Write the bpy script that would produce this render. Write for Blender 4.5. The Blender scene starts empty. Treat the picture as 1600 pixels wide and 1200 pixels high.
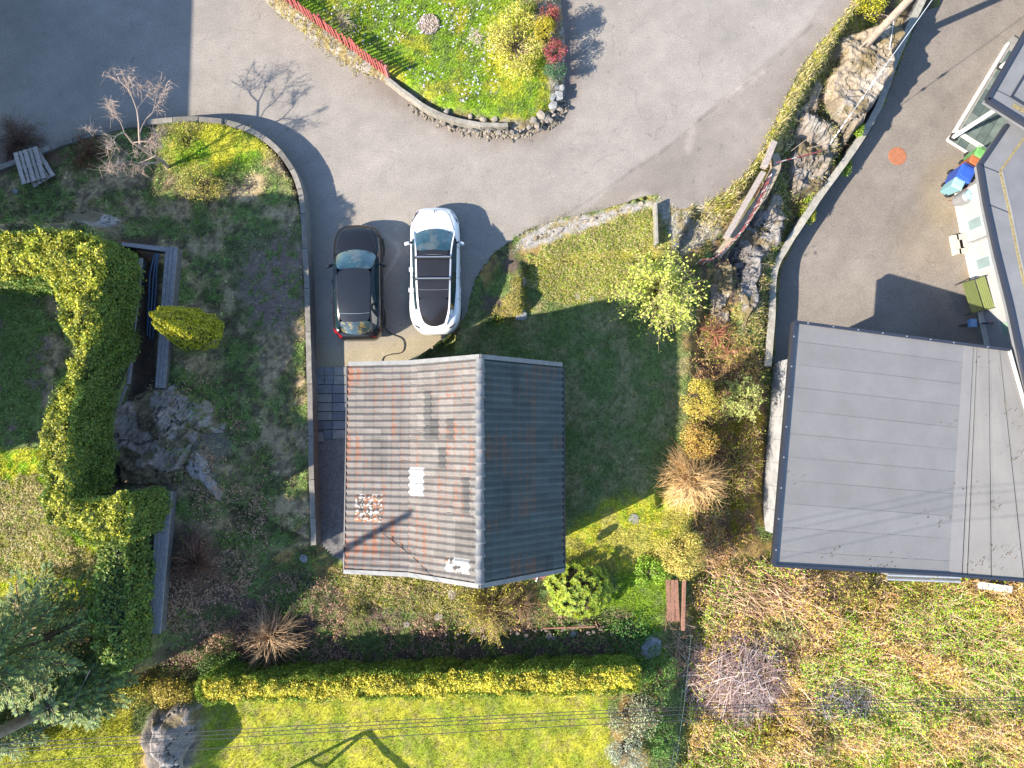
import bpy, math
import numpy as np
from mathutils import Matrix, Vector

# ------------------------------------------------------------------ camera, sky, sun, exposure
FPX, CAMH = 1110.0, 26.4            # focal length in px of a 1600 px wide frame, camera height over the road
NADX, NADY = 770.0, 680.0
_d = Vector((-(NADX-800)/FPX, (NADY-600)/FPX, 1.0)).normalized()      # world up in camera space
_x = (Vector((1, 0, 0)) - _d*_d.x).normalized()
_y = _d.cross(_x)
RM = Matrix((_x, _y, _d))           # rows: world axes in camera space => camera->world rotation
R = np.array(RM)
sc = bpy.context.scene
COL = sc.collection
cd = bpy.data.cameras.new('camera'); cam = bpy.data.objects.new('camera', cd); COL.objects.link(cam)
cd.sensor_width = 36.0; cd.lens = 36.0*FPX/1600.0; cd.clip_end = 2000; cd.clip_start = 0.1
cam.matrix_world = Matrix.Translation((0, 0, CAMH)) @ RM.to_4x4()
sc.camera = cam
SUN_AZ = math.atan2(-0.46, -1.0)  # towards the sun
SUN_EL = math.radians(33.5)
w = bpy.data.worlds.new('World'); sc.world = w; w.use_nodes = True
nt = w.node_tree; bg = nt.nodes['Background']
sky = nt.nodes.new('ShaderNodeTexSky'); sky.sky_type = 'NISHITA'; sky.sun_disc = False
sky.sun_elevation = SUN_EL; sky.sun_rotation = math.pi/2 - SUN_AZ
sky.air_density = 1.0; sky.dust_density = 0.3; sky.ozone_density = 3.0
nt.links.new(sky.outputs[0], bg.inputs[0]); bg.inputs[1].default_value = 0.138
sl = bpy.data.lights.new('sun', 'SUN'); sl.energy = 4.6; sl.angle = math.radians(0.55); sl.color = (1.0, 0.91, 0.78)
so = bpy.data.objects.new('sun', sl); COL.objects.link(so)
sdir = Vector((math.cos(SUN_AZ)*math.cos(SUN_EL), math.sin(SUN_AZ)*math.cos(SUN_EL), math.sin(SUN_EL)))
so.rotation_euler = sdir.to_track_quat('Z', 'Y').to_euler(); so.location = sdir*60
sc.view_settings.view_transform = 'Standard'; sc.view_settings.look = 'None'
sc.view_settings.gamma = 1; sc.view_settings.exposure = 1.53
try: sc.view_settings.use_curve_mapping = False
except Exception: pass
sc.cycles.max_bounces = 5; sc.cycles.transparent_max_bounces = 6

rng = np.random.default_rng(11)

# ------------------------------------------------------------------ helpers: measuring
def P(px, py, z=0.0):
    """world x,y of the place seen at photo pixel (px,py) if it lies at height z"""
    c = np.array([(px-800)/FPX, -(py-600)/FPX, -1.0]); dd = R @ c
    t = (z-CAMH)/dd[2]; return np.array([dd[0]*t, dd[1]*t])
def P3(px, py, z=0.0):
    a = P(px, py, z); return np.array([a[0], a[1], z])
def PX(x, y, z):
    """photo pixel of world points (arrays)"""
    q = np.stack([x, y, np.asarray(z)+0*x-CAMH], -1) @ R
    return 800 + FPX*q[..., 0]/-q[..., 2], 600 - FPX*q[..., 1]/-q[..., 2]
def WP(poly, z=0.0): return np.array([P(a, b, z) for a, b in poly])

def sdf(poly, x, y):
    """signed distance, negative inside"""
    poly = np.asarray(poly, float); n = len(poly)
    d = np.full(x.shape, 1e18); ins = np.zeros(x.shape, bool)
    for i in range(n):
        ax, ay = poly[i]; bx, by = poly[(i+1) % n]
        ex, ey = bx-ax, by-ay; L = ex*ex+ey*ey+1e-12
        t = np.clip(((x-ax)*ex+(y-ay)*ey)/L, 0, 1)
        d = np.minimum(d, (x-ax-t*ex)**2+(y-ay-t*ey)**2)
        c = (ay > y) != (by > y)
        xi = ax + (y-ay)/(ey if abs(ey) > 1e-12 else 1e-12)*ex
        ins ^= c & (x < xi)
    d = np.sqrt(d); return np.where(ins, -d, d)
def sstep(a, b, x):
    t = np.clip((x-a)/(b-a), 0, 1); return t*t*(3-2*t)
def hash2(ix, iy, s):
    h = (ix.astype(np.int64)*374761393 + iy.astype(np.int64)*668265263 + s*1442695041) & 0xffffffff
    h = ((h ^ (h >> 13))*1274126177) & 0xffffffff
    return ((h ^ (h >> 16)) & 0xffff)/65535.0
def vnoise(x, y, s=0):
    ix = np.floor(x); iy = np.floor(y); fx = x-ix; fy = y-iy
    fx = fx*fx*(3-2*fx); fy = fy*fy*(3-2*fy)
    a = hash2(ix, iy, s); b = hash2(ix+1, iy, s); c = hash2(ix, iy+1, s); d = hash2(ix+1, iy+1, s)
    return (a*(1-fx)+b*fx)*(1-fy)+(c*(1-fx)+d*fx)*fy
def fbm(x, y, s=0, o=4):
    r = 0; a = .5; t = 0
    for k in range(o):
        r = r+a*vnoise(x*2**k+17*k, y*2**k-9*k, s+k); t += a; a *= .55
    return r/t

# ------------------------------------------------------------------ helpers: meshes and objects
class MB:
    """collects vertices and faces; build() links them as one mesh object"""
    def __init__(s): s.V = []; s.F = {3: [], 4: []}; s.n = 0; s.C = []; s.M = {3: [], 4: []}; s.N = []
    def add(s, V, F, col=None, mi=0):
        V = np.asarray(V, float).reshape(-1, 3); F = np.asarray(F, int); k = F.shape[1]
        if k > 4:
            for f in F:
                for i in range(1, k-1): s.F[3].append(np.array([[f[0], f[i], f[i+1]]])+s.n); s.M[3].append(np.array([mi]))
        else: s.F[k].append(F+s.n); s.M[k].append(np.full(len(F), mi))
        s.V.append(V); s.n += len(V)
        if col is None: col = (1, 1, 1)
        s.C.append(np.broadcast_to(np.asarray(col, float), (len(V), 3))); return s
    def box(s, c, size, rz=0, col=None, mi=0, taper=1.0, rx=0, ry=0):
        a, b, h = np.array(size)/2
        v = np.array([[-a, -b, -h], [a, -b, -h], [a, b, -h], [-a, b, -h], [-a*taper, -b*taper, h], [a*taper, -b*taper, h], [a*taper, b*taper, h], [-a*taper, b*taper, h]])
        m = np.array((Matrix.Rotation(rz, 3, 'Z') @ Matrix.Rotation(ry, 3, 'Y') @ Matrix.Rotation(rx, 3, 'X')))
        return s.add(v @ m.T+np.array(c), [[0, 3, 2, 1], [4, 5, 6, 7], [0, 1, 5, 4], [1, 2, 6, 5], [2, 3, 7, 6], [3, 0, 4, 7]], col, mi)
    def tube(s, pts, r, k=8, col=None, cap=True, mi=0):
        pts = np.asarray(pts, float); n = len(pts); r = np.broadcast_to(np.asarray(r, float), (n,))
        t = np.gradient(pts, axis=0); t /= np.linalg.norm(t, axis=1, keepdims=True)+1e-9
        ref = np.array([0, 0, 1.0]) if abs(t[:, 2]).mean() < .8 else np.array([1.0, 0, 0])
        u = np.cross(t, ref); u /= np.linalg.norm(u, axis=1, keepdims=True)+1e-9; v = np.cross(t, u)
        a = np.arange(k)*2*math.pi/k
        V = pts[:, None]+r[:, None, None]*(u[:, None]*np.cos(a)[None, :, None]+v[:, None]*np.sin(a)[None, :, None])
        i = np.arange(n-1)[:, None]*k; j = np.arange(k)[None]
        F = np.stack([i+j, i+(j+1) % k, i+k+(j+1) % k, i+k+j], -1).reshape(-1, 4)
        s.add(V.reshape(-1, 3), F, col, mi)
        if cap:
            for e in (0, n-1):
                s.add(V[e], [list(range(k))] if e else [list(range(k))[::-1]], col, mi)
        return s
    def lathe(s, prof, c=(0, 0, 0), k=20, col=None, mi=0, sx=1, sy=1):
        prof = np.asarray(prof, float); a = np.arange(k)*2*math.pi/k; n = len(prof)
        V = np.stack([prof[:, 0][:, None]*np.cos(a)*sx, prof[:, 0][:, None]*np.sin(a)*sy, np.repeat(prof[:, 1][:, None], k, 1)], -1)+np.array(c)
        i = np.arange(n-1)[:, None]*k; j = np.arange(k)[None]
        F = np.stack([i+j, i+(j+1) % k, i+k+(j+1) % k, i+k+j], -1).reshape(-1, 4)
        s.add(V.reshape(-1, 3), F, col, mi)
        s.add(V[-1], [list(range(k))], col, mi); s.add(V[0], [list(range(k))[::-1]], col, mi); return s
    def prism(s, poly, z0, z1, col=None, mi=0):
        """vertical prism over polygon (world xy); z may be arrays per vertex; triangulated through mathutils"""
        from mathutils.geometry import tessellate_polygon
        poly = np.asarray(poly, float); n = len(poly)
        A = 0.5*np.sum(poly[:, 0]*np.roll(poly[:, 1], -1)-np.roll(poly[:, 0], -1)*poly[:, 1])
        if A < 0:
            poly = poly[::-1]
            if np.ndim(z0): z0 = np.asarray(z0)[::-1]
            if np.ndim(z1): z1 = np.asarray(z1)[::-1]
        b = np.c_[poly, np.broadcast_to(z0, (n,))]; t = np.c_[poly, np.broadcast_to(z1, (n,))]
        tri = np.array(tessellate_polygon([[Vector((p[0], p[1], 0)) for p in poly]]))
        q = poly[tri]; ar = (q[:, 1, 0]-q[:, 0, 0])*(q[:, 2, 1]-q[:, 0, 1])-(q[:, 1, 1]-q[:, 0, 1])*(q[:, 2, 0]-q[:, 0, 0])
        tri[ar < 0] = tri[ar < 0][:, ::-1]
        V = np.r_[b, t]; j = np.arange(n)
        s.add(V, np.r_[tri+n, tri[:, ::-1]], col, mi)
        s.add(V, np.stack([j, (j+1) % n, (j+1) % n+n, j+n], -1), col, mi); return s
    def build(s, name, mat=None, parent=None, smooth=False, loc=None, rz=0, kind=None, label=None, bevel=0, subsurf=0, mats=None):
        V = np.concatenate(s.V) if s.V else np.zeros((0, 3))
        F3 = np.concatenate(s.F[3]) if s.F[3] else np.zeros((0, 3), int); F4 = np.concatenate(s.F[4]) if s.F[4] else np.zeros((0, 4), int)
        me = mesh_from(name, V, F3, F4, np.concatenate(s.C))
        if mats:
            for m in mats: me.materials.append(m)
            mi = np.concatenate([np.concatenate(s.M[3]) if s.M[3] else np.zeros(0, int), np.concatenate(s.M[4]) if s.M[4] else np.zeros(0, int)])
            me.polygons.foreach_set('material_index', mi.astype(np.int32))
        elif mat: me.materials.append(mat)
        me.polygons.foreach_set('use_smooth', np.full(len(me.polygons), bool(smooth)))
        if s.N:
            try: me.normals_split_custom_set_from_vertices(np.concatenate(s.N).tolist())
            except Exception as e: print(e)
        o = bpy.data.objects.new(name, me); COL.objects.link(o)
        if parent: o.parent = parent
        if loc is not None: o.location = loc
        if rz: o.rotation_euler = (0, 0, rz)
        if kind: o['kind'] = kind
        if label: o['label'] = label
        if bevel:
            b = o.modifiers.new('bevel', 'BEVEL'); b.width = bevel; b.segments = 2; b.limit_method = 'ANGLE'
        if subsurf:
            b = o.modifiers.new('sub', 'SUBSURF'); b.levels = b.render_levels = subsurf
        return o
def mesh_from(name, V, F3, F4, C=None):
    me = bpy.data.meshes.new(name)
    n3, n4 = len(F3), len(F4); me.vertices.add(len(V)); me.vertices.foreach_set('co', np.asarray(V, np.float32).ravel())
    me.loops.add(3*n3+4*n4); me.polygons.add(n3+n4)
    me.loops.foreach_set('vertex_index', np.concatenate([np.asarray(F3).ravel(), np.asarray(F4).ravel()]).astype(np.int32))
    me.polygons.foreach_set('loop_start', np.concatenate([np.arange(n3)*3, 3*n3+np.arange(n4)*4]).astype(np.int32))
    if C is not None:
        a = me.color_attributes.new('Col', 'FLOAT_COLOR', 'POINT')
        a.data.foreach_set('color', np.c_[C, np.ones(len(C))].astype(np.float32).ravel())
    me.update(calc_edges=True); me.validate(); return me
def thing(name, label, cat, loc=(0, 0, 0), rz=0, group=None):
    o = bpy.data.objects.new(name, None); COL.objects.link(o); o.location = loc; o.rotation_euler = (0, 0, rz)
    o['label'] = label; o['category'] = cat
    if group: o['group'] = group
    return o
def tag(o, label, cat, group=None):
    o['label'] = label; o['category'] = cat
    if group: o['group'] = group
    return o

# ------------------------------------------------------------------ helpers: materials
def newmat(name):
    m = bpy.data.materials.new(name); m.use_nodes = True; return m, m.node_tree, m.node_tree.nodes['Principled BSDF']
def mat(name, col, rough=.7, metal=0, noise=0.0, nscale=8, bump=0.0, bscale=40, spec=None, coat=0, speck=0, col2=None, c2scale=3, c2thr=.5, c2soft=.15, vcol=False, transl=0, grime=None):
    m, t, b = newmat(name); L = t.links.new; N = t.nodes.new
    b.inputs['Roughness'].default_value = rough; b.inputs['Metallic'].default_value = metal
    if spec is not None: b.inputs['Specular IOR Level'].default_value = spec
    if coat: b.inputs['Coat Weight'].default_value = coat; b.inputs['Coat Roughness'].default_value = .03
    pos = N('ShaderNodeNewGeometry').outputs['Position']
    rgb = N('ShaderNodeRGB'); rgb.outputs[0].default_value = (*col, 1); cur = rgb.outputs[0]
    if vcol:
        at = N('ShaderNodeAttribute'); at.attribute_name = 'Col'
        mx = N('ShaderNodeMix'); mx.data_type = 'RGBA'; mx.blend_type = 'MULTIPLY'; mx.inputs[0].default_value = 1
        L(cur, mx.inputs[6]); L(at.outputs['Color'], mx.inputs[7]); cur = mx.outputs[2]
    def tex(scale, detail=4, rough_=.6):
        n = N('ShaderNodeTexNoise'); n.inputs['Scale'].default_value = scale; n.inputs['Detail'].default_value = detail; n.inputs['Roughness'].default_value = rough_
        L(pos, n.inputs['Vector']); return n.outputs[0]
    def ramp(src, a, b_):
        r = N('ShaderNodeMapRange'); r.inputs[1].default_value = a; r.inputs[2].default_value = b_; L(src, r.inputs[0]); return r.outputs[0]
    if col2 is not None:
        mx = N('ShaderNodeMix'); mx.data_type = 'RGBA'; L(ramp(tex(c2scale, 6, .65), c2thr-c2soft, c2thr+c2soft), mx.inputs[0])
        L(cur, mx.inputs[6]); mx.inputs[7].default_value = (*col2, 1); cur = mx.outputs[2]
    for sc_, amt in ((nscale, noise), (90, speck)):
        if amt:
            r = N('ShaderNodeMapRange'); L(tex(sc_, 5), r.inputs[0]); r.inputs[1].default_value = .3; r.inputs[2].default_value = .7
            r.inputs[3].default_value = 1-amt; r.inputs[4].default_value = 1+amt
            mx = N('ShaderNodeVectorMath'); mx.operation = 'SCALE'; L(cur, mx.inputs[0]); L(r.outputs[0], mx.inputs['Scale']); cur = mx.outputs[0]
    L(cur, b.inputs['Base Color'])
    if bump:
        bn = N('ShaderNodeBump'); bn.inputs['Strength'].default_value = 1; bn.inputs['Distance'].default_value = bump
        L(tex(bscale, 4), bn.inputs['Height']); L(bn.outputs[0], b.inputs['Normal'])
    if transl:
        tr = N('ShaderNodeBsdfTranslucent'); L(cur, tr.inputs[0]); ms = N('ShaderNodeMixShader'); ms.inputs[0].default_value = transl
        L(b.outputs[0], ms.inputs[1]); L(tr.outputs[0], ms.inputs[2]); L(ms.outputs[0], t.nodes['Material Output'].inputs[0])
    return m
leaf_mat = mat('leaf', (1, 1, 1), .55, vcol=True, transl=.3)
twig_mat = mat('twig', (1, 1, 1), .8, vcol=True, noise=.15)
grass_mat = mat('grass_blade', (1, 1, 1), .7, vcol=True, transl=.25)
wood_grey = mat('weathered_wood', (.24, .21, .19), .85, noise=.3, nscale=14, bump=.004, bscale=60, vcol=True)
concrete = mat('old_concrete', (.23, .22, .20), .9, noise=.25, nscale=5, bump=.006, bscale=50, speck=.15, vcol=True)
rock_mat = mat('rock', (.19, .18, .17), .88, noise=.35, nscale=3.5, bump=.03, bscale=9, speck=.25, col2=(.14, .13, .06), c2scale=1.6, c2thr=.6, c2soft=.08, vcol=True)
white_paint = mat('white_paint', (.55, .54, .50), .55, noise=.06, nscale=6)
dark_metal = mat('dark_metal', (.035, .035, .04), .45, metal=.3)
grey_metal = mat('grey_metal', (.33, .34, .35), .45, metal=.6, noise=.1)
black_rubber = mat('black_rubber', (.015, .015, .016), .85)

# ------------------------------------------------------------------ terrain heights
ROAD = [(-400, -300), (1500, -300), (1345, -20), (1318, 25), (1285, 62), (1255, 100), (1232, 145), (1212, 185), (1198, 222), (1172, 262), (1142, 292), (1112, 312), (1088, 322), (1062, 326),
        (1045, 318), (1030, 304), (1008, 306), (985, 314), (950, 325), (915, 333), (880, 339), (850, 350), (820, 361), (806, 370), (793, 380), (775, 392), (757, 412), (744, 432), (735, 458), (729, 490), (715, 512), (690, 530), (660, 552), (620, 590),
        (545, 592), (487, 592), (488, 500), (485, 420), (479, 345), (464, 290), (434, 240), (395, 207), (350, 193), (290, 190), (230, 194), (150, 212), (60, 242), (-20, 275), (-400, 420)]
ISLAND = [(350, -300), (400, -5), (440, 30), (495, 72), (548, 108), (598, 130), (632, 146), (668, 172), (712, 191), (760, 203), (815, 206), (850, 196), (875, 172), (886, 130), (886, 60), (880, 0), (870, -300)]
LOWROAD = [(1206, 590), (1208, 500), (1214, 425), (1258, 345), (1290, 298), (1330, 245), (1362, 195), (1388, 140), (1410, 80), (1448, 0), (1530, -300), (2100, -300), (2100, 700), (1206, 700)]
YARD = [(-20, 262), (60, 236), (150, 207), (230, 190), (290, 186), (350, 189), (395, 203), (437, 238), (468, 290), (482, 345), (486, 420), (488, 500), (490, 592), (492, 852), (440, 862), (380, 900), (300, 960), (270, 1040), (150, 1040), (-400, 1040), (-400, 400)]
YARD_HI = [p for p in YARD if p[1] < 856]+[(440, 850), (380, 840), (-400, 840), (-400, 400)]
TERR = [(-500, 345), (0, 340), (130, 335), (185, 375), (212, 400), (212, 470), (205, 530), (200, 600), (165, 690), (148, 760), (180, 765), (238, 770), (240, 860), (236, 1000), (225, 1060), (140, 1100), (40, 1120), (-500, 1160)]
gx = np.concatenate([-np.geomspace(160, 25, 26)[:-1], np.arange(-24, 24.01, .1), np.geomspace(25, 160, 26)[1:]])
gy = np.concatenate([-np.geomspace(160, 19, 26)[:-1], np.arange(-18, 18.01, .1), np.geomspace(19, 160, 26)[1:]])
def height(x, y, detail=True):
    h = np.full(x.shape, -.62)
    def lay(h, poly, z, w_, off=0.0):
        m = 1-sstep(-w_+off, off, sdf(poly, x, y)); return h*(1-m)+z*m
    # slope south of the garage and bottom lawn
    h = lay(h, WP([(200, 1040), (1040, 1040), (1040, 1700), (-900, 1700), (-900, 1150)], -.6), -.55, .8, .3)
    h = lay(h, WP([(470, 840), (900, 880), (900, 960), (470, 960)], 0), -.3, 1.2, .8)
    # scrub on the right, lower
    h = lay(h, WP([(1085, 880), (1250, 830), (2100, 860), (2100, 1700), (1060, 1700), (1060, 1000)], -1.5), -1.5+.25*fbm(x*.4, y*.4, 5), 1.6, .9)
    h = lay(h, WP([(1150, 560), (1190, 300), (1250, 180), (1290, 60), (1400, -40), (1500, -300), (2100, -300), (2100, 900), (1190, 860), (1130, 830)], -1.5), -2.1, 2.6, .6)
    h = lay(h, WP([(1078, 450), (1120, 430), (1200, 520), (1200, 840), (1120, 860), (1085, 740), (1076, 600)], -1.3), -1.45, 1.1, .3)
    # grassy bank by the parked cars
    h = lay(h, WP([(700, 590), (728, 400), (800, 350), (1040, 300), (1100, 300), (1060, 392), (900, 400), (818, 412), (819, 487), (775, 492), (740, 520)], -.05), -.04, .22, .05)
    h = lay(h, WP([(1040, 318), (1110, 318), (1150, 300), (1200, 225), (1240, 160), (1300, 60), (1340, 0), (1500, -300), (1380, -300), (1320, 0), (1200, 180), (1100, 260), (1040, 290)], 0), -.03, .25, .3)
    h = lay(h, WP([(-400, 780), (440, 780), (462, 850), (430, 920), (300, 1000), (-400, 1040)], .5), .60, 2.6, 1.2)
    h = lay(h, WP(YARD_HI, .6), .62, .12, .02)
    h = lay(h, WP([(-20, 330), (180, 330), (300, 420), (330, 600), (380, 750), (330, 900), (270, 1040), (-400, 1040)], 1.2), 1.15+.35*fbm(x*.8, y*.8, 3), 1.3, .3)
    h = lay(h, WP(TERR, 2.0), 2.0, .35, .05)
    h = lay(h, WP([(-500, 1150), (50, 1125), (200, 1110), (300, 1110), (300, 1700), (-900, 1700)], .6), .35, 2.0, .8)
    rd = sdf(WP(ROAD), x, y)
    h = np.where(rd < 0, -.05+0*h, h)
    h = lay(h, WP(ISLAND), .42, .5, .0)
    lr = sdf(WP(LOWROAD, -2.4), x, y); h = np.where(lr < 0, -2.46, h)
    # inner path beside the garage
    pp = sdf(WP([(492, 570), (660, 560), (830, 590), (835, 860), (560, 870), (492, 850)], 0), x, y); h = np.where(pp < 0, -.05, h)
    if detail:
        rough = np.clip(np.minimum(rd, np.minimum(lr, pp))/.4, 0, 1)
        isl = sdf(WP(ISLAND), x, y); rough = np.where(isl < -.3, .5, rough)
        h = h+rough*((fbm(x*.7, y*.7, 21)-.5)*.22+(fbm(x*3, y*3, 22, 3)-.5)*.10)
    return h
GX, GY = np.meshgrid(gx, gy)
GZ = height(GX, GY)
# rock outcrop in the gully between the two roads: layered, part of the terrain skin
def rockmask(x, y, polys, z, soft=.35):
    m = 0
    for p in polys: m = np.maximum(m, 1-sstep(-soft, .1, sdf(WP(p, z), x, y)+(fbm(x*2, y*2, 40)-.5)*.5))
    return m
ROCK_HI = [(1300, 62), (1345, 40), (1400, 20), (1425, 15), (1418, 60), (1400, 110), (1385, 150), (1345, 205), (1330, 225), (1318, 200), (1300, 180), (1285, 130), (1308, 95)]
ROCK_MID = [(1235, 190), (1262, 175), (1290, 180), (1320, 225), (1305, 280), (1285, 300), (1240, 305), (1222, 280), (1228, 240)]
ROCK_LOW = [(1160, 340), (1200, 325), (1235, 330), (1222, 380), (1190, 410), (1190, 480), (1160, 520), (1140, 450), (1130, 400)]
sx_, sy_ = GX*.94+GY*.34, -GX*.34+GY*.94     # strata axis
def strata(x, y):
    u = (x*.35+y*.94); v = (x*.94-y*.35)
    n = fbm(u*1.6+.6*fbm(v*.9, u*.9, 3), v*.35, 51, 4)
    q = n*7; fq = q-np.floor(q)
    return (np.floor(q)+np.clip(fq*3, 0, 1))/7 - .5
mh = rockmask(GX, GY, [ROCK_HI], -.7); GZ = GZ*(1-mh)+mh*(-.75+.75*strata(GX, GY)+.12*fbm(GX*5, GY*5, 8))
mm = rockmask(GX, GY, [ROCK_MID], -1.3); GZ = GZ*(1-mm)+mm*(-1.25+1.2*strata(GX+5, GY))
ml = rockmask(GX, GY, [ROCK_LOW], -1.3); GZ = GZ*(1-ml)+ml*(-1.2+1.2*strata(GX, GY+9))
ROCK_L = [[(195, 640), (230, 600), (280, 600), (325, 640), (355, 690), (352, 780), (330, 770), (310, 720), (280, 740), (260, 765), (190, 765), (175, 700)]]
mrl = rockmask(GX, GY, ROCK_L, 1.3); GZ = GZ+mrl*(.55*strata(GX-3, GY*1.2)+.1*fbm(GX*4, GY*4, 9))
ROCK_T = [[(70, 320), (150, 318), (190, 345), (185, 385), (120, 350)]]
mrt = rockmask(GX, GY, ROCK_T, 1.3); GZ = GZ+mrt*(.4*strata(GX, GY))
ROCK_B = [[(225, 1110), (300, 1100), (312, 1130), (300, 1210), (240, 1230), (215, 1160)]]
mrb = rockmask(GX, GY, ROCK_B, .6); GZ = GZ+mrb*(.45+.5*strata(GX, GY))
def hz(x, y):
    x = np.asarray(x, float); y = np.asarray(y, float)
    i = np.clip(np.searchsorted(gx, x)-1, 0, len(gx)-2); j = np.clip(np.searchsorted(gy, y)-1, 0, len(gy)-2)
    fx = (x-gx[i])/(gx[i+1]-gx[i]); fy = (y-gy[j])/(gy[j+1]-gy[j])
    return (GZ[j, i]*(1-fx)+GZ[j, i+1]*fx)*(1-fy)+(GZ[j+1, i]*(1-fx)+GZ[j+1, i+1]*fx)*fy
def G(px, py, z0=0.0):
    """ground point seen at a photo pixel"""
    z = z0
    for _ in range(12):
        p = P(px, py, z); z = .5*z+.5*float(hz(p[0], p[1]))
    p = P(px, py, z); return np.array([p[0], p[1], z])

# ------------------------------------------------------------------ ground colours (what grows or lies there)
def blob(px, py, cx, cy, rx, ry=None, soft=.5):
    ry = ry or rx; d = np.hypot((px-cx)/rx, (py-cy)/ry); return 1-sstep(1-soft, 1+soft*.4, d)
def pmask(px, py, poly, soft=8): return 1-sstep(-soft, soft, sdf(poly, px, py))
GREEN = np.array([.115, .155, .042]); FRESH = np.array([.150, .235, .008]); YEL = np.array([.30, .285, .02]); DRY = np.array([.22, .17, .07])
DIRT = np.array([.065, .045, .032]); LEAF = np.array([.10, .055, .03]); ROCKC = np.array([.20, .19, .18]); MOSS = np.array([.20, .17, .015]); PURP = np.array([.15, .105, .082]); GRAV = np.array([.22, .20, .18]); OCH = np.array([.29, .19, .055])
def ground_col(x, y, z):
    px, py = PX(x, y, z)
    jx = px+(fbm(x*1.2, y*1.2, 60)-.5)*50; jy = py+(fbm(x*1.2+9, y*1.2, 61)-.5)*50
    n1 = fbm(x*1.6, y*1.6, 31)[..., None]; n2 = fbm(x*5, y*5, 33)[..., None]; n3 = fbm(x*.5, y*.5, 35)[..., None]; n4 = fbm(x*12, y*12, 37, 2)[..., None]
    def mixc(a, b, t): return a*(1-t)+b*t
    def sh(n, a, w_=.08): return sstep(a-w_, a+w_, n)
    c = mixc(GREEN, OCH*.8, sh(n1, .52))                                  # general
    c = mixc(c, DIRT, sh(n2, .62)*.7)
    def put(c, m, col): m = np.asarray(m)[..., None]; return c*(1-m)+col*m
    lawn = mixc(mixc(GREEN*1.0, np.array([.24, .20, .10]), sh(n1, .50, .16)*.8), GREEN*.75, sh(n2, .56)*.6)
    c = put(c, pmask(jx, jy, [(690, 500), (830, 400), (1050, 380), (1075, 600), (1050, 760), (1050, 900), (870, 900), (600, 580)], 10), lawn)
    sunl = mixc(mixc(FRESH, YEL*1.1, sh(n2, .42)), DRY*1.2, sh(n1, .5)*.7)
    c = put(c, pmask(jx, jy, [(822, 400), (860, 345), (1010, 318), (1030, 330), (1035, 450), (860, 470)], 10), mixc(sunl, DRY*1.3, .45))
    c = put(c, pmask(jx, jy, [(770, 492), (820, 420), (820, 488)], 5), mixc(MOSS*1.2, DRY*1.1, sh(n2, .5)))
    c = put(c, pmask(jx, jy, [(740, 470), (800, 385), (815, 420), (768, 500)], 8), mixc(DIRT*1.4, GREEN, sh(n1, .5)))
    c = put(c, pmask(px+6*(n2[..., 0]-.5)*4, py+6*(n1[..., 0]-.5)*6, [(800, 395), (815, 365), (880, 340), (1030, 305), (1115, 318), (1110, 385), (1055, 388), (1035, 345), (1015, 318), (925, 358), (850, 385), (812, 392)], 5), mixc(GRAV*1.35, DRY, sh(n2, .6)))
    c = put(c, pmask(jx, jy, [(880, 830), (1050, 750), (1080, 800), (1040, 900), (940, 900), (880, 880)], 14), mixc(sunl, YEL, .35))
    c = put(c, pmask(jx, jy, [(930, 900), (1040, 880), (1045, 1050), (960, 1050), (920, 1000)], 12), mixc(FRESH*.8, GREEN, sh(n1, .5)))
    yard = mixc(mixc(GREEN*1.12, np.array([.30, .225, .12]), sh(n1, .50, .14)), DIRT, sh(n2, .56)*.7)
    c = put(c, pmask(px, py, YARD, 3), yard)
    c = put(c, blob(jx, jy, 430, 440, 65, 90), mixc(PURP, GREEN, sh(n2, .62)))
    c = put(c, blob(jx, jy, 340, 230, 100, 50), mixc(FRESH, YEL*1.1, sh(n1, .5)))
    c = put(c, blob(jx, jy, 60, 225, 90, 45), mixc(LEAF*.9, GREEN, sh(n1, .55)))
    c = put(c, blob(jx, jy, 130, 240, 50, 30), mixc(LEAF*1.2, GREEN, sh(n2, .5)))
    c = put(c, pmask(jx, jy, [(240, 880), (400, 880), (500, 900), (700, 960), (960, 960), (980, 1040), (240, 1060)], 20), mixc(mixc(DIRT*1.1, GREEN*.8, sh(n1, .5)), LEAF, sh(n2, .6)*.5))
    c = put(c, blob(jx, jy, 290, 890, 70, 90), mixc(DIRT, LEAF, .5))
    c = put(c, pmask(jx, jy, [(520, 895), (720, 905), (700, 960), (560, 950)], 12), mixc(YEL*.9, DRY, sh(n1, .5)))
    c = put(c, pmask(px, py, [(180, 370), (250, 370), (245, 620), (190, 770), (150, 770), (200, 600)], 6), mixc(DIRT*.6, LEAF*.6, sh(n2, .5)))
    c = put(c, pmask(jx, jy, [(-300, 430), (70, 430), (75, 560), (62, 760), (-300, 760)], 8), mixc(mixc(GREEN*1.1, PURP, sh(n1, .55)), GREEN, sh(n2, .5)))
    c = put(c, pmask(jx, jy, [(-300, 735), (70, 705), (160, 860), (150, 950), (-300, 900)], 8), mixc(mixc(YEL*1.2, DRY*1.2, sh(n1, .6)), FRESH*1.3, sh(n2, .58)))
    # bottom lawns
    bl = mixc(mixc(np.array([.175, .215, .012]), YEL*1.0, sh(n1, .48, .2)), DRY, sh(n2, .62)*.5)
    c = put(c, pmask(px, py, [(300, 1080), (950, 1085), (965, 1400), (200, 1400)], 6), bl)
    c = put(c, pmask(jx, jy, [(-200, 1150), (80, 1120), (210, 1100), (230, 1400), (-300, 1400)], 8), mixc(bl, YEL, .4))
    # right scrub
    scr = mixc(mixc(OCH*1.25, FRESH*1.25, sh(n1, .50)), LEAF*1.6, sh(n2, .56)*.8)
    scr = mixc(scr, YEL*1.2, sh(n4, .6)*.5)
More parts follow.
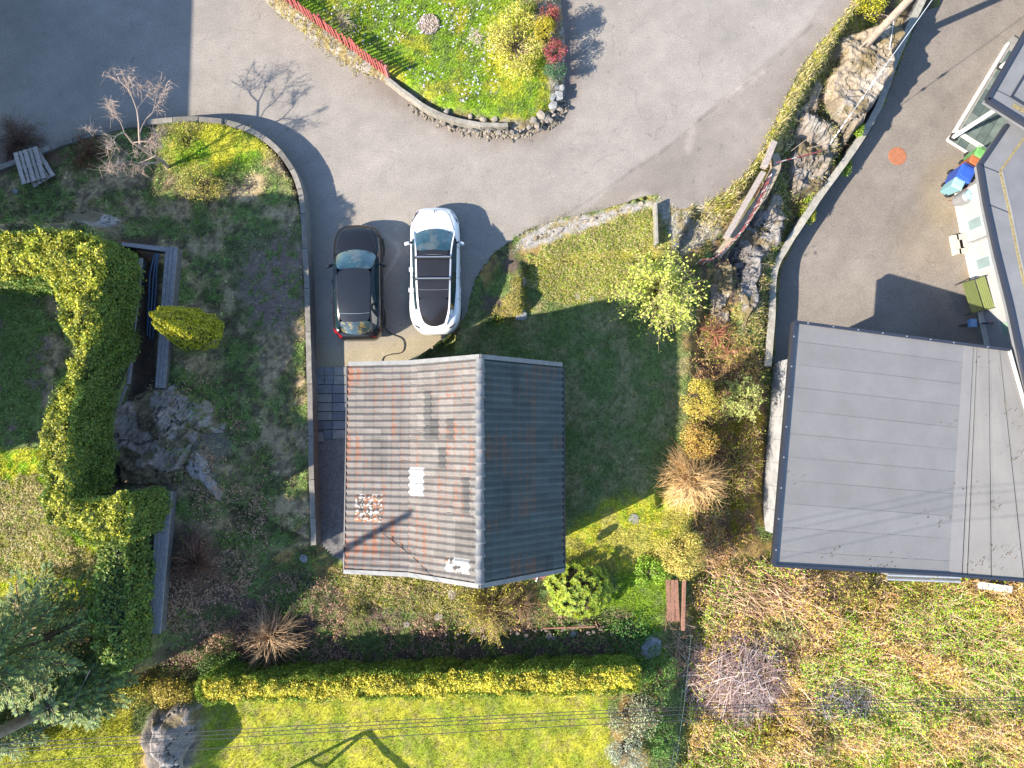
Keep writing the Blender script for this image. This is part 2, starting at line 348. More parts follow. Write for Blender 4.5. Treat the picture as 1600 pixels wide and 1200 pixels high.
    c = put(c, pmask(jx, jy, [(1090, 890), (1250, 870), (1700, 880), (1700, 1400), (1080, 1400)], 14), scr)
    c = put(c, pmask(jx, jy, [(1340, 1010), (1480, 900), (1560, 930), (1540, 1040), (1450, 1150), (1400, 1190), (1320, 1130)], 30), mixc(FRESH*1.4, OCH, sh(n2, .56)))
    c = put(c, pmask(jx, jy, [(1500, 1000), (1700, 980), (1700, 1300), (1520, 1300)], 20), mixc(DRY*1.1, FRESH*1.2, sh(n2, .55)))
    c = put(c, pmask(jx, jy, [(1085, 560), (1200, 560), (1180, 830), (1120, 880), (1075, 880)], 12), mixc(mixc(DIRT, MOSS*.8, sh(n1, .5)), LEAF*1.3, sh(n2, .55)))
    c = put(c, pmask(px, py, [(1130, 330), (1230, 150), (1300, 30), (1450, -50), (1470, 0), (1400, 150), (1260, 350), (1212, 430), (1205, 570), (1110, 560), (1090, 400)], 8), mixc(mixc(DIRT*1.0, GREEN, sh(n1, .55)), OCH, sh(n2, .6)*.6))
    c = put(c, pmask(px+(n2[..., 0]-.5)*20, py, [(1060, 330), (1115, 312), (1172, 262), (1212, 185), (1255, 100), (1330, 0), (1360, -20), (1350, 50), (1290, 120), (1245, 170), (1215, 240), (1170, 300), (1130, 350), (1110, 375), (1060, 370)], 6), mixc(DRY*1.35, YEL*1.0, sh(n2, .55)))
    c = put(c, pmask(jx, jy, [(1050, 330), (1100, 318), (1140, 340), (1110, 385), (1060, 390)], 6), mixc(GRAV*1.2, DRY, sh(n2, .6)))
    # island
    isl = mixc(mixc(FRESH*1.0, YEL*.9, sh(n1, .62, .12)), GREEN*.75, sh(n2, .56)*.7)
    c = put(c, pmask(px, py, ISLAND, 3), mixc(mixc(GRAV*1.2, DRY*.9, sh(n2, .5)), DIRT*1.2, sh(n4, .6)*.7))
    c = put(c, pmask(px, py, [(452, -100), (452, 0), (500, 40), (602, 112), (640, 140), (690, 170), (760, 185), (835, 188), (862, 170), (855, 100), (835, 45), (818, 0), (800, -100)], 4), isl)
    c = put(c, blob(jx, jy, 800, 80, 45, 80), mixc(YEL*1.2, FRESH, sh(n2, .6)))
    rk = np.maximum.reduce([rockmask(x, y, [ROCK_HI], -.7), rockmask(x, y, [ROCK_MID], -1.3), rockmask(x, y, [ROCK_LOW], -1.3), rockmask(x, y, ROCK_L, 1.3)*.8, rockmask(x, y, ROCK_T, 1.3)*.7, rockmask(x, y, ROCK_B, .6)])
    rc = mixc(np.array([.16, .13, .10]), np.array([.10, .09, .08]), sh(n2, .5, .15))
    return c*(1-rk[..., None])+rc*rk[..., None], rk
GC, GRK = ground_col(GX, GY, GZ)
nI, nJ = len(gx), len(gy)
ii = (np.arange(nJ-1)[:, None]*nI+np.arange(nI-1)[None])
F4 = np.stack([ii, ii+1, ii+nI+1, ii+nI], -1).reshape(-1, 4)
GC2 = GC*(.80+.4*fbm(GX*8, GY*8, 77, 3))[..., None]
me = mesh_from('ground', np.stack([GX, GY, GZ], -1).reshape(-1, 3), np.zeros((0, 3), int), F4, GC2.reshape(-1, 3))
me.polygons.foreach_set('use_smooth', np.ones(len(me.polygons), bool))
terr_mat = mat('terrain', (1, 1, 1), .95, vcol=True, noise=.35, nscale=9, speck=.3, bump=.03, bscale=14)
me.materials.append(terr_mat)
o = bpy.data.objects.new('ground', me); COL.objects.link(o); o['kind'] = 'structure'; o['label'] = 'uneven garden ground of grass, soil and rock'

# ------------------------------------------------------------------ roads
def asphalt(name, base, warm):
    m, t, b = newmat(name); L = t.links.new; N = t.nodes.new
    pos = N('ShaderNodeNewGeometry').outputs['Position']; b.inputs['Roughness'].default_value = .85
    def tex(s, d=4, r=.6):
        n = N('ShaderNodeTexNoise'); n.inputs['Scale'].default_value = s; n.inputs['Detail'].default_value = d; n.inputs['Roughness'].default_value = r; L(pos, n.inputs['Vector']); return n.outputs[0]
    def mr(src, a, b_, c, d):
        r = N('ShaderNodeMapRange'); r.inputs[1].default_value = a; r.inputs[2].default_value = b_; r.inputs[3].default_value = c; r.inputs[4].default_value = d; L(src, r.inputs[0]); return r.outputs[0]
    def mul(a, b_):
        r = N('ShaderNodeMath'); r.operation = 'MULTIPLY'; L(a, r.inputs[0]); L(b_, r.inputs[1]); return r.outputs[0]
    f = mul(mul(mr(tex(.35, 3), .3, .7, .86, 1.12), mr(tex(1.8, 6, .7), .3, .7, .9, 1.1)), mr(tex(42, 2, .9), .32, .68, .58, 1.42))
    f = mul(f, mr(tex(17, 4, .85), .3, .7, .74, 1.26))
    # hairline cracks
    v = N('ShaderNodeTexVoronoi'); v.feature = 'DISTANCE_TO_EDGE'; v.inputs['Scale'].default_value = .22
    wn = N('ShaderNodeTexNoise'); wn.inputs['Scale'].default_value = 1.5; wn.inputs['Detail'].default_value = 5; L(pos, wn.inputs['Vector'])
    va = N('ShaderNodeVectorMath'); va.operation = 'MULTIPLY_ADD'; L(wn.outputs['Color'], va.inputs[0]); va.inputs[1].default_value = (1.2, 1.2, 0); L(pos, va.inputs[2]); L(va.outputs[0], v.inputs['Vector'])
    ck = mr(v.outputs['Distance'], 0.0, .0035, .72, 1.0); gate = mr(tex(.6, 2), .5, .56, 1.0, 0.0)
    mxx = N('ShaderNodeMath'); mxx.operation = 'MAXIMUM'; L(ck, mxx.inputs[0]); L(gate, mxx.inputs[1]); f = mul(f, mxx.outputs[0])
    at = N('ShaderNodeAttribute'); at.attribute_name = 'Col'
    sc1 = N('ShaderNodeVectorMath'); sc1.operation = 'SCALE'; L(at.outputs['Color'], sc1.inputs[0]); L(f, sc1.inputs['Scale'])
    sc2 = N('ShaderNodeVectorMath'); sc2.operation = 'MULTIPLY'; L(sc1.outputs[0], sc2.inputs[0]); sc2.inputs[1].default_value = (base*warm[0], base*warm[1], base*warm[2])
    L(sc2.outputs[0], b.inputs['Base Color'])
    bn = N('ShaderNodeBump'); bn.inputs['Distance'].default_value = .006; L(tex(70, 3), bn.inputs['Height']); L(bn.outputs[0], b.inputs['Normal'])
    return m
def sheet(name, poly_px, z, step, material, colf, jag=.04, kind='structure', clip=None, parent=None):
    """flat sheet cut from a fine grid; its edge vertices are pulled onto the outline"""
    W = WP(poly_px, z); x0, y0 = np.maximum(W.min(0)-step, (-60, -60)); x1, y1 = np.minimum(W.max(0)+step, (60, 60))
    xs = np.arange(x0, x1, step); ys = np.arange(y0, y1, step); X, Y = np.meshgrid(xs, ys)
    D = sdf(W, X, Y)+(fbm(X*3, Y*3, 70)-.5)*jag*2; 
    ins = D < 0
    gxx, gyy = np.gradient(D, step); gyv, gxv = gxx, gyy
    near = (np.abs(D) < step*1.2)
    gl = np.hypot(gxv, gyv)+1e-6; sh = np.where(near & ~ins, D, 0)
    X2 = X-gxv/gl*sh; Y2 = Y-gyv/gl*sh
    n = len(xs); i = np.arange(len(ys)-1)[:, None]*n+np.arange(n-1)[None]
    inb = ins.ravel(); f = np.stack([i, i+1, i+n+1, i+n], -1).reshape(-1, 4)
    keep = inb[f].any(1); f = f[keep]; used = np.unique(f); mp = -np.ones(X.size, int); mp[used] = np.arange(len(used))
    V = np.c_[X2.ravel(), Y2.ravel(), np.full(X.size, z)][used]
    c = colf(V[:, 0], V[:, 1], V[:, 2], D.ravel()[used])
    mb = MB(); mb.add(V, mp[f], c); return mb.build(name, material, kind=kind, parent=parent)
def roadcol(x, y, z, D):
    px, py = PX(x, y, z); c = np.ones((len(x), 3))
    # newer, browner strip along the lower right edge
    strip = pmask(px, py, [(985, 318), (900, 345), (985, 265), (1060, 215), (1130, 150), (1180, 110), (1260, 40), (1330, -60), (1400, -60), (1240, 230), (1110, 320), (1030, 304)], 3)
    c = c*(1-strip[:, None]*np.array([.13, .16, .17]))
    for (ax, ay, bx, by, wd) in ((1075, 232, 1082, 200, 12), (1135, 152, 1190, 112, 9), (1140, 152, 1160, 135, 8), (990, 310, 1010, 302, 10)):
        t = np.clip(((px-ax)*(bx-ax)+(py-ay)*(by-ay))/((bx-ax)**2+(by-ay)**2), 0, 1); d = np.hypot(px-ax-t*(bx-ax), py-ay-t*(by-ay))
        c = c*(1+.35*(1-sstep(0, wd, d+8*(vnoise(x*6, y*6, 3)-.3)))[:, None])
    sm = [(815, 364), (880, 338), (940, 300), (985, 268), (1032, 240), (1062, 214), (1092, 188), (1130, 158), (1155, 140), (1210, 95), (1268, 40)]
    for (ax, ay), (bx, by) in zip(sm[:-1], sm[1:]):
        t = np.clip(((px-ax)*(bx-ax)+(py-ay)*(by-ay))/((bx-ax)**2+(by-ay)**2), 0, 1); d = np.hypot(px-ax-t*(bx-ax), py-ay-t*(by-ay))+5*(vnoise(x*4, y*4, 6)-.4); c = c*(1-.20*(1-sstep(.5, 3.2, d)))[:, None]
    tr = fbm((x*.8+y*.6)*.25, (x*.6-y*.8)*1.6, 99, 3); c = c*(.93+.14*tr)[:, None]; sp_ = vnoise(x*9, y*9, 123); c = c*(1-.25*(sp_ > .965))[:, None]; c = c*(1+.22*(sp_ < .03))[:, None]
    e = sstep(-.9, -.05, D); c = c*(1-.10*e[:, None])+np.array([.06, .03, 0])*e[:, None]*fbm(x*3, y*3, 4)[:, None]
    # damp dirt along the island kerb
    isl = sdf(WP(ISLAND), x, y); k = (1-sstep(.05, .9, isl+.8*(fbm(x*2, y*2, 5)-.5)))*sstep(540, 620, px)
    c = c*(1-.33*k[:, None]*np.array([.8, 1, 1.05]))
    # paler, drier concrete-like floor by the garage
    g = pmask(px, py, [(480, 520), (520, 545), (610, 530), (720, 500), (700, 600), (480, 600)], 20)
    c = c*(1-g[:, None])+np.array([1.15, 1.08, .80])*g[:, None]*c
    t = pmask(px, py, [(596, 360), (625, 380), (628, 395), (600, 440), (596, 440), (619, 395), (618, 386), (596, 366)], 1.5)
    c = c*(1+.3*t[:, None]); return c
asp1 = asphalt('asphalt_old', .205, (1.13, 1.0, .855))
sheet('road', ROAD, 0.0, .075, asp1, roadcol)
def lowcol(x, y, z, D):
    px, py = PX(x, y, z); n = fbm((x*.6+y*.8)*.35, (x*.8-y*.6)*1.1, 81, 4)
    c = np.ones((len(x), 3))*(.86+.34*n[:, None])
    b = blob(px, py, 1560, 430, 60, 40)+blob(px, py, 1480, 300, 50, 60)*.6+blob(px, py, 1450, 380, 60, 60)*.3
    c = c*(1+b[:, None]*(np.array([1.12, 1.0, .72])-1)); return c
asp2 = asphalt('asphalt_brown', .152, (1.16, 1.0, .84))
sheet('driveway', LOWROAD, -2.4, .15, asp2, lowcol, jag=0)
def gravcol(x, y, z, D): return np.ones((len(x), 3))*(.7+.6*vnoise(x*14, y*14, 9))[:, None]
grav_mat = mat('gravel', (.135, .125, .115), .95, vcol=True, noise=.3, nscale=20, speck=.5, bump=.02, bscale=45)
sheet('gravel_path', [(490, 688), (560, 684), (560, 890), (535, 880), (490, 835)], -.012, .08, grav_mat, gravcol, jag=.06)

# ================================================================== STRUCTURES AND BUILDINGS
SX, SY = 1.0, .46
_k = 1/math.hypot(SX, SY)/math.tan(SUN_EL); KX, KY = SX*_k, SY*_k       # shadow run per metre of height
def ribbon(mb, path, wd, z0, z1, col=None, jit=0.0):
    """wall along a world path (centre line)"""
    path = np.asarray(path, float); t = np.gradient(path, axis=0); t /= np.linalg.norm(t, axis=1, keepdims=True); nrm = np.c_[-t[:, 1], t[:, 0]]
    j = (vnoise(path[:, 0]*2.3, path[:, 1]*2.3, 90)-.5)[:, None]*jit
    a = path+nrm*(wd/2+j); b = path-nrm*(wd/2-j); n = len(path); z1 = np.broadcast_to(z1, (n,)); z0 = np.broadcast_to(z0, (n,))
    V = np.concatenate([np.c_[a, z0], np.c_[a, z1], np.c_[b, z1], np.c_[b, z0]]); i = np.arange(n-1)
    F = [np.stack([i+k*n, i+1+k*n, i+1+(k+1)*n, i+(k+1)*n], -1) for k in range(3)]
    c = None
    if col is not None: c = np.tile(np.asarray(col), (4, 1)) if np.ndim(col) == 2 else col
    mb.add(V, np.concatenate(F), c); mb.add(V, [[0, n, 2*n, 3*n], [n-1, 4*n-1, 3*n-1, 2*n-1]], c); return mb
def smooth_path(pts, z, n=12):
    p = WP(pts, z) if z is not None else np.asarray(pts, float); out = []
    q = np.r_[[2*p[0]-p[1]], p, [2*p[-1]-p[-2]]]
    for i in range(1, len(q)-2):
        for s in np.arange(n)/n:
            out.append(.5*((2*q[i])+(-q[i-1]+q[i+1])*s+(2*q[i-1]-5*q[i]+4*q[i+1]-q[i+2])*s*s+(-q[i-1]+3*q[i]-3*q[i+1]+q[i+2])*s**3))
    out.append(q[-2]); return np.array(out)

# ---- curved retaining wall between yard and road
cw = smooth_path([(-60, 280), (0, 262), (60, 238), (105, 222), (150, 208), (200, 196), (250, 189), (300, 186), (350, 190), (390, 203), (425, 226), (452, 258), (468, 295), (474, 345), (478, 420), (481, 500), (484, 600), (486, 700), (488, 780), (490, 852)], .72, 10)
n_ = len(cw); cc = np.ones((n_, 3))*(.85+.5*(fbm(cw[:, 0]*1.3, cw[:, 1]*1.3, 12)-.4))[:, None]
cc[int(n_*.25):int(n_*.75)] *= 1.1
top = .72+.03*(fbm(cw[:, 0]*2, cw[:, 1]*2, 14)-.5)
wall = thing('retaining_wall', 'long curved concrete wall top between shaded yard and asphalt road', 'wall', (0, 0, 0))
mb = MB(); ribbon(mb, cw, .20, -.3, top-.035, cc*.7, .03); mb.build('wall_face', concrete, wall)
seg = 8
cst = None
for i in range(0, n_-1, seg):
    p = cw[i:i+seg+1]
    if len(p) < 3: break
    d = (p[-1]-p[0]); mb = MB(); pp = p.copy(); u = d/np.linalg.norm(d); pp[0] = pp[0]+u*.012; pp[-1] = pp[-1]-u*.012
    ribbon(mb, pp, .185, top[i]-.04, .735+.012*math.sin(i*1.7), np.array([1.0, .95, .88])*np.ones((len(pp), 3))*(.50+.45*vnoise(np.array([i*1.3]), np.array([2.]), 4)[0]), .02)
    mb.build('coping_stone', concrete, wall, bevel=.006)
# rusty drip edge at the foot of the wall along the drive
mb = MB(); ribbon(mb, smooth_path([(487, 500), (489, 600), (490, 700), (491, 800), (492, 840)], .3), .05, -.05, .38, (.9, .5, .35)); 
o = mb.build('edging_board', wood_grey, wall)

# ---- island kerb, stones and paving edge
isl = thing('island_edging', 'pale kerb and loose stone edging round the grassy island', 'edging')
kp = smooth_path([(602, 121), (632, 144), (665, 168), (700, 184), (740, 194), (780, 196), (800, 194)], .35, 8)
for i in range(0, len(kp)-4, 5):
    p = kp[i:i+6]; mb = MB(); ribbon(mb, p, .15+.03*rng.random(), .0, .40+.02*rng.random(), np.array([1.05, 1, .9])*np.ones((len(p), 3))*rng.uniform(.75, 1.1), .03); mb.build('kerb_stone', concrete, isl, bevel=.01)
def stone_mesh(name, seed, flat=.6, k=9):
    r = np.random.default_rng(seed); import bmesh as bmm
    bm = bmm.new(); bmm.ops.create_icosphere(bm, subdivisions=1, radius=.5)
    for v in bm.verts:
        n = v.co.normalized(); f = 1+.28*r.normal()*.6; v.co = Vector((n.x*f*.5, n.y*f*.5*r.uniform(.8, 1.1), n.z*f*.5*flat))
        v.co.x = max(-.42, min(.42, v.co.x)); v.co.y = max(-.4, min(.4, v.co.y)); v.co.z = max(-.24, min(.22, v.co.z))
    m_ = bpy.data.meshes.new(name); bm.to_mesh(m_); bm.free()
    a = m_.color_attributes.new('Col', 'FLOAT_COLOR', 'POINT'); a.data.foreach_set('color', np.ones(len(m_.vertices)*4, np.float32)); return m_
stone_mat = {}
def stonemat(c, key):
    if key not in stone_mat: stone_mat[key] = mat('stone_'+key, c, .9, noise=.3, nscale=6, bump=.02, bscale=14, speck=.2)
    return stone_mat[key]
SM = []
for i in range(6):
    m_ = stone_mesh('stone', 100+i); m_.materials.append(stonemat((.21, .18, .145), 'warm')); SM.append(m_)
SMG = []
for i in range(4):
    m_ = stone_mesh('stone', 200+i); m_.materials.append(stonemat((.20, .205, .20), 'grey')); SMG.append(m_)
def put_stone(parent, px, py, z, s, grey=False, name='stone', fl=1.0):
    L_ = SMG if grey else SM; o = bpy.data.objects.new(name, L_[int(rng.integers(len(L_)))]); COL.objects.link(o); o.parent = parent
    p = P(px, py, z); o.location = (p[0], p[1], z); o.scale = (s*rng.uniform(.8, 1.25), s*rng.uniform(.7, 1.1), s*rng.uniform(.7, 1)*fl); o.rotation_euler = (rng.uniform(-.3, .3), rng.uniform(-.3, .3), rng.uniform(0, 6.3)); return o
for t in np.linspace(0, 1, 46):                                   # loose rubble under the kerb and round the tip
    q = np.array([(690, 190), (740, 202), (790, 206), (830, 202), (862, 185), (875, 160), (873, 130), (868, 110)]); f_ = t*(len(q)-1); i = min(int(f_), len(q)-2); c_ = q[i]+(q[i+1]-q[i])*(f_-i)
    put_stone(isl, c_[0]+rng.uniform(-5, 5), c_[1]+rng.uniform(-6, 5), .12+.25*rng.random()*(t < .75), rng.uniform(.12, .28))
for px, py, s, g in ((698, 174, .5, 0), (735, 181, .45, 1), (756, 186, .55, 1), (773, 186, .4, 0), (792, 181, .45, 0), (833, 188, .6, 1), (845, 180, .6, 0), (855, 186, .5, 1), (848, 125, .45, 0), (852, 138, .5, 0), (857, 150, .4, 0), (862, 150, .7, 1), (872, 150, .7, 1), (868, 136, .6, 1), (878, 138, .5, 1), (864, 165, .6, 1), (846, 112, .4, 0), (843, 100, .35, 0), (838, 80, .35, 0), (832, 60, .35, 0), (824, 35, .35, 0)):
    put_stone(isl, px, py, .33, s*(.62 if px < 842 else .8), bool(g) and px > 855)
mb = MB(); NR = 420
tt = rng.random(NR); q = np.array([(640, 165), (690, 195), (740, 207), (790, 210), (830, 207), (868, 190), (884, 160)], float); f_ = tt*(len(q)-1); ib = np.minimum(f_.astype(int), len(q)-2); cxy = q[ib]+(q[ib+1]-q[ib])*(f_-ib)[:, None]+rng.normal(0, 4, (NR, 2))
for a_, b_ in cxy:
    p = P(a_, b_, .02); s = rng.uniform(.02, .07); mb.box((p[0], p[1], s*.4+.01), (s*2, s*1.6, s), rng.uniform(0, 3), np.array([.95, .85, .7])*rng.uniform(.6, 1.3), taper=.6)
o = mb.build('rubble', concrete, isl); o['kind'] = 'stuff'

# ---- red picket fence on the island
red = mat('red_paint', (.36, .085, .08), .6, noise=.12); redpale = mat('red_faded', (.34, .13, .12), .6, noise=.1)
fence = thing('picket_fence', 'red picket fence along the road side of the grassy island', 'fence')
A = P(438, -2, .3)+0; B = P(606, 121, .3); A2 = A+(A-B)*.18; L_ = np.linalg.norm(B-A2); u = (B-A2)/L_; npk = int(L_/.145); ang = math.atan2(u[1], u[0]); nv = np.array([-u[1], u[0]])
pm = MB(); pm.box((0, 0, .42), (.075, .022, .84)); pm.add([[-.0425, -.011, .84], [.0425, -.011, .84], [.0425, .011, .84], [-.0425, .011, .84], [0, -.011, .89], [0, .011, .89]], [[0, 1, 4], [2, 3, 5]]); pm.add([[-.0425, -.011, .84], [.0425, -.011, .84], [.0425, .011, .84], [-.0425, .011, .84], [0, -.011, .89], [0, .011, .89]], [[1, 2, 5, 4], [3, 0, 4, 5]])
po = pm.build('picket', red, fence); bv = po
for i in range(npk+1):
    o = po if i == 0 else po.copy()
    if i: COL.objects.link(o); o.parent = fence
    p = A2+u*i*.145; o.location = (p[0], p[1], .30+.01*rng.normal()); o.rotation_euler = (.06*rng.normal()*.5, .03*rng.normal(), ang+.05*rng.normal())
for hh in (.42, .9):
    mb = MB(); c = (A2+B)/2+nv*(.035); mb.box((c[0], c[1], hh), (L_, .03, .045), ang); mb.build('rail', red, fence)
for i in range(0, npk, 10):
    p = A2+u*i*.145+nv*.09; mb = MB(); mb.box((p[0], p[1], .6), (.08, .08, 1.0), ang); mb.build('post', red, fence)
p = B+u*.05; mb = MB(); mb.box((p[0], p[1], .7), (.10, .10, .98), ang); mb.build('post', redpale, fence)

# ---- garage
YB, YT = -4.45, 2.35; PR = [(-4.83, 2.30), (-2.72, 2.86), (-.39, 4.70), (2.31, 2.30)]
gar = thing('garage', 'weathered tiled garage with a rust stained pitched roof', 'garage', (0, 0, 0))
barn = mat('brown_cladding', (.09, .045, .03), .8, noise=.25, vcol=True); garw = MB()
wx0, wx1 = -4.5, 1.95
prof = [(wx0, -.62), (wx1, -.62), (wx1, 2.45), (-.39, 4.50), (-2.72, 2.66), (wx0, 2.22)]
V = [(x, YB+.32, z) for x, z in prof]+[(x, YT-.25, z) for x, z in prof]; garw.add(V, [[0, 1, 7, 6], [1, 2, 8, 7], [2, 3, 9, 8], [3, 4, 10, 9], [4, 5, 11, 10], [5, 0, 6, 11]]); garw.add(V, [[0, 5, 4, 3, 2, 1], [6, 7, 8, 9, 10, 11]])
garw.build('wall', barn, gar)
mb = MB(); 
for i in range(22):
    y = YB+.36+i*(YT-YB-.65)/21; mb.box((wx0-.012, y, 1.1), (.024, .20, 2.2)); 
    x = wx0+.1+i*(wx1-wx0-.2)/21; mb.box((x, YB+.32-.012, 1.0), (.2, .024, 2.6))
o = mb.build('cladding_boards', barn, gar); o['kind'] = 'stuff'
mb = MB(); mb.box((-1.6, YT-.24, 1.05), (2.6, .04, 2.1)); gd = mb.build('door', white_paint, gar); mb = MB(); mb.box((-1.6, YT-.20, 1.0), (.16, .04, .04)); mb.build('handle', dark_metal, gd)
# roof deck
mb = MB(); z_ = .035
pr = PR; V = [(x, YB, z-z_) for x, z in pr]+[(x, YT, z-z_) for x, z in pr]+[(x, YB, z-.12) for x, z in pr]+[(x, YT, z-.12) for x, z in pr]
F = []
for i in range(3): F += [[i, i+1, i+5, i+4], [i+9, i+8, i+12, i+13], [i+8, i+9, i+1, i], [i+4, i+5, i+13, i+12]]
F += [[0, 4, 12, 8], [3, 11, 15, 7]]
mb.add(V, F); roof = mb.build('roof', mat('roof_underlay', (.03, .03, .03), .9), gar)
# tiles
def tilemat(name, base, rust, rustamt, white=0):
    m, t, b = newmat(name); L = t.links.new; N = t.nodes.new; b.inputs['Roughness'].default_value = .75
    g = N('ShaderNodeNewGeometry').outputs['Position']
    def tex(s, d=5, r=.65, src=g):
        n = N('ShaderNodeTexNoise'); n.inputs['Scale'].default_value = s; n.inputs['Detail'].default_value = d; n.inputs['Roughness'].default_value = r; L(src, n.inputs['Vector']); return n.outputs[0]
    def mr(src, a, b_, c=0, d=1):
        r = N('ShaderNodeMapRange'); r.inputs[1].default_value = a; r.inputs[2].default_value = b_; r.inputs[3].default_value = c; r.inputs[4].default_value = d; L(src, r.inputs[0]); return r.outputs[0]
    def math_(op, a, b_):
        r = N('ShaderNodeMath'); r.operation = op
        for k, s in enumerate((a, b_)):
            if isinstance(s, (int, float)): r.inputs[k].default_value = s
            else: L(s, r.inputs[k])
        return r.outputs[0]
    # one value for each tile, one for each run of tiles down the slope
    sp = N('ShaderNodeVectorMath'); sp.operation = 'MULTIPLY'; L(g, sp.inputs[0]); sp.inputs[1].default_value = (1/.62, 1/.2267, 0)
    fl = N('ShaderNodeVectorMath'); fl.operation = 'FLOOR'; L(sp.outputs[0], fl.inputs[0]); wn = N('ShaderNodeTexWhiteNoise'); L(fl.outputs[0], wn.inputs['Vector'])
    sp2 = N('ShaderNodeVectorMath'); sp2.operation = 'MULTIPLY'; L(g, sp2.inputs[0]); sp2.inputs[1].default_value = (1/.29, 1/1.3, 0)
    fl2 = N('ShaderNodeVectorMath'); fl2.operation = 'FLOOR'; L(sp2.outputs[0], fl2.inputs[0]); wn2 = N('ShaderNodeTexWhiteNoise'); L(fl2.outputs[0], wn2.inputs['Vector'])
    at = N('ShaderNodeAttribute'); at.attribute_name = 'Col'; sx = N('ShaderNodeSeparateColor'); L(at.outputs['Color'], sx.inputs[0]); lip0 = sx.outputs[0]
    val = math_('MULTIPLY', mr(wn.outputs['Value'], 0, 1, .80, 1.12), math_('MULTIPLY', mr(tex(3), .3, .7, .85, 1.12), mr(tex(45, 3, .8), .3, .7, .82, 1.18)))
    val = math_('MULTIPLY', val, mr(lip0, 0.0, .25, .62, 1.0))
    val = math_('MULTIPLY', val, mr(wn2.outputs['Value'], .82, .95, 1, .72))
    c0 = N('ShaderNodeRGB'); c0.outputs[0].default_value = (*base, 1); s0 = N('ShaderNodeVectorMath'); s0.operation = 'SCALE'; L(c0.outputs[0], s0.inputs[0]); L(val, s0.inputs['Scale'])
    # orange lichen creeping from the lower lips
    lip = sx.outputs[0]; patch = mr(tex(.55, 3), .38, .62, -.08, .10)
    k = math_('ADD', math_('ADD', tex(13, 8, .85), math_('MULTIPLY', lip, .20)), math_('ADD', patch, mr(wn2.outputs['Value'], 0, .25, .07, -.03)))
    k = mr(k, .70-rustamt, .78-rustamt)
    mx = N('ShaderNodeMix'); mx.data_type = 'RGBA'; L(k, mx.inputs[0]); L(s0.outputs[0], mx.inputs[6]); mx.inputs[7].default_value = (*rust, 1); cur = mx.outputs[2]
    if white:
        mx = N('ShaderNodeMix'); mx.data_type = 'RGBA'; L(mr(tex(10, 4, .5), .60-white, .61-white), mx.inputs[0]); L(cur, mx.inputs[6]); mx.inputs[7].default_value = (.40, .39, .37, 1); cur = mx.outputs[2]
    L(cur, b.inputs['Base Color']); bn = N('ShaderNodeBump'); bn.inputs['Distance'].default_value = .004; L(tex(60), bn.inputs['Height']); L(bn.outputs[0], b.inputs['Normal']); return m
tm = tilemat('roof_tile', (.158, .142, .128), (.21, .09, .05), .01)
tm_r = tilemat('roof_tile_shade_tinted', (.060, .080, .078), (.13, .075, .05), .05)  # same tiles; shade of the right slope put into a darker teal base
tm_white = tilemat('roof_tile_white', (.42, .42, .41), (.4, .33, .3), -.2)
tm_peel = tilemat('roof_tile_peeling_paint', (.09, .08, .07), (.30, .12, .05), .10, white=.06)
tm_dark = tilemat('roof_tile_darker', (.085, .08, .075), (.24, .09, .04), -.06)
NROW = 30; PW = (YT-YB)/NROW
def tile_arr(L_):
    """one pantile: V, F, lip colour; x runs down the slope"""
    k = 8; yy = np.linspace(-PW/2, PW/2*1.02, k+1); zz = .040*np.cos(2*math.pi*yy/PW)+.004
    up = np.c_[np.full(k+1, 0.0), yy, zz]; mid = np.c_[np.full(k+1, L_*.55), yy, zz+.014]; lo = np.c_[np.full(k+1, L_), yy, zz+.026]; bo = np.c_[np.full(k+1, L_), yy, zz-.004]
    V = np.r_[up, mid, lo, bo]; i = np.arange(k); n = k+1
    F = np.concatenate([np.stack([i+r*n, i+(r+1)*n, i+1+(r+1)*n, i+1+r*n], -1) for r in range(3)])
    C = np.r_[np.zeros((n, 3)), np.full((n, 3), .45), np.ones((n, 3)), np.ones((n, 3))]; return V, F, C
def slope_pts(p0, p1, p2=None):
    segs = [(np.array(p0), np.array(p1))]+([(np.array(p1), np.array(p2))] if p2 else []); return segs
def along(segs, s):
    for a, b in segs:
        l = np.linalg.norm(b-a)
        if s <= l+1e-9: return a+(b-a)*s/l, (b-a)/l
        s -= l
    return b, (b-a)/l
left = slope_pts(PR[2], PR[1], PR[0]); right = slope_pts(PR[2], PR[3])
lenL = sum(np.linalg.norm(b-a) for a, b in left); lenR = np.linalg.norm(np.array(PR[3])-np.array(PR[2]))
NCL, NCR = 16, 11; sL, sR = lenL/NCL, lenR/NCR
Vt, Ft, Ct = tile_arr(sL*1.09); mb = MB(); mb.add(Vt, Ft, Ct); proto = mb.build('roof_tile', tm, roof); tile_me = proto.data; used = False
rest = MB(); restn = 0
white_cells = {(c, r) for c in (6, 7) for r in range(12, 17)}
def row_of(py, z): return int((YT-(680-py)*(CAMH-z)/FPX)/PW)
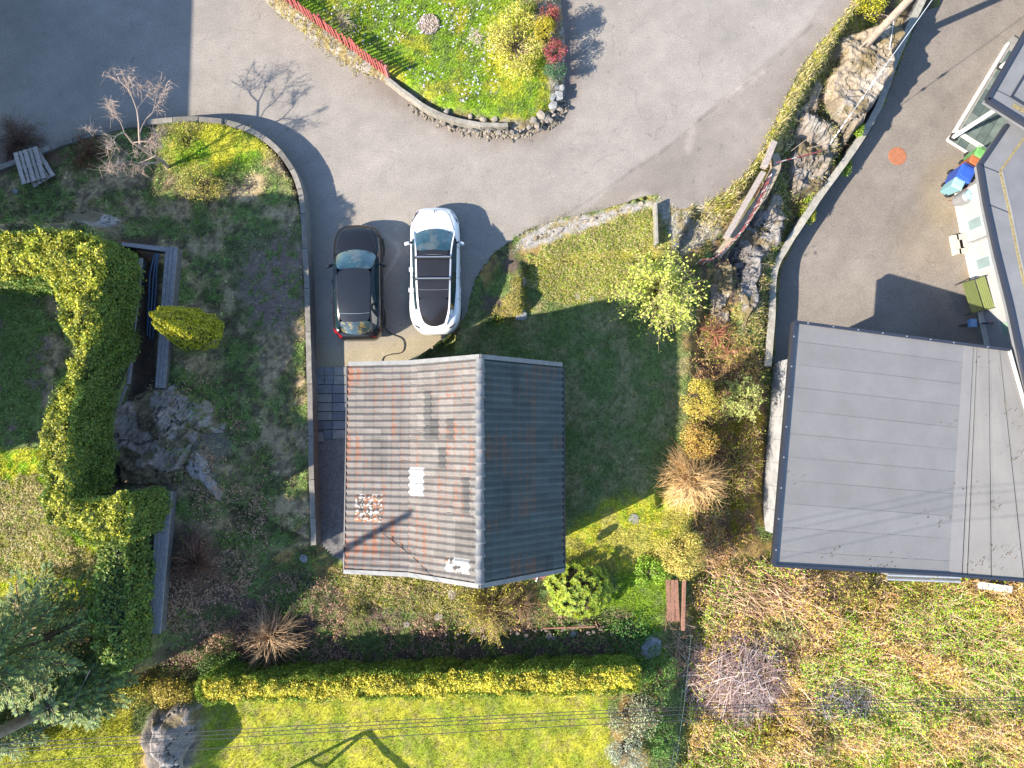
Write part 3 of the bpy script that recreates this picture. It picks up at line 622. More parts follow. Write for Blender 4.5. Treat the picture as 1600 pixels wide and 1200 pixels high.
for side, segs, NC, sl_ in ((0, left, NCL, sL), (1, right, NCR, sR)):
    Va, Fa, Ca = tile_arr(sl_*1.09)
    for c in range(NC):
        s0 = c*sl_; pu, d = along(segs, s0+.02); pl, _ = along(segs, min(s0+sl_*1.0, (lenL if side == 0 else lenR)))
        d = (pl-pu)/np.linalg.norm(pl-pu); ex = np.array([d[0], 0, d[1]]); ey = np.array([0, 1, 0]) if d[0] > 0 else np.array([0, -1, 0]); ez = np.cross(ex, ey)
        for r in range(NROW):
            yc = YT-(r+.5)*PW; org = np.array([pu[0], yc, pu[1]])+ez*(.012+.002*rng.normal())
            pxc, pyc = PX(org[0]+d[0]*.16, yc, org[2]+.0); m_ = tm
            if side == 0:
                if 636 < pxc < 664 and 731 < pyc < 780: m_ = tm_white
                elif 563 < pxc < 594 and 776 < pyc < 818: m_ = tm_peel
                elif (697 < pxc < 730 and 876 < pyc < 896): m_ = tm_white if (c+r) % 3 else tm_peel
                elif (660 < pxc < 686 and 655 < pyc < 690) or (686 < pxc < 699 and 700 < pyc < 738) or (697 < pxc < 710 and 655 < pyc < 690) or (662 < pxc < 674 and 612 < pyc < 650) or (720 < pxc < 735 and 745 < pyc < 800): m_ = tm_dark
            jit = rng.normal(0, .006, 3)
            if side == 0 and c < 10:
                o = proto if not used else bpy.data.objects.new('roof_tile', tile_me)
                if used: COL.objects.link(o); o.parent = roof
                used = True
                M = Matrix(((ex[0], ey[0], ez[0], org[0]), (ex[1], ey[1], ez[1], org[1]), (ex[2], ey[2], ez[2], org[2]), (0, 0, 0, 1)))
                o.matrix_local = M @ Matrix.Rotation(jit[0]*3, 4, 'Z')
                if m_ is not tm: o.material_slots[0].link = 'OBJECT'; o.material_slots[0].material = m_
            else:
                V = org+Va[:, :1]*ex+Va[:, 1:2]*ey+Va[:, 2:]*ez+jit*.5
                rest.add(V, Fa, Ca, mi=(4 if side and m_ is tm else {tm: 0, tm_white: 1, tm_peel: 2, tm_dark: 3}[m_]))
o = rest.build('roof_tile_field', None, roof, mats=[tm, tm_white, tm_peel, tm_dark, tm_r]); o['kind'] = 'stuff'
# ridge caps
capm = mat('ridge_cap', (.165, .165, .165), .7, noise=.25, nscale=7, bump=.004, speck=.15, col2=(.3, .12, .05), c2scale=7, c2thr=.66, c2soft=.02)
a_ = np.linspace(-.15*math.pi, 1.15*math.pi, 9); mb = MB()
prs = []
for yy, rr in ((0, .122), (-.36, .135), (-.37, .163), (-.43, .163)): prs.append(np.c_[rr*np.cos(a_), np.full(9, yy), rr*np.sin(a_)*.8])
V = np.concatenate(prs); i = np.arange(8); F = np.concatenate([np.stack([i+r*9, i+1+r*9, i+1+(r+1)*9, i+(r+1)*9], -1) for r in range(3)]); mb.add(V, F)
cap0 = mb.build('ridge_cap', capm, roof, smooth=True)
NC_ = 17
for i in range(NC_):
    o = cap0 if i == 0 else cap0.copy()
    if i: COL.objects.link(o); o.parent = roof
    o.location = (PR[2][0]+.006*rng.normal(), YT-.0-i*(YT-YB-.03)/NC_, PR[2][1]+.0); o.rotation_euler = (0, .02*rng.normal(), .02*rng.normal())
trim = mat('verge_trim', (.17, .17, .165), .6, noise=.2, nscale=5)
for y_, ex_ in ((YB-.055, .1), (YT+.055, .04)):
    for i in range(3):
        a = np.array([PR[i][0], y_, PR[i][1]+.03]); b = np.array([PR[i+1][0], y_, PR[i+1][1]+.03])
        if i == 0: a = a-(b-a)/np.linalg.norm(b-a)*ex_
        if i == 2: b = b+(b-a)/np.linalg.norm(b-a)*ex_
        n = np.array([-(b-a)[2], 0, (b-a)[0]]); n = n/np.linalg.norm(n); n = n if n[2] > 0 else -n; h = np.array([0, .07, 0])
        V = [a-h, a+h, b+h, b-h, a-h+n*.045, a+h+n*.045, b+h+n*.045, b-h+n*.045]; V = [v-n*.10 if k < 4 else v for k, v in enumerate(V)]
        mb = MB(); mb.add(V, [[0, 3, 2, 1], [4, 5, 6, 7], [0, 1, 5, 4], [1, 2, 6, 5], [2, 3, 7, 6], [3, 0, 4, 7]]); mb.build('verge_board', trim, roof)
mb = MB(); mb.tube([(-4.93, YB, 2.22), (-4.93, YT, 2.24)], .05, 8); mb.build('gutter', dark_metal, gar)
mb = MB(); mb.tube([(2.40, YB-.05, 2.20), (2.40, YT, 2.22)], .06, 8); mb.build('gutter', dark_metal, gar)
mb = MB(); mb.tube([(-4.93, -1.3, 2.2), (-4.93, -1.3, 2.0), (-4.6, -1.3, 1.8), (-4.6, -1.3, .1)], .035, 6); mb.build('downpipe', grey_metal, gar)
# roof wire
mb = MB(); w0 = np.array([-2.9, -3.7, 2.9]); mb.tube([(-3.6, -3.2, 2.75), (-3.1, -3.55, 2.84), (-2.6, -3.9, 3.0), (-2.1, -4.3, 3.42), (-1.75, -4.52, 3.7), (-1.5, -4.7, 3.2)], .012, 4); o = mb.build('roof_cable', black_rubber); tag(o, 'thin black cable hanging over the lower verge of the tiled roof', 'cable')

# ---- paving slabs by the garage
slabm = [mat('slab_%s' % n_, c, .8, noise=.18, nscale=5, speck=.15, bump=.004) for n_, c in (('grey', (.15, .155, .16)), ('light', (.20, .19, .17)), ('dark', (.11, .12, .13)))]
pav = bpy.data.objects.new('paving', None); COL.objects.link(pav); pav['kind'] = 'structure'
rows = [573, 587, 601, 615, 629, 643, 657, 671, 686]
for r in range(len(rows)-1):
    cuts = [(493, 507, 521, 547)] if r == 0 else ([(493, 507, 521, 547)] if r == 1 else [(493, 519, 547)])
    if r == 7: cuts = [(505, 519, 547)]
    cs = cuts[0]
    for k in range(len(cs)-1):
        q = WP([(cs[k]+.6, rows[r]+.7+.3*rng.random()), (cs[k+1]-.6, rows[r]+.5+rng.random()*.4), (cs[k+1]-.6, rows[r+1]-.7), (cs[k]+.6, rows[r+1]-.6)], .03)
        mb = MB(); zz = .022+.008*rng.random(4); mb.prism(q, -.02, zz); mb.build('paving_slab', slabm[int(rng.integers(3)) if r > 1 else (1 if k == len(cs)-2 else 0)], pav, bevel=.004)
q = WP([(494, 675), (503, 674), (508, 690), (495, 691)], .05); mb = MB(); mb.prism(q, .03, .05); mb.build('paving_slab', slabm[1], pav)
mb = MB(); mb.prism(WP([(491, 572), (549, 572), (549, 690), (491, 690)], -.02), -.06, -.02); mb.build('bedding', grav_mat, pav)

# ---- flat-roofed building on the right
felt = mat('roof_felt', (.184, .175, .166), .9, noise=.08, nscale=1.0, speck=.34, bump=.004, bscale=80, vcol=True)
def bil(TL, TR, BL, BR, s, t): return (TL*(1-s)+TR*s)*(1-t)+(BL*(1-s)+BR*s)*t
bld = thing('flat_roofed_building', 'large grey flat-roofed building with felt strips beside the brown driveway', 'building')
TL = P3(1241, 503, 1.8); TR = P3(1506, 538, .42); BL = P3(1209, 883, 1.8); BR = P3(1482, 898, .42)
TR2 = P3(1576, 547, .30); BR2 = P3(1680, 914, .30)
rf = MB(); 
pl = [TL, TR, TR2, BR2, BR, BL]; V = [p-np.array([0, 0, .03]) for p in pl]+[p-np.array([0, 0, .32]) for p in pl]
rf.add(V, [[5, 4, 1, 0], [4, 3, 2, 1], [6, 7, 10, 11], [7, 8, 9, 10]]); i = np.arange(6); rf.add(V, np.stack([i, (i+1) % 6, (i+1) % 6+6, i+6], -1))
roofb = rf.build('roof', dark_metal, bld)
def panel(q, th, name, c, lipedge=None, parent=None, m=felt):
    q = [np.array(a) for a in q]; up = np.array([0, 0, 1.0]); t_ = [th, th, th, th]
    if lipedge is not None:
        for e in lipedge: t_[e] = th+.014
    V = [a for a in q]+[a+up*t_[k] for k, a in enumerate(q)]; mb = MB(); mb.add(V, [[0, 3, 2, 1][::-1] if False else [3, 2, 1, 0], [4, 5, 6, 7], [0, 1, 5, 4], [1, 2, 6, 5], [2, 3, 7, 6], [3, 0, 4, 7]], c)
    return mb.build(name, m, parent or roofb)
ts = [(532-36.6-500)/384+k*36.6/384 for k in range(0, 12)]; ts[0] = 0; ts = [max(0, min(1, t)) for t in ts]
ts = sorted(set([0]+[(531+36.7*k-501)/383 for k in range(10)]+[1]))
for k in range(len(ts)-1):
    a, b = ts[k], ts[k+1]; g = .004
    c = np.array([1, 1, 1])*rng.uniform(.95, 1.05)
    panel([bil(TL, TR, BL, BR, 0, b+g/2), bil(TL, TR, BL, BR, 1, b+g/2), bil(TL, TR, BL, BR, 1, a), bil(TL, TR, BL, BR, 0, a)], -.014, 'felt_strip', c, lipedge=(2, 3))
W = lambda s, t: bil(TR, TR2, BR, BR2, s, t)
cuts = [0, .10, .30, .52, .74, 1.0]
cuts0 = [.0, .24, .27, .52, .80, 1.0]
for k in range(5):
    a0, b0 = [0, .22, .30, .56, .80, 1][k], [0, .22, .30, .56, .80, 1][k+1]; a1, b1 = [0, .11, .15, .34, .60, 1][k], [0, .11, .15, .34, .60, 1][k+1]
    p = bil(TR, TR2, BR, BR2, a0, 0), bil(TR, TR2, BR, BR2, b0-.008, 0), bil(TR, TR2, BR, BR2, b1-.006, 1), bil(TR, TR2, BR, BR2, a1, 1)
    if k == 0:
        m1 = (p[0]*.55+p[3]*.45); m2 = p[1]*.55+p[2]*.45
        panel([m1, m2, p[1], p[0]], -.012, 'felt_strip', (1.0, 1, 1), (0, 1)); panel([p[3], p[2], m2, m1], -.014, 'felt_strip', (.98, .98, .98), (2, 3))
    else: panel([p[3], p[2], p[1], p[0]], -.010+.003*(k % 2), 'felt_strip', np.array([1.08, 1.06, 1.0])*(1+.04*(k % 2)), (0, 3))
puddle = mat('dried_silt', (.13, .115, .085), .9, noise=.3, nscale=3, speck=.3)
for cx, cy, rx, ry, aa in ((1556, 600, 7, 30, .15), (1568, 640, 5, 16, .1), (1549, 720, 3, 30, -.05)):
    th_ = np.linspace(0, 2*math.pi, 28)[:-1]; rr = 1+.25*(vnoise(np.cos(th_)*2+cx, np.sin(th_)*2, 5)-.5)
    pts = [P(cx+(rx*math.cos(t)*r_-ry*math.sin(t)*r_*aa*.6), cy+ry*math.sin(t)*r_, .33) for t, r_ in zip(th_, rr)]
    mb = MB(); mb.prism(pts, .331, .333); o = mb.build('silt_stain', puddle, roofb)
mb = MB()
for px_, py_, n_ in ((1300, 862, 10), (1380, 885, 26), (1530, 885, 34), (1520, 760, 8), (1560, 790, 10), (1545, 560, 6), (1575, 650, 10), (1595, 715, 22), (1240, 752, 6), (1460, 812, 8), (1480, 650, 3), (1570, 860, 22)):
    for _ in range(n_):
        a, b = px_+rng.normal(0, 16), py_+rng.normal(0, 9)
        # height on the pitched or level part
        t = np.clip((b-505)/380, 0, 1); xs = 1241-32*t; xe = 1506-24*t; zz = 1.8-(1.38*np.clip((a-xs)/(xe-xs), 0, 1)) if a < xe else .40
        if b > 880+(a-1209)*.055-4 or a < xs+6 or a > 1600: continue
        p = P(a, b, zz+.02); s = rng.uniform(.010, .028); mb.add([(p[0]-s, p[1]-s*.5, zz+.03), (p[0]+s*.3, p[1]-s, zz+.05), (p[0]+s, p[1]+s*.6, zz+.03), (p[0]-s*.2, p[1]+s, zz+.045)], [[0, 1, 2, 3]], np.array([.12, .07, .02])*rng.uniform(.5, 1.6))
o = mb.build('leaf_litter', leaf_mat, roofb); o['kind'] = 'stuff'
# edge trim with small fixing heads
edge = mat('edge_flashing', (.045, .05, .065), .4, metal=.4)
def bar(p, q, wd, h, name, m, parent, off=0, lift=0):
    p = np.array(p, float); q = np.array(q, float); u = (q-p); l = np.linalg.norm(u); u /= l; s = np.cross(u, [0, 0, 1]); s /= np.linalg.norm(s)+1e-9; n = np.cross(s, u)
    V = []
    for zz in (-h/2, h/2):
        for a, b in ((0, -1), (1, -1), (1, 1), (0, 1)): V.append((p if a == 0 else q)+s*(b*wd/2+off)+n*(zz+lift))
    mb = MB(); mb.add(V, [[0, 3, 2, 1], [4, 5, 6, 7], [0, 1, 5, 4], [1, 2, 6, 5], [2, 3, 7, 6], [3, 0, 4, 7]]); return mb.build(name, m, parent)
for a, b in ((TL, TR), (TR, TR2), (BL, BR), (BR, BR2), (TL, BL)):
    o = bar(a, b, .10, .16, 'edge_trim', edge, roofb, lift=.0)
bar(TR2, BR2, .10, .14, 'edge_trim', mat('pale_trim', (.45, .42, .40), .6), roofb)
mb = MB()
for a, b in ((TL, TR), (TR, TR2), (TL, BL)):
    l = np.linalg.norm(b-a)
    for k in range(int(l/1.0)):
        p = a+(b-a)*(k+.5)/int(l/1.0); mb.box((p[0], p[1], p[2]+.09), (.05, .05, .02))
o = mb.build('fixing_heads', grey_metal, roofb); o['kind'] = 'stuff'
# walls under it
bw = mat('building_wall', (.30, .295, .29), .8, noise=.22, nscale=3, speck=.25, col2=(.30, .29, .27), c2scale=5, c2thr=.62, c2soft=.1, vcol=True)
wq = [P(1204, 568, -2.4), P(1181, 824, -2.4), P(1440, 868, -2.4)+np.array([1.5, 0]), P(1560, 600, -2.4)+np.array([1.0, -1.0])]
WQ = np.array([wq[0], wq[1], (21.0, wq[1][1]-.75), (20.0, wq[0][1]-1.2)])
mb = MB(); Wm0 = np.array([17.0, WQ[0][1]-.75]); Wm1 = np.array([16.6, WQ[1][1]-.45]); mb.prism(np.array([WQ[0], WQ[1], Wm1, Wm0]), -2.6, [1.3, 1.3, -.15, -.15]); mb.prism(np.array([Wm0, Wm1, WQ[2], WQ[3]]), -2.6, -.15); mb.build('wall', bw, bld)
mb = MB(); d = WQ[1]-WQ[0]; L_ = np.linalg.norm(d); u = d/L_; nrm = np.array([u[1], -u[0]]); nrm = nrm if nrm[0] < 0 else -nrm
for k in range(int(L_/.9)):
    p = WQ[0]+u*(k+.5)*.9+nrm*.012; mb.box((p[0], p[1], -.6), (.012, .03, 3.9), math.atan2(u[1], u[0])+math.pi/2)
o = mb.build('wall_battens', bw, bld); o['kind'] = 'stuff'
for k in range(26):        # row of vent blocks under the eave
    p = WQ[0]+u*(.15+k*L_/26)+nrm*.05; mb = MB(); mb.box((p[0], p[1], 1.1), (.10, .16, .12), math.atan2(u[1], u[0])+math.pi/2); mb.build('eave_block', bw, bld)
# corrugated lean-to at its lower side
p0 = P3(1386, 896, -.6); p1 = P3(1500, 900, -.6); mb = MB(); n = 60; 
for k in range(5):
    mb.tube([p0+np.array([0, .45-.16*k, .10-.03*k]), p1+np.array([0, .45-.16*k, .10-.03*k])], .075, 8, (1, 1, 1))
lt = thing('lean_to_roof', 'small silvery corrugated roof sheet below the big grey roof', 'roof sheet'); mb.build('corrugated_sheet', mat('zinc', (.55, .55, .53), .3, metal=.7, noise=.15), lt)
for xx in (p0[0]+.1, p1[0]-.1): m2 = MB(); m2.box((xx, p0[1]-.05, -1.2), (.08, .08, 1.1)); m2.build('post', wood_grey, lt)
mb = MB(); q0, q1 = P3(1530, 914, -.6), P3(1580, 921, -.6); c = (q0+q1)/2; mb.box(c, (1.3, .26, .05), math.atan2((q1-q0)[1], (q1-q0)[0])); o = mb.build('board', white_paint, bevel=.01); tag(o, 'pale flat board sticking out under the lower edge of the big roof', 'board')
m2 = MB(); m2.box(c-np.array([0, -.05, .55]), (1.1, .08, 1.06), 0); m2.build('support', wood_grey, o)
# low wall of the driveway
lw = thing('driveway_wall', 'low pale concrete wall along the rocky edge of the brown driveway', 'wall')
lp = smooth_path([(1200, 572), (1206, 500), (1210, 425), (1232, 380), (1257, 342), (1288, 296), (1322, 250), (1350, 208), (1370, 172), (1385, 135), (1400, 92), (1420, 45), (1442, 0), (1475, -70)], -1.42, 8)
mb = MB(); ribbon(mb, lp, .24, -2.7, -1.46, (.8, .85, .9), .02); mb.build('wall_face', concrete, lw)
for i in range(0, len(lp)-1, 8):
    p = lp[i:i+9]; mb = MB(); ribbon(mb, p, .27, -1.47, -1.40+.006*(i/8 % 2), np.array([1.25, 1.22, 1.12])*rng.uniform(.9, 1.1), .02); mb.build('coping_stone', concrete, lw, bevel=.008)

# ---- houses at the right edge
hs = thing('modern_house', 'white clad house with flat grey roof beside the coloured bins', 'house')
ZR = .5
R2 = [(1572, 196), (1530, 258), (1540, 318), (1556, 392), (1578, 480), (1612, 640), (1665, 880), (2000, 880), (2000, 100), (1640, 100)]
roof2 = mat('roof_membrane', (.15, .15, .152), .8, noise=.14, nscale=1.2, speck=.12, vcol=True)
mb = MB(); mb.prism(WP(R2, ZR), ZR-.3, ZR); r2 = mb.build('roof', roof2, hs)
def edgebars(poly, z, wd, h, m, par, name, idx):
    for a, b in idx: bar(P3(*poly[a], z), P3(*poly[b], z), wd, h, name, m, par)
edgebars(R2, ZR+.03, .14, .14, edge, r2, 'parapet_trim', [(0, 1), (1, 2), (2, 3), (3, 4), (4, 5), (5, 6)])
inner = [(1600, 216), (1563, 268), (1577, 330), (1590, 395), (1606, 470), (1640, 600)]
silt = mat('mossy_silt', (.20, .16, .075), .95, noise=.45, nscale=10, speck=.3)
for i in range(len(inner)-1):
    bar(P3(*inner[i], ZR), P3(*inner[i+1], ZR), .10, .05, 'roof_channel', silt, r2); bar(P3(inner[i][0]+3, inner[i][1], ZR+.03), P3(inner[i+1][0]+3, inner[i+1][1], ZR+.03), .05, .10, 'roof_step', roof2, r2)
up_ = [(inner[0][0]+4, inner[0][1]), (inner[1][0]+4, inner[1][1]), (inner[2][0]+4, 330), (inner[3][0]+4, 395), (1611, 470), (1644, 600), (2000, 600), (2000, 150)]
mb = MB(); mb.prism(WP(up_, ZR+.07), ZR, ZR+.07); mb.build('roof_deck', mat('roof_deck2', (.135, .135, .14), .8, noise=.12, nscale=1, speck=.12), r2)
for (a, b, c_, d_) in ((1532, 258, 1562, 270), (1541, 318, 1576, 332)): bar(P3(a, b, ZR+.006), P3(c_, d_, ZR+.006), .03, .012, 'seam', edge, r2)
R1 = [(1542, 156), (1604, 48), (1760, -220), (2100, -100), (2100, 300), (1660, 230)]
Z1 = 1.05
mb = MB(); mb.prism(WP(R1, Z1), Z1-.3, Z1); r1 = mb.build('upper_roof', roof2, hs); edgebars(R1, Z1+.04, .16, .16, edge, r1, 'parapet_trim', [(0, 1), (1, 2), (5, 0)])
i1 = [(1660, 200), (1580, 151), (1600, 118), (1640, 55)]
for i in range(3): bar(P3(*i1[i], Z1+.02), P3(*i1[i+1], Z1+.02), .06, .08, 'roof_step', edge, r1)
for a, b in ((P3(1577, 166, Z1+.02), P3(1640, 200, Z1+.02)),): bar(a+np.array([.15, .05, 0]), b+np.array([.15, .05, 0]), .14, .03, 'roof_channel', silt, r1)
bar(P3(1556, 140, Z1+.006), P3(1580, 152, Z1+.006), .02, .012, 'seam', edge, r1)
# wall
WF = np.array([P(1525, 262, -2.4), P(1494, 303, -2.4), P(1500, 335, -2.4), P(1506, 365, -2.4), P(1514, 402, -2.4), P(1523, 443, -2.4), P(1535, 500, -2.4), P(1548, 560, -2.4), P(1560, 620, -2.4)])
body = np.r_[WF, [(30, WF[-1][1]), (30, 14), (P(1600, 150, -2.4))]]
clad = mat('white_cladding', (.30, .29, .285), .6, noise=.05, vcol=True)
mb = MB(); mb.prism(body, -2.6, ZR-.3); mb.build('wall', clad, hs)
mb = MB()
for i in range(1, len(WF)-1):
    a, b = WF[i], WF[i+1]; l = np.linalg.norm(b-a); u2 = (b-a)/l; nn = np.array([u2[1], -u2[0]]); nn = nn if nn[0] < 0 else -nn
    for k in range(17):
        p = (a+b)/2+nn*.012; mb.box((p[0], p[1], -2.2+k*.148), (l, .026, .138), math.atan2(u2[1], u2[0]), col=np.ones(3)*rng.uniform(.93, 1.05))
o = mb.build('cladding_boards', clad, hs); o['kind'] = 'stuff'
mb = MB()
for i in range(1, len(WF)-1):
    a, b = WF[i], WF[i+1]; u2 = (b-a)/np.linalg.norm(b-a); nn = np.array([u2[1], -u2[0]]); nn = nn if nn[0] < 0 else -nn
    bar(np.r_[a+nn*.07, -2.32], np.r_[b+nn*.07, -2.32], .16, .16, 'plinth', white_paint, hs)
glass = mat('window_glass', (.16, .21, .21), .25, spec=.4, noise=.1, nscale=3)
winfr = mat('window_frame', (.36, .38, .38), .4)
wdir = (WF[5]-WF[2]); wdir /= np.linalg.norm(wdir); wn_ = np.array([wdir[1], -wdir[0]]); wn_ = wn_ if wn_[0] < 0 else -wn_
def onwall(px, py):
    q = P(px, py, -2.4); best = None
    for i in range(1, len(WF)-1):
        a, b = WF[i], WF[i+1]; t = np.clip(np.dot(q-a, b-a)/np.dot(b-a, b-a), 0, 1); p = a+(b-a)*t; dd = np.linalg.norm(p-q)
        if best is None or dd < best[0]: best = (dd, p, (b-a)/np.linalg.norm(b-a))
    return best[1], best[2]
for (wx_, wy_) in ((1504, 358), (1516, 418)):
    p, u2 = onwall(wx_, wy_); nn = np.array([u2[1], -u2[0]]); nn = nn if nn[0] < 0 else -nn; an = math.atan2(u2[1], u2[0])
    wf = MB(); z0, z1_ = -2.0, -.2; c = p+nn*.04
    for dz in (z0, z1_): wf.box((c[0], c[1], dz), (.50, .07, .06), an)
    for s_ in (-.23, .23): q = c+u2*s_; wf.box((q[0], q[1], (z0+z1_)/2), (.05, .07, z1_-z0-.06), an)
    wf.box((c[0], c[1], -1.15), (.42, .07, .08), an)
    o = wf.build('window', winfr, hs)
    for (za, zb) in ((z0+.03, -1.19), (-1.11, z1_-.03)):
        m2 = MB(); m2.box((p[0]+nn[0]*.035, p[1]+nn[1]*.035, (za+zb)/2), (.41, .02, zb-za), an); m2.build('pane', glass, o)
p, u2 = onwall(1509, 383); nn = -np.array([-u2[1], u2[0]]); nn = nn if nn[0] < 0 else -nn
mb = MB(); q = p+nn*.09; mb.tube([(q[0], q[1], -.0), (q[0], q[1], -1.9), (q[0]+nn[0]*.12, q[1]+nn[1]*.12, -2.15)], .04, 8); mb.build('downpipe', grey_metal, hs)
q = onwall(1541, 463)[0]; mb = MB(); mb.box((WF[5][0]-.03, WF[5][1]-.45, -.6), (.06, .05, .16)); mb.build('wall_lamp', dark_metal, hs)
wg = onwall(1540, 520)[0]; mb = MB(); mb.box((wg[0]-.03, wg[1], -.7), (.05, .5, 1.3), math.atan2(u2[1], u2[0])+math.pi/2); mb.build('window', mat('green_glass', (.20, .28, .22), .1), hs)
# posts of the porch
for (a, b) in ((1488, 215), (1562, 106)):
    mb = MB(); p = P(a, b, -2.25); mb.box((p[0], p[1], -.75), (.13, .13, 3.0), math.radians(-29)); mb.build('porch_post', white_paint, hs, bevel=.008); mb = MB(); mb.box((p[0], p[1], -2.2), (.26, .26, .06), math.radians(-29)); mb.build('post_foot', dark_metal, hs)
# off-frame neighbour whose eave shadow lies over the road and the yard
xe = -11.5-7*KX; ye = P(60, 712, 2.0)[1]; xc = xe+5*KX; yc_ = ye+(xc-P(60, 712, 2.0)[0])*.46-5*KY
nb = thing('neighbour_house', 'tall pale house outside the left of the view', 'house'); mb = MB(); mb.box((xe-4.6, yc_+13, 2.9), (8.2, 25.2, 8.0)); mb.build('wall', white_paint, nb)
mb = MB(); x0, x1 = xe-9.2, xe; y0, y1 = yc_, yc_+26; V = [(x0, y0, 6.9), (x1, y0, 6.9), (x1, y1, 6.9), (x0, y1, 6.9), (x0, y0, 7.0), (x1, y0, 7.0), (x1, y1, 7.0), (x0, y1, 7.0), ((x0+x1)/2, y0, 8.4), ((x0+x1)/2, y1, 8.4)]
mb.add(V, [[0, 3, 2, 1], [1, 2, 6, 5], [0, 4, 7, 3], [5, 6, 9, 8], [4, 8, 9, 7]]); mb.add(V, [[0, 1, 5, 8, 4], [3, 7, 9, 6, 2]]); mb.build('roof', felt, nb)

# ---- slate terrace by the house
ter = thing('slate_terrace', 'entrance terrace of green grey slate slabs edged in pale stone', 'terrace')
slm = [mat('slate_%d' % i, c, .6, noise=.15, nscale=4, speck=.12) for i, c in enumerate([(.085, .115, .105), (.115, .145, .13), (.07, .095, .09), (.14, .165, .15)])]
A0 = P(1494, 203, -2.22); A1 = P(1566, 84, -2.22); uu = A1-A0; Lu = np.linalg.norm(uu); uu /= Lu; vv = np.array([uu[1], -uu[0]])
Wt = np.linalg.norm(P(1538, 230, -2.22)-A0)+.9
mb = MB(); mb.prism([A0, A0+vv*Wt, A0+vv*Wt+uu*(Lu+1), A0+uu*(Lu+1)], -2.5, -2.25); mb.build('base', concrete, ter)
sw = .37; sl2 = .62
r_ = 0; v_ = .16
while v_ < Wt-.05:
    s_ = (.1, .38, .0, .25)[r_ % 4]*1.0-.3
    while s_ < Lu+.3:
        a = max(s_, .02); b = min(s_+sl2*(1, .8, 1.15)[r_ % 3], Lu+.3)
        if b-a > .12:
            q = [A0+uu*(a+.012)+vv*(v_+.01), A0+uu*(b-.012)+vv*(v_+.01), A0+uu*(b-.012)+vv*(v_+sw-.012), A0+uu*(a+.012)+vv*(v_+sw-.012)]
            m2 = MB(); m2.prism(q, -2.255, -2.222+.004*rng.random()); m2.build('slate_slab', slm[int(rng.integers(4))], ter)
        s_ = b
    v_ += sw; r_ += 1
def slabbar(p, q, wd, z0, z1, name, m, par):
    p = np.array(p); q = np.array(q); c = (p+q)/2; l = np.linalg.norm(q-p); mb = MB(); mb.box((c[0], c[1], (z0+z1)/2), (l, wd, z1-z0), math.atan2((q-p)[1], (q-p)[0])); return mb.build(name, m, par, bevel=.006)
slabbar(A0, A0+uu*(Lu+.6), .09, -2.42, -2.20, 'edging_stone', white_paint, ter)
slabbar(A0, A0+vv*(Wt-.3), .11, -2.42, -2.195, 'edging_stone', white_paint, ter)
B0 = P(1481, 218, -2.32); slabbar(B0, B0+vv*1.35, .07, -2.46, -2.32, 'edging_stone', white_paint, ter)
slabbar(B0, A0-uu*.04, .08, -2.46, -2.325, 'edging_stone', white_paint, ter)
for k in range(3):
    c = (A0+B0)/2+vv*(.25+k*.38); m2 = MB(); m2.box((c[0], c[1], -2.37), (.33, .36, .06), math.atan2(uu[1], uu[0])); m2.build('slate_slab', slm[(k+1) % 4], ter)
# ---- manhole covers
rust = mat('rust', (.30, .115, .055), .85, noise=.2, nscale=8, bump=.004)
mh_ = thing('manhole_cover', 'round rust-orange manhole cover in the brown driveway', 'manhole cover', (*P(1402, 244, -2.4), -2.4))
mb = MB(); mb.lathe([(.39, -.02), (.39, .012), (.33, .014)], k=36); mb.build('frame', rust, mh_)
mb = MB(); mb.lathe([(.315, -.01), (.315, .016), (.29, .018), (.28, .010), (.22, .010), (.21, .018), (.17, .018), (.16, .010), (.10, .010), (.09, .018), (.001, .018)], k=36); mb.build('lid', rust, mh_)
mb = MB()
for k in range(12):
    a = k*math.pi/6; mb.box((.25*math.cos(a), .25*math.sin(a), .014), (.05, .02, .008), a)
mb.build('studs', rust, mh_)['kind'] = 'stuff'

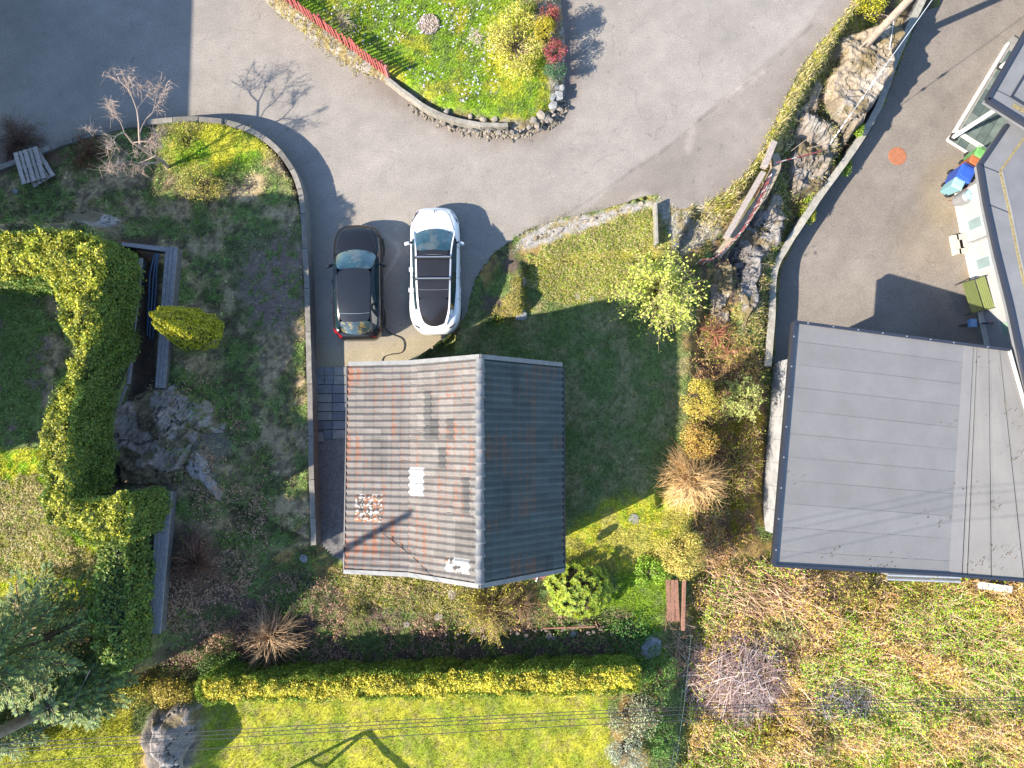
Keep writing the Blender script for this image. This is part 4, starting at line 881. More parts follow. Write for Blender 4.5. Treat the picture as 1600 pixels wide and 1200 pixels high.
# ---- bare rock, as real relief over the ground
rockm = mat('bare_rock', (1, 1, 1), .9, vcol=True, noise=.3, nscale=10, speck=.25, bump=.035, bscale=16)
def outcrop(label, poly, z, amp, tone, seed, base=.0, ang=.35, fr=1.5, step=.045, warm=(1.08, 1.0, .88), cover=.0):
    Wp = WP(poly, z); mn, mx = Wp.min(0)-.3, Wp.max(0)+.3; xs = np.arange(mn[0], mx[0], step); ys = np.arange(mn[1], mx[1], step); X, Y = np.meshgrid(xs, ys)
    D = sdf(Wp, X, Y)+(fbm(X*1.7, Y*1.7, seed)-.5)*.55; ca, sa = math.cos(ang), math.sin(ang); u = -X*sa+Y*ca; v = X*ca+Y*sa; wv = .8*fbm(X*.8, Y*.8, seed+1)
    n = fbm(u*fr+wv*1.6, v*fr*.22+wv, seed+2, 4)*6; lay = (np.floor(n)+np.clip((n-np.floor(n))*3.2, 0, 1))/6
    n2 = fbm(u*fr*4+wv*3, v*fr*.9, seed+3, 4)*7; l2 = (np.floor(n2)+np.clip((n2-np.floor(n2))*2.5, 0, 1))/7
    blk = np.abs(fbm(X*1.3, Y*1.3, seed+5)-.5); crack = np.clip(1-blk/.018, 0, 1)*.12
    Hh = hz(X, Y)+base+amp*(lay-.35)+amp*.28*(l2-.5)+.02*fbm(X*9, Y*9, seed+6, 2)-crack
    edge = sstep(.02, -.28, D); Z = Hh*edge+(hz(X, Y)-.25)*(1-edge)
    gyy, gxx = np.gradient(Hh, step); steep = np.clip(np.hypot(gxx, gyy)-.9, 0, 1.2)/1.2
    lich = sstep(.54, .60, fbm(X*2.2, Y*2.2, seed+8)); mossy = sstep(.535-cover, .60-cover, fbm(X*1.4, Y*1.4, seed+9, 5))
    c = np.array(tone)*np.array(warm)*(.72+.5*fbm(u*6, v*1.4, seed+10, 4))[..., None]
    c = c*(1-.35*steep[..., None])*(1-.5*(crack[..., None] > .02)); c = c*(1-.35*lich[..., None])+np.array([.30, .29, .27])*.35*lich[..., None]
    c = c*(1-.8*mossy[..., None])+np.array([.13, .095, .035])*.8*mossy[..., None]
    ins = D < .05; nX = len(xs); i = np.arange(len(ys)-1)[:, None]*nX+np.arange(nX-1)[None]; f = np.stack([i, i+1, i+nX+1, i+nX], -1).reshape(-1, 4); f = f[ins.ravel()[f].any(1)]; used = np.unique(f); mp = -np.ones(X.size, int); mp[used] = np.arange(len(used))
    mb = MB(); c0 = Wp.mean(0); V = np.c_[X.ravel(), Y.ravel(), Z.ravel()][used]; zb = V[:, 2].min(); mb.add(V-[c0[0], c0[1], zb], mp[f], c.reshape(-1, 3)[used]); o = mb.build('rock_outcrop', rockm, loc=(c0[0], c0[1], zb)); tag(o, label, 'rock'); return o
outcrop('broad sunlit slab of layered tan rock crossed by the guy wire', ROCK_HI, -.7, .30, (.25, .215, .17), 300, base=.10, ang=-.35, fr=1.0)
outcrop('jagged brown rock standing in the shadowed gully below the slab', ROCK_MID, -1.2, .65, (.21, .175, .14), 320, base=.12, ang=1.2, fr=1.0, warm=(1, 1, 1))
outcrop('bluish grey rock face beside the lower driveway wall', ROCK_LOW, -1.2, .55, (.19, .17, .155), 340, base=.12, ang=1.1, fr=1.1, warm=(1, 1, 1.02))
outcrop('dim layered rock slope with dead leaves below the golden conifer', [(190, 630), (228, 598), (285, 600), (330, 625), (355, 680), (310, 700), (292, 735), (268, 766), (180, 766), (165, 700)], 1.3, .34, (.30, .24, .205), 360, base=.05, ang=.7, fr=1.9, warm=(1.05, 1, .95), cover=.07)
outcrop('smooth pale rounded boulder slope with brown moss, left of the yard lawn', [(300, 700), (325, 695), (345, 720), (358, 760), (352, 795), (338, 788), (318, 760), (296, 745)], 1.0, .16, (.29, .25, .22), 380, base=.12, ang=.9, fr=.9, warm=(1, 1, 1), cover=.02)
outcrop('low broken rock just above the bright stepped hedge', [(75, 322), (130, 315), (185, 335), (190, 372), (150, 372), (90, 350)], 1.2, .26, (.28, .25, .23), 400, base=.06, ang=.2, fr=1.8, warm=(1, 1, 1), cover=.06)
outcrop('large grey lichen-spotted boulder at the lower end of the thuja hedge', [(222, 1118), (262, 1108), (308, 1100), (312, 1128), (300, 1165), (288, 1215), (250, 1215), (225, 1175)], .7, .28, (.23, .20, .18), 420, base=.05, ang=.9, fr=1.2, warm=(1.03, 1, .97), cover=-.03)
outcrop('pale broken bedrock at the road edge above the red railing', [(1050, 330), (1090, 325), (1130, 330), (1140, 345), (1112, 380), (1088, 392), (1055, 385)], 0., .14, (.28, .26, .23), 440, base=.02, ang=.5, fr=2.0)
outcrop('narrow grey rock ledge between wall and gully bushes', [(1140, 400), (1165, 415), (1178, 450), (1180, 500), (1165, 520), (1150, 480)], -1.3, .35, (.24, .22, .20), 460, base=.06, ang=1.3, fr=1.3, warm=(1, 1, 1.05))

outcrop('craggy brown rock strip along the road verge opposite the jagged rock', [(1250, 150), (1275, 120), (1292, 135), (1285, 175), (1262, 182), (1240, 210), (1232, 190)], -.9, .5, (.24, .20, .16), 480, base=.10, ang=1.1, fr=1.3, cover=.05)
outcrop('brown rock face just below the concrete ledge and its red railing', [(1165, 345), (1205, 300), (1228, 300), (1236, 335), (1205, 345), (1165, 372), (1150, 392)], -1.0, .5, (.24, .21, .18), 500, base=.10, ang=.9, fr=1.3, cover=.04)
outcrop('mossy brown rock rib between the budding tree and the driveway wall', [(1105, 420), (1140, 410), (1148, 460), (1150, 530), (1130, 560), (1112, 500)], -1.0, .35, (.22, .19, .15), 520, base=.04, ang=1.3, fr=1.3, cover=.14)

outcrop('broken pale concrete and bedrock strip between asphalt and sunny grass bank', [(812, 372), (840, 358), (880, 344), (950, 330), (1003, 311), (1016, 318), (985, 330), (930, 348), (885, 364), (845, 384), (815, 394)], 0., .09, (.30, .27, .235), 540, base=.055, ang=.4, fr=2.4, step=.05)

# ================================================================== CARS
def carpaint(name, c, rough=.25, coat=.6, spec=.5):
    m = mat(name, c, rough, coat=coat, spec=spec); return m
white_car = carpaint('white_car_paint', (.62, .62, .63), .35, .5)
black_car = carpaint('black_car_paint', (.010, .010, .012), .28, .35, spec=.35)
m_glass = mat('tinted_car_glass', (.010, .028, .034), .04, spec=.9, coat=.5)
m_screen = mat('windscreen_glass', (.014, .050, .062), .05, spec=.8, coat=.4, noise=.5, nscale=2.5, col2=(.07, .085, .08), c2scale=1.7, c2thr=.55, c2soft=.04)
m_roofglass = mat('roof_glass', (.020, .019, .021), .16, spec=.5, noise=.15, nscale=2)
m_headl = mat('headlight_glass', (.03, .033, .04), .3, spec=.3)
m_tail = mat('tail_light', (.20, .006, .012), .15, spec=.8)
m_plastic = mat('black_plastic', (.018, .018, .02), .55)
m_chrome = mat('brushed_bar', (.42, .43, .44), .3, metal=.7)
m_seat = mat('seat_trim', (.05, .05, .055), .8)
def interp(tab, y): t = np.array(tab); return np.interp(y, t[:, 0], t[:, 1])
def car(name, label, cx, cy, rz, L, plan, deck, top, rwt, bwt, paint, gh, opt):
    """front towards +y; s runs 0 (nose) .. 1 (tail). tables are functions of s"""
    root = thing(name, label, 'car', (cx, cy, 0), rz, 'cars parked by the garage')
    H2 = L/2
    def Y(s): return H2-np.asarray(s)*L
    # body shell
    ss = np.array([0, .006, .02, .045, .08, .13, .18, .24, .30, .36, .44, .52, .60, .68, .75, .82, .88, .925, .955, .98, .994, 1.0])
    mb = MB(); rows_ = []
    for s in ss:
        hw = interp(plan, s); zd = interp(deck, s); nose = min(1, s/.03, (1-s)/.03)
        low = .24+.10*(1-nose); zs = low+(zd-low)*(.80 if nose > .5 else .7)
        pts = [(-hw*.90, low), (-hw*.995, low+.12), (-hw, low+(zs-low)*.62), (-hw*.965, zs), (-hw*.86, zd-.015), (-hw*.62, zd+.012), (-hw*.3, zd+.03), (0, zd+.036)]
        pts = pts+[(-x, z) for x, z in pts[-2::-1]]; rows_.append(np.array([(x, float(Y(s)), z) for x, z in pts]))
    V = np.concatenate(rows_); k = len(rows_[0]); n = len(rows_); i = np.arange(n-1)[:, None]*k; j = np.arange(k-1)[None]
    mb.add(V, np.stack([i+j, i+k+j, i+k+j+1, i+j+1], -1).reshape(-1, 4))
    c = len(V)
    for e, rr in ((0, rows_[0]), (n-1, rows_[-1])):
        b = e*k
        for q in range(7):
            f = [b+q, b+q+1, b+k-2-q, b+k-1-q]
            if q < 6: mb.F[4].append(np.array([f if e == 0 else f[::-1]])); mb.M[4].append(np.array([0]))
            else: mb.F[3].append(np.array([[b+6, b+7, b+8] if e == 0 else [b+8, b+7, b+6]])); mb.M[3].append(np.array([0]))
    body = mb.build('body', paint, root, smooth=True, subsurf=1)
    # panel gaps: bonnet outline and doors as thin recessed strips
    def hwz(s, f):   # point on deck at fraction f of half width
        hw = interp(plan, s); zd = interp(deck, s); a = abs(f); z = np.interp(a, [0, .3, .62, .86, .965, 1.0], [zd+.036, zd+.03, zd+.012, zd-.015, .24+(zd-.24)*.8, .24+(zd-.24)*.5]); return np.array([f*hw, float(Y(s)), z])
    g = MB()
    for sg in (-1, 1):
        g.tube([hwz(s, sg*f)+[0, 0, .0] for s, f in opt['bonnet']], .006, 4, cap=False)
    g.tube([hwz(opt['bonnet'][0][0]-.004*(1-abs(f)/.8), f) for f in np.linspace(-opt['bonnet'][0][1], opt['bonnet'][0][1], 9)], .006, 4, cap=False)
    g.build('bonnet_gap', m_plastic, body)
    # greenhouse grid
    s0, s1, s2, s3 = gh            # screen base, roof start, roof end, rear glass base
    st = np.array([s0, s0+(s1-s0)*.33, s0+(s1-s0)*.66, s1, s1+(s2-s1)*.25, s1+(s2-s1)*.5, s1+(s2-s1)*.75, s2, s2+(s3-s2)*.33, s2+(s3-s2)*.66, s3])
    fr = [-1, -.66, -.33, 0, .33, .66, 1]
    grid = []
    for a, s in enumerate(st):
        bw = interp(bwt, s); rw = interp(rwt, s); zt = interp(top, s); zb = interp(deck, s)+.0
        bowf = np.interp(s, [s0, s1, s2, s3], [opt.get('bow', .17), .07, -.05, -.14])
        row = [(-bw, float(Y(s)), min(zb, zt-.01)), (-(rw+.055+.25*max(0, bw-rw)*0), float(Y(s)), zt-.055)]
        for f in fr: row.append((f*rw, float(Y(s))-bowf*(f*f-.35), zt-.028*f*f))
        row += [(rw+.055, float(Y(s)), zt-.055), (bw, float(Y(s)), min(zb, zt-.01))]
        grid.append(row)
    grid = np.array(grid); kk = grid.shape[1]; NS = len(st)
    def cells(name, il, jl, m, par=root, inset=0, smooth=True, off=0.0):
        mb = MB(); idx = {}
        V = []; F = []
        for a in il:
            for b in jl:
                q = []
                for (x, y) in ((a, b), (a+1, b), (a+1, b+1), (a, b+1)):
                    if (x, y) not in idx: idx[(x, y)] = len(V); V.append(grid[x, y]+np.array([0, 0, off]))
                    q.append(idx[(x, y)])
                F.append(q)
        mb.add(V, F); return mb.build(name, m, par, smooth=smooth, subsurf=1 if smooth else 0)
    J = range(2, 8)
    cells('windscreen', range(0, 3), J, m_screen)
    cells('roof', range(3, 7), J, opt['roofmat'])
    cells('rear_window', range(7, 10), J, opt['rearmat'])
    for sg, j0, j1 in ((-1, 0, 1), (1, 9, 8)):
        cells('side_window', range(1, 9), [j0], m_glass, off=-.002)
        cells('roof_rail', range(0, 10), [j1], opt['railmat'])
        # pillars: solid corners front and rear
        cells('pillar', [0], [j0], paint, off=.004); cells('pillar', [9], [j0], paint, off=.004); cells('pillar', [8], [j0], paint if opt.get('bigc') else m_glass, off=.004)
        for s in opt['doors']:
            a = np.array([float(np.interp(s, st, grid[:, j0, t])) for t in range(3)]); b = np.array([float(np.interp(s, st, grid[:, j1 if sg < 0 else 9, t])) for t in range(3)])
            mb = MB(); mb.tube([a+[0, 0, .012], b+[0, 0, .012]], .022, 5); mb.build('door_pillar', m_plastic, root)
    # seams across the roof
    for s in opt['seams']:
        a = [np.array([float(np.interp(s, st, grid[:, j, t])) for t in range(3)])+[0, 0, .004] for j in range(2, 9)]
        mb = MB(); mb.tube(a, .008, 4); mb.build('roof_seam', opt['seammat'], root)
    for s in opt.get('bars', []):
        a = [np.array([float(np.interp(s, st, grid[:, j, t])) for t in range(3)]) for j in (1, 9)]
        w_ = abs(a[1][0]-a[0][0]); zz = max(a[0][2], a[1][2])+.13; yy = (a[0][1]+a[1][1])/2
        mb = MB(); mb.box((0, yy, zz), (w_+.06, .085, .028)); b_ = mb.build('roof_bar', m_plastic, root, bevel=.008)
        mb = MB(); mb.box((0, yy+.004, zz+.016), (w_-.02, .035, .006)); mb.build('bar_strip', m_chrome, b_)
        for x in (-1, 1): mb = MB(); mb.box((x*(w_/2), yy, zz-.07), (.05, .10, .14), taper=.8); mb.build('bar_foot', m_plastic, b_)
    # wipers, mirrors, lights, wheels, handles
    for x0 in (-.42, .12):
        a = hwz(s0-.004, x0); mb = MB(); mb.tube([[x0*.9, float(Y(s0+.004))+.02, interp(deck, s0)+.055], [x0*.9+.25, float(Y(s0+.018)), interp(deck, s0)+.075], [x0*.9+.5, float(Y(s0+.012)), interp(deck, s0)+.07]], .009, 4); mb.build('wiper', m_plastic, root)
    for sg in (-1, 1):
        bw = interp(bwt, opt['mirror']); y = float(Y(opt['mirror'])); z = interp(deck, opt['mirror'])
        mb = MB(); mb.box((sg*(bw+.02), y+.01, z-.02), (.14, .05, .04), sg*.2); mo = mb.build('mirror_arm', m_plastic, root)
        mb = MB(); mb.box((sg*(bw+.165), y-.03, z+.02), (.22, .12, .14), -sg*.28, taper=.75); mb.build('mirror', opt['mirrormat'], root, smooth=True, bevel=.03)
        hl = opt['headl']; f = [hwz(s, sg*fr_) for s, fr_ in hl]; mb = MB(); V = [p+[0, 0, .006] for p in f]; mb.add(V, [list(range(len(V)))] if sg < 0 else [list(range(len(V)))[::-1]]); mb.build('headlight', m_headl, root, smooth=False)
        tl = opt['taill']; f = [hwz(s, sg*fr_) for s, fr_ in tl]; mb = MB(); V = [p+[sg*.004, 0, .008] for p in f]; mb.add(V, [list(range(len(V)))] if sg > 0 else [list(range(len(V)))[::-1]]); mb.build('tail_light', opt.get('tailmat', m_tail), root)
        for s in (.185, .80):
            hw = interp(plan, s); wh = thing('w', '', ''); bpy.data.objects.remove(wh)
            mb = MB(); pts = [(.20, -.10), (.325, -.105), (.345, -.07), (.345, .07), (.325, .105), (.20, .10)]; mb.lathe(pts, k=22)
            m_ = Matrix.Rotation(math.pi/2, 4, 'Y'); t_ = mb.build('tyre', black_rubber, root, smooth=False); t_.location = (sg*(hw-.115), float(Y(s)), .345); t_.rotation_euler = (0, math.pi/2, 0)
            mb = MB(); mb.lathe([(.01, -.06), (.21, -.06), (.225, .09*sg), (.08, .07*sg), (.01, .08*sg)], k=20); r_ = mb.build('rim', grey_metal, t_)
        for s in opt['handles']:
            hw = interp(plan, s); mb = MB(); mb.box((sg*(hw+.006), float(Y(s)), .80), (.03, .16, .025)); mb.build('door_handle', opt['mirrormat'], root)
        g = MB()
        for s in opt['doorcuts']: hw = interp(plan, s); zd = interp(deck, s); g.tube([(sg*hw*.90, float(Y(s)), zd-.02), (sg*hw*.975, float(Y(s))-.01, .24+(zd-.24)*.8), (sg*(hw+.002), float(Y(s))-.01, .45)], .006, 4)
        g.build('door_gap', m_plastic, body)
    return root, Y, hwz, grid, st
# white electric car with a glass roof
pc = (P(679, 420, .9))
car('white_car', 'white car with full glass roof and two roof bars, between black car and lawn', pc[0], pc[1], math.radians(.6), 4.72,
    [(0, .44), (.006, .56), (.02, .66), (.045, .75), (.08, .83), (.13, .90), (.20, .925), (.30, .915), (.45, .91), (.60, .915), (.72, .94), (.80, .95), (.86, .93), (.91, .86), (.95, .74), (.98, .58), (1, .44)],
    [(0, .60), (.02, .70), (.06, .80), (.15, .91), (.24, .98), (.36, .985), (.6, 1.0), (.8, 1.03), (.88, 1.05), (.93, 1.02), (.97, .9), (1, .75)],
    [(.205, 1.02), (.29, 1.26), (.37, 1.44), (.45, 1.55), (.55, 1.585), (.68, 1.55), (.78, 1.45), (.87, 1.28), (.945, 1.10)],
    [(.205, .70), (.3, .645), (.38, .60), (.55, .575), (.7, .555), (.82, .525), (.90, .47), (.945, .36)],
    [(.205, .80), (.3, .82), (.5, .80), (.7, .775), (.85, .70), (.945, .50)], white_car, (.205, .385, .76, .945),
    dict(bonnet=[(.03, .55), (.07, .66), (.13, .70), (.20, .78)], roofmat=m_roofglass, rearmat=m_roofglass, railmat=white_car, seams=[.425, .69], seammat=m_chrome, bars=[.445, .61], doors=[.57], mirror=.30, mirrormat=white_car,
         headl=[(.05, .93), (.03, .83), (.045, .80), (.09, .865), (.135, .93), (.12, .955)], taill=[(.925, .93), (.95, .90), (.968, .80), (.955, .75), (.945, .84)], handles=[.50, .66], doorcuts=[.33, .57, .735], bigc=True, tailmat=m_plastic))
pb = (P(558, 439, .85))
car('black_car', 'black hatchback car plugged into a charging cable beside the retaining wall', pb[0], pb[1], math.radians(1.2), 4.28,
    [(0, .36), (.006, .50), (.02, .62), (.05, .74), (.09, .83), (.15, .89), (.25, .90), (.45, .90), (.62, .905), (.78, .92), (.86, .91), (.92, .87), (.96, .80), (.985, .70), (1, .60)],
    [(0, .58), (.02, .70), (.06, .82), (.15, .93), (.25, 1.0), (.38, 1.0), (.6, 1.02), (.8, 1.05), (.90, 1.06), (.95, 1.0), (.98, .88), (1, .72)],
    [(.255, 1.03), (.33, 1.24), (.40, 1.42), (.45, 1.50), (.55, 1.545), (.70, 1.53), (.82, 1.46), (.88, 1.30), (.955, 1.08)],
    [(.255, .74), (.33, .68), (.42, .60), (.55, .575), (.7, .555), (.84, .525), (.90, .55), (.955, .52)],
    [(.255, .80), (.4, .815), (.6, .80), (.8, .76), (.9, .72), (.955, .62)], black_car, (.255, .425, .865, .955),
    dict(bonnet=[(.04, .5), (.08, .62), (.14, .70), (.24, .80)], roofmat=mat('black_car_roof', (.014, .017, .022), .3, coat=.1, noise=.08, spec=.35), rearmat=mat('rear_glass', (.03, .05, .055), .04, spec=.9, coat=.5, noise=.6, nscale=4, col2=(.20, .15, .05), c2scale=5, c2thr=.55, c2soft=.06), railmat=black_car, seams=[.80], seammat=m_chrome, doors=[.60, .80], mirror=.37, mirrormat=black_car,
         headl=[(.04, .95), (.02, .80), (.05, .72), (.10, .83), (.13, .94)], taill=[(.90, .95), (.935, .965), (.985, .86), (.975, .70), (.945, .80)], handles=[.50, .68], doorcuts=[.36, .60, .79], bow=.20))
wc = bpy.data.objects['white_car']; e = MB(); e.add([(-.035, 2.19, .775), (.035, 2.19, .775), (.035, 2.17, .778), (.010, 2.17, .778), (.006, 2.09, .79), (-.006, 2.09, .79), (-.010, 2.17, .778), (-.035, 2.17, .778)], [[0, 7, 6, 5, 4, 3, 2, 1]]); eo = e.build('emblem', m_plastic, wc); eo.location = (0, 0, .045)
# charging flap, plug and cable of the black car
fp = P(593, 505, .75)
mb = MB(); mb.box((fp[0], fp[1], .86), (.03, .14, .14), .5); o = mb.build('charging_flap', black_car, bevel=.01); tag(o, 'small open charging flap on the flank of the black car', 'flap')
root_b = bpy.data.objects['black_car']; o.parent = root_b; o.matrix_parent_inverse = root_b.matrix_world.inverted() if False else Matrix.Translation(-root_b.location); del o['category']
cab = smooth_path([(593, 505), (601, 511), (606, 508), (600, 501), (594, 504), (603, 514), (612, 522), (628, 529), (632, 541), (627, 551), (610, 554), (600, 558), (597, 566), (600, 575)], 0.02, 8)
zc = np.full(len(cab), .03); m_ = 44; zc[:m_] = np.interp(np.arange(m_), [0, 10, 22, 32, m_], [.80, .55, .5, .35, .03])
mb = MB(); mb.tube(np.c_[cab, zc], .016, 6); o = mb.build('charging_cable', black_rubber, smooth=True); tag(o, 'black charging cable looping over pale ground behind the black car', 'cable')

# ================================================================== VEGETATION
def leaves(mb, C, N_, size, col, asp=.62, tilt=.6, r=rng, gain=1.9):
    """one small folded leaf (two triangles) at every point C, facing roughly N_"""
    n = len(C)
    if n == 0: return
    N_ = N_+r.normal(0, tilt, (n, 3)); N_ /= np.linalg.norm(N_, axis=1, keepdims=True)+1e-9
    t = np.cross(N_, r.normal(0, 1, (n, 3))); t /= np.linalg.norm(t, axis=1, keepdims=True)+1e-9; b = np.cross(N_, t)
    s = (np.broadcast_to(size, (n,))*r.uniform(.5, 1.5, n))[:, None]
    V = np.stack([C-t*s*.5, C+b*s*asp*.5+N_*s*.08, C+t*s*.5, C-b*s*asp*.5+N_*s*.08], 1).reshape(-1, 3)
    i = np.arange(n)[:, None]*4; F = np.concatenate([i+np.array([[0, 1, 2]]), i+np.array([[0, 2, 3]])])
    mb.add(V, F, np.repeat(np.broadcast_to(np.minimum(np.asarray(col)*gain, .75), (n, 3)), 4, 0))
def twigs(mb, P0, P1, P2, r0, r1, col, seg=4, k=3):
    """many curved tubes at once: quadratic curves P0->P2 bending by P1"""
    n = len(P0); t = np.linspace(0, 1, seg+1)[None, :, None]
    C = (1-t)**2*P0[:, None]+2*t*(1-t)*P1[:, None]+t*t*P2[:, None]
    d = np.gradient(C, axis=1); d /= np.linalg.norm(d, axis=2, keepdims=True)+1e-9
    ref = np.where(np.abs(d[..., 2:3]) > .9, np.array([1., 0, 0]), np.array([0, 0, 1.])); u = np.cross(d, ref); u /= np.linalg.norm(u, axis=2, keepdims=True)+1e-9; v = np.cross(d, u)
    a = np.arange(k)*2*math.pi/k; rr = (np.asarray(r0).reshape(-1, 1)*(1-t[..., 0])+np.asarray(r1).reshape(-1, 1)*t[..., 0])[..., None, None]*np.ones((n, 1, 1, 1))
    V = C[:, :, None]+rr*(u[:, :, None]*np.cos(a)[None, None, :, None]+v[:, :, None]*np.sin(a)[None, None, :, None])
    b = (np.arange(n)*(seg+1)*k)[:, None, None]; i = (np.arange(seg)*k)[None, :, None]; j = np.arange(k)[None, None]
    F = np.stack([b+i+j, b+i+(j+1) % k, b+i+k+(j+1) % k, b+i+k+j], -1).reshape(-1, 4)
    mb.add(V.reshape(-1, 3), F, np.repeat(np.broadcast_to(col, (n, 3)), (seg+1)*k, 0))
    return C[:, -1]
BR = 1.0
def pal(cols, n, var=.25, r=rng):
    c = np.array(cols)[r.integers(0, len(cols), n)]*BR; return c*r.uniform(1-var, 1+var, (n, 1))
def lumps(n, r=rng):
    d = r.normal(0, 1, (n, 3)); d[:, 2] = np.abs(d[:, 2])*1.0-.15; d /= np.linalg.norm(d, axis=1, keepdims=True); return d
def leafy_bush(name, label, cat, px, py, rad, h, cols, n=2500, size=.07, zg=None, group=None, ry=1.0, clump=.35, nl=26, gap=.0, stemcol=(.12, .09, .06), twign=60, lay=0, tilt=.6, coneness=0.0):
    """px,py: photo pixel of the crown's middle at about 60% height"""
    z = 0.
    for _ in range(8):
        p = P(px, py, z+h*.6); z = float(hz(p[0], p[1]))
    if zg is not None: z = zg; p = P(px, py, z+h*.6)
    t = thing(name, label, cat, (p[0], p[1], z), 0, group)
    d = lumps(nl); rr = rng.uniform(.72, 1.0, nl)
    Cc = d*np.array([rad, rad*ry, h*.5])*rr[:, None]*.72+np.array([0, 0, h*.52])
    if coneness: Cc[:, :2] *= (1-coneness*np.clip(Cc[:, 2:3]/h, 0, 1))
    cr = rng.uniform(.7, 1.25, nl)*clump*rad
    k = rng.integers(0, nl, n); e = rng.normal(0, 1, (n, 3)); e /= np.linalg.norm(e, axis=1, keepdims=True); q = Cc[k]+e*(cr[k]*rng.uniform(.55, 1.0, n)**.5)[:, None]*np.array([1, 1, .8])
    q[:, 2] = np.maximum(q[:, 2], .04); nn_ = e+np.array([0, 0, .35])
    lc = rng.uniform(.75, 1.25, nl)
    mb = MB(); leaves(mb, q, nn_, size, pal(cols, n)*lc[k][:, None], tilt=tilt)
    mb.build('crown', leaf_mat, t)
    m2 = MB(); nt_ = twign; tip = Cc[rng.integers(0, nl, nt_)]+rng.normal(0, rad*.12, (nt_, 3)); base = rng.normal(0, rad*.10, (nt_, 3)); base[:, 2] = -.05
    twigs(m2, base, base*.5+tip*.4+np.array([0, 0, h*.15]), tip, .018*max(.6, h), .004, pal([stemcol], nt_)); m2.build('trunk', twig_mat, t)
    return t
def twig_bush(name, label, cat, px, py, rad, h, cols, n=260, thick=.011, leafcols=None, nleaf=0, lsize=.04, zg=None, group=None, droop=.3, ry=1, branch=2.0, spread=1.0):
    z = 0.
    for _ in range(8):
        p = P(px, py, z+h*.6); z = float(hz(p[0], p[1]))
    t = thing(name, label, cat, (p[0], p[1], z), 0, group)
    th_ = rng.uniform(0, 2*math.pi, n); el = np.arccos(rng.uniform(.02, 1, n)); R_ = rng.uniform(.6, 1.05, n)
    R_ = np.where(rng.random(n) < .25, R_*rng.uniform(.4, .9, n), R_); th_ = th_+.25*np.sin(th_*3+px); tip = np.stack([np.sin(el)*np.cos(th_)*rad, np.sin(el)*np.sin(th_)*rad*ry, np.cos(el)*h*.75+.2*h*(1-droop)], -1)*R_[:, None]
    base = rng.normal(0, rad*.07, (n, 3)); base[:, 2] = 0
    mid = tip*.45*spread+base*.5+np.array([0, 0, h*.45])+rng.normal(0, rad*.10, (n, 3)); c = pal(cols, n, .3)
    mb = MB(); twigs(mb, base, mid, tip, thick, thick*.45, c, seg=5)
    nb = int(n*branch); i = rng.integers(0, n, nb); tt = rng.uniform(.4, .9, nb)[:, None]
    s0 = (1-tt)**2*base[i]+2*tt*(1-tt)*mid[i]+tt*tt*tip[i]; dirn = (tip[i]-mid[i]); dirn /= np.linalg.norm(dirn, axis=1, keepdims=True)+1e-9
    e = s0+(dirn+rng.normal(0, .45, (nb, 3)))*rad*rng.uniform(.18, .4, (nb, 1)); twigs(mb, s0, (s0+e)/2+rng.normal(0, rad*.03, (nb, 3)), e, thick*.5, thick*.25, c[i], seg=3)
    mb.build('branches', twig_mat, t)
    if nleaf:
        i = rng.integers(0, nb, nleaf); f = rng.uniform(.1, 1.05, (nleaf, 1)); q = s0[i]*(1-f)+e[i]*f+rng.normal(0, rad*.03, (nleaf, 3)); m2 = MB(); leaves(m2, q, np.tile([0, 0, 1.], (nleaf, 1)), lsize, pal(leafcols, nleaf), tilt=1.0); m2.build('leaves', leaf_mat, t)
    return t
def tree_skel(p, h, seed, spread=.5, depth=4, r0=.10, lean=(0, 0)):
    r = np.random.default_rng(seed); segs = []; tips = []
    def grow(a, d, l, rad, k):
        n = 3; pts = [a]; q = a.copy(); dd = d.copy()
        for i in range(n):
            dd = dd+r.normal(0, .16, 3)+np.array([0, 0, .05]); dd /= np.linalg.norm(dd); q = q+dd*l/n; pts.append(q.copy())
        segs.append((np.array(pts), np.linspace(rad, rad*.62, n+1)))
        if k == 0: tips.append(q); return
        for j in range(3 if k > 1 else 4):
            nd = dd+r.normal(0, spread, 3); nd[2] = nd[2]*.6+.12; nd /= np.linalg.norm(nd); s = pts[1+int(r.integers(0, 3))] if j else q
            grow(s.copy(), nd, l*r.uniform(.55, .85), rad*.55, k-1)
    grow(np.zeros(3), np.array([lean[0], lean[1], 1.0]), h*.36, r0, depth); return segs, np.array(tips)
def bare_tree(name, label, px, py, h, seed, col, depth=4, r0=.08, spread=.6, leafcols=None, nl=0, ls=.05, wid=1.0, lean=(0, 0), cat='tree', group=None):
    g = G(px, py); t = thing(name, label, cat, tuple(g), 0, group)
    segs, tips = tree_skel(None, h, seed, spread, depth, r0, lean); mb = MB(); m2 = MB()
    for k, (pts, rr) in enumerate(segs):
        pts = pts*np.array([wid, wid, 1]); (mb if rr[0] > r0*.5 else m2).tube(pts, np.maximum(rr, .006), 6 if rr[0] > .03 else 4, np.array(col)*rng.uniform(.8, 1.2), cap=False)
    mb.build('trunk', twig_mat, t, smooth=True)
    a = np.concatenate([np.asarray(s[0])[1:] for s in segs if s[1][0] < r0*(.3 if depth > 2 else .9)])*np.array([wid, wid, 1]); n = len(a)*3; q = np.repeat(a, 3, 0); e = q+rng.normal(0, .14, (n, 3)); twigs(m2, q, (q+e)/2+rng.normal(0, .02, (n, 3)), e, .005, .003, np.array(col)*1.1, seg=2)
    m2.build('branches', twig_mat, t)
    if nl:
        i = rng.integers(0, n, nl); m3 = MB(); leaves(m3, e[i]+rng.normal(0, .07, (nl, 3)), np.tile([0, 0, 1.], (nl, 1)), ls, pal(leafcols, nl), tilt=.9); m3.build('crown', leaf_mat, t)
    return t
BRL = 1.6
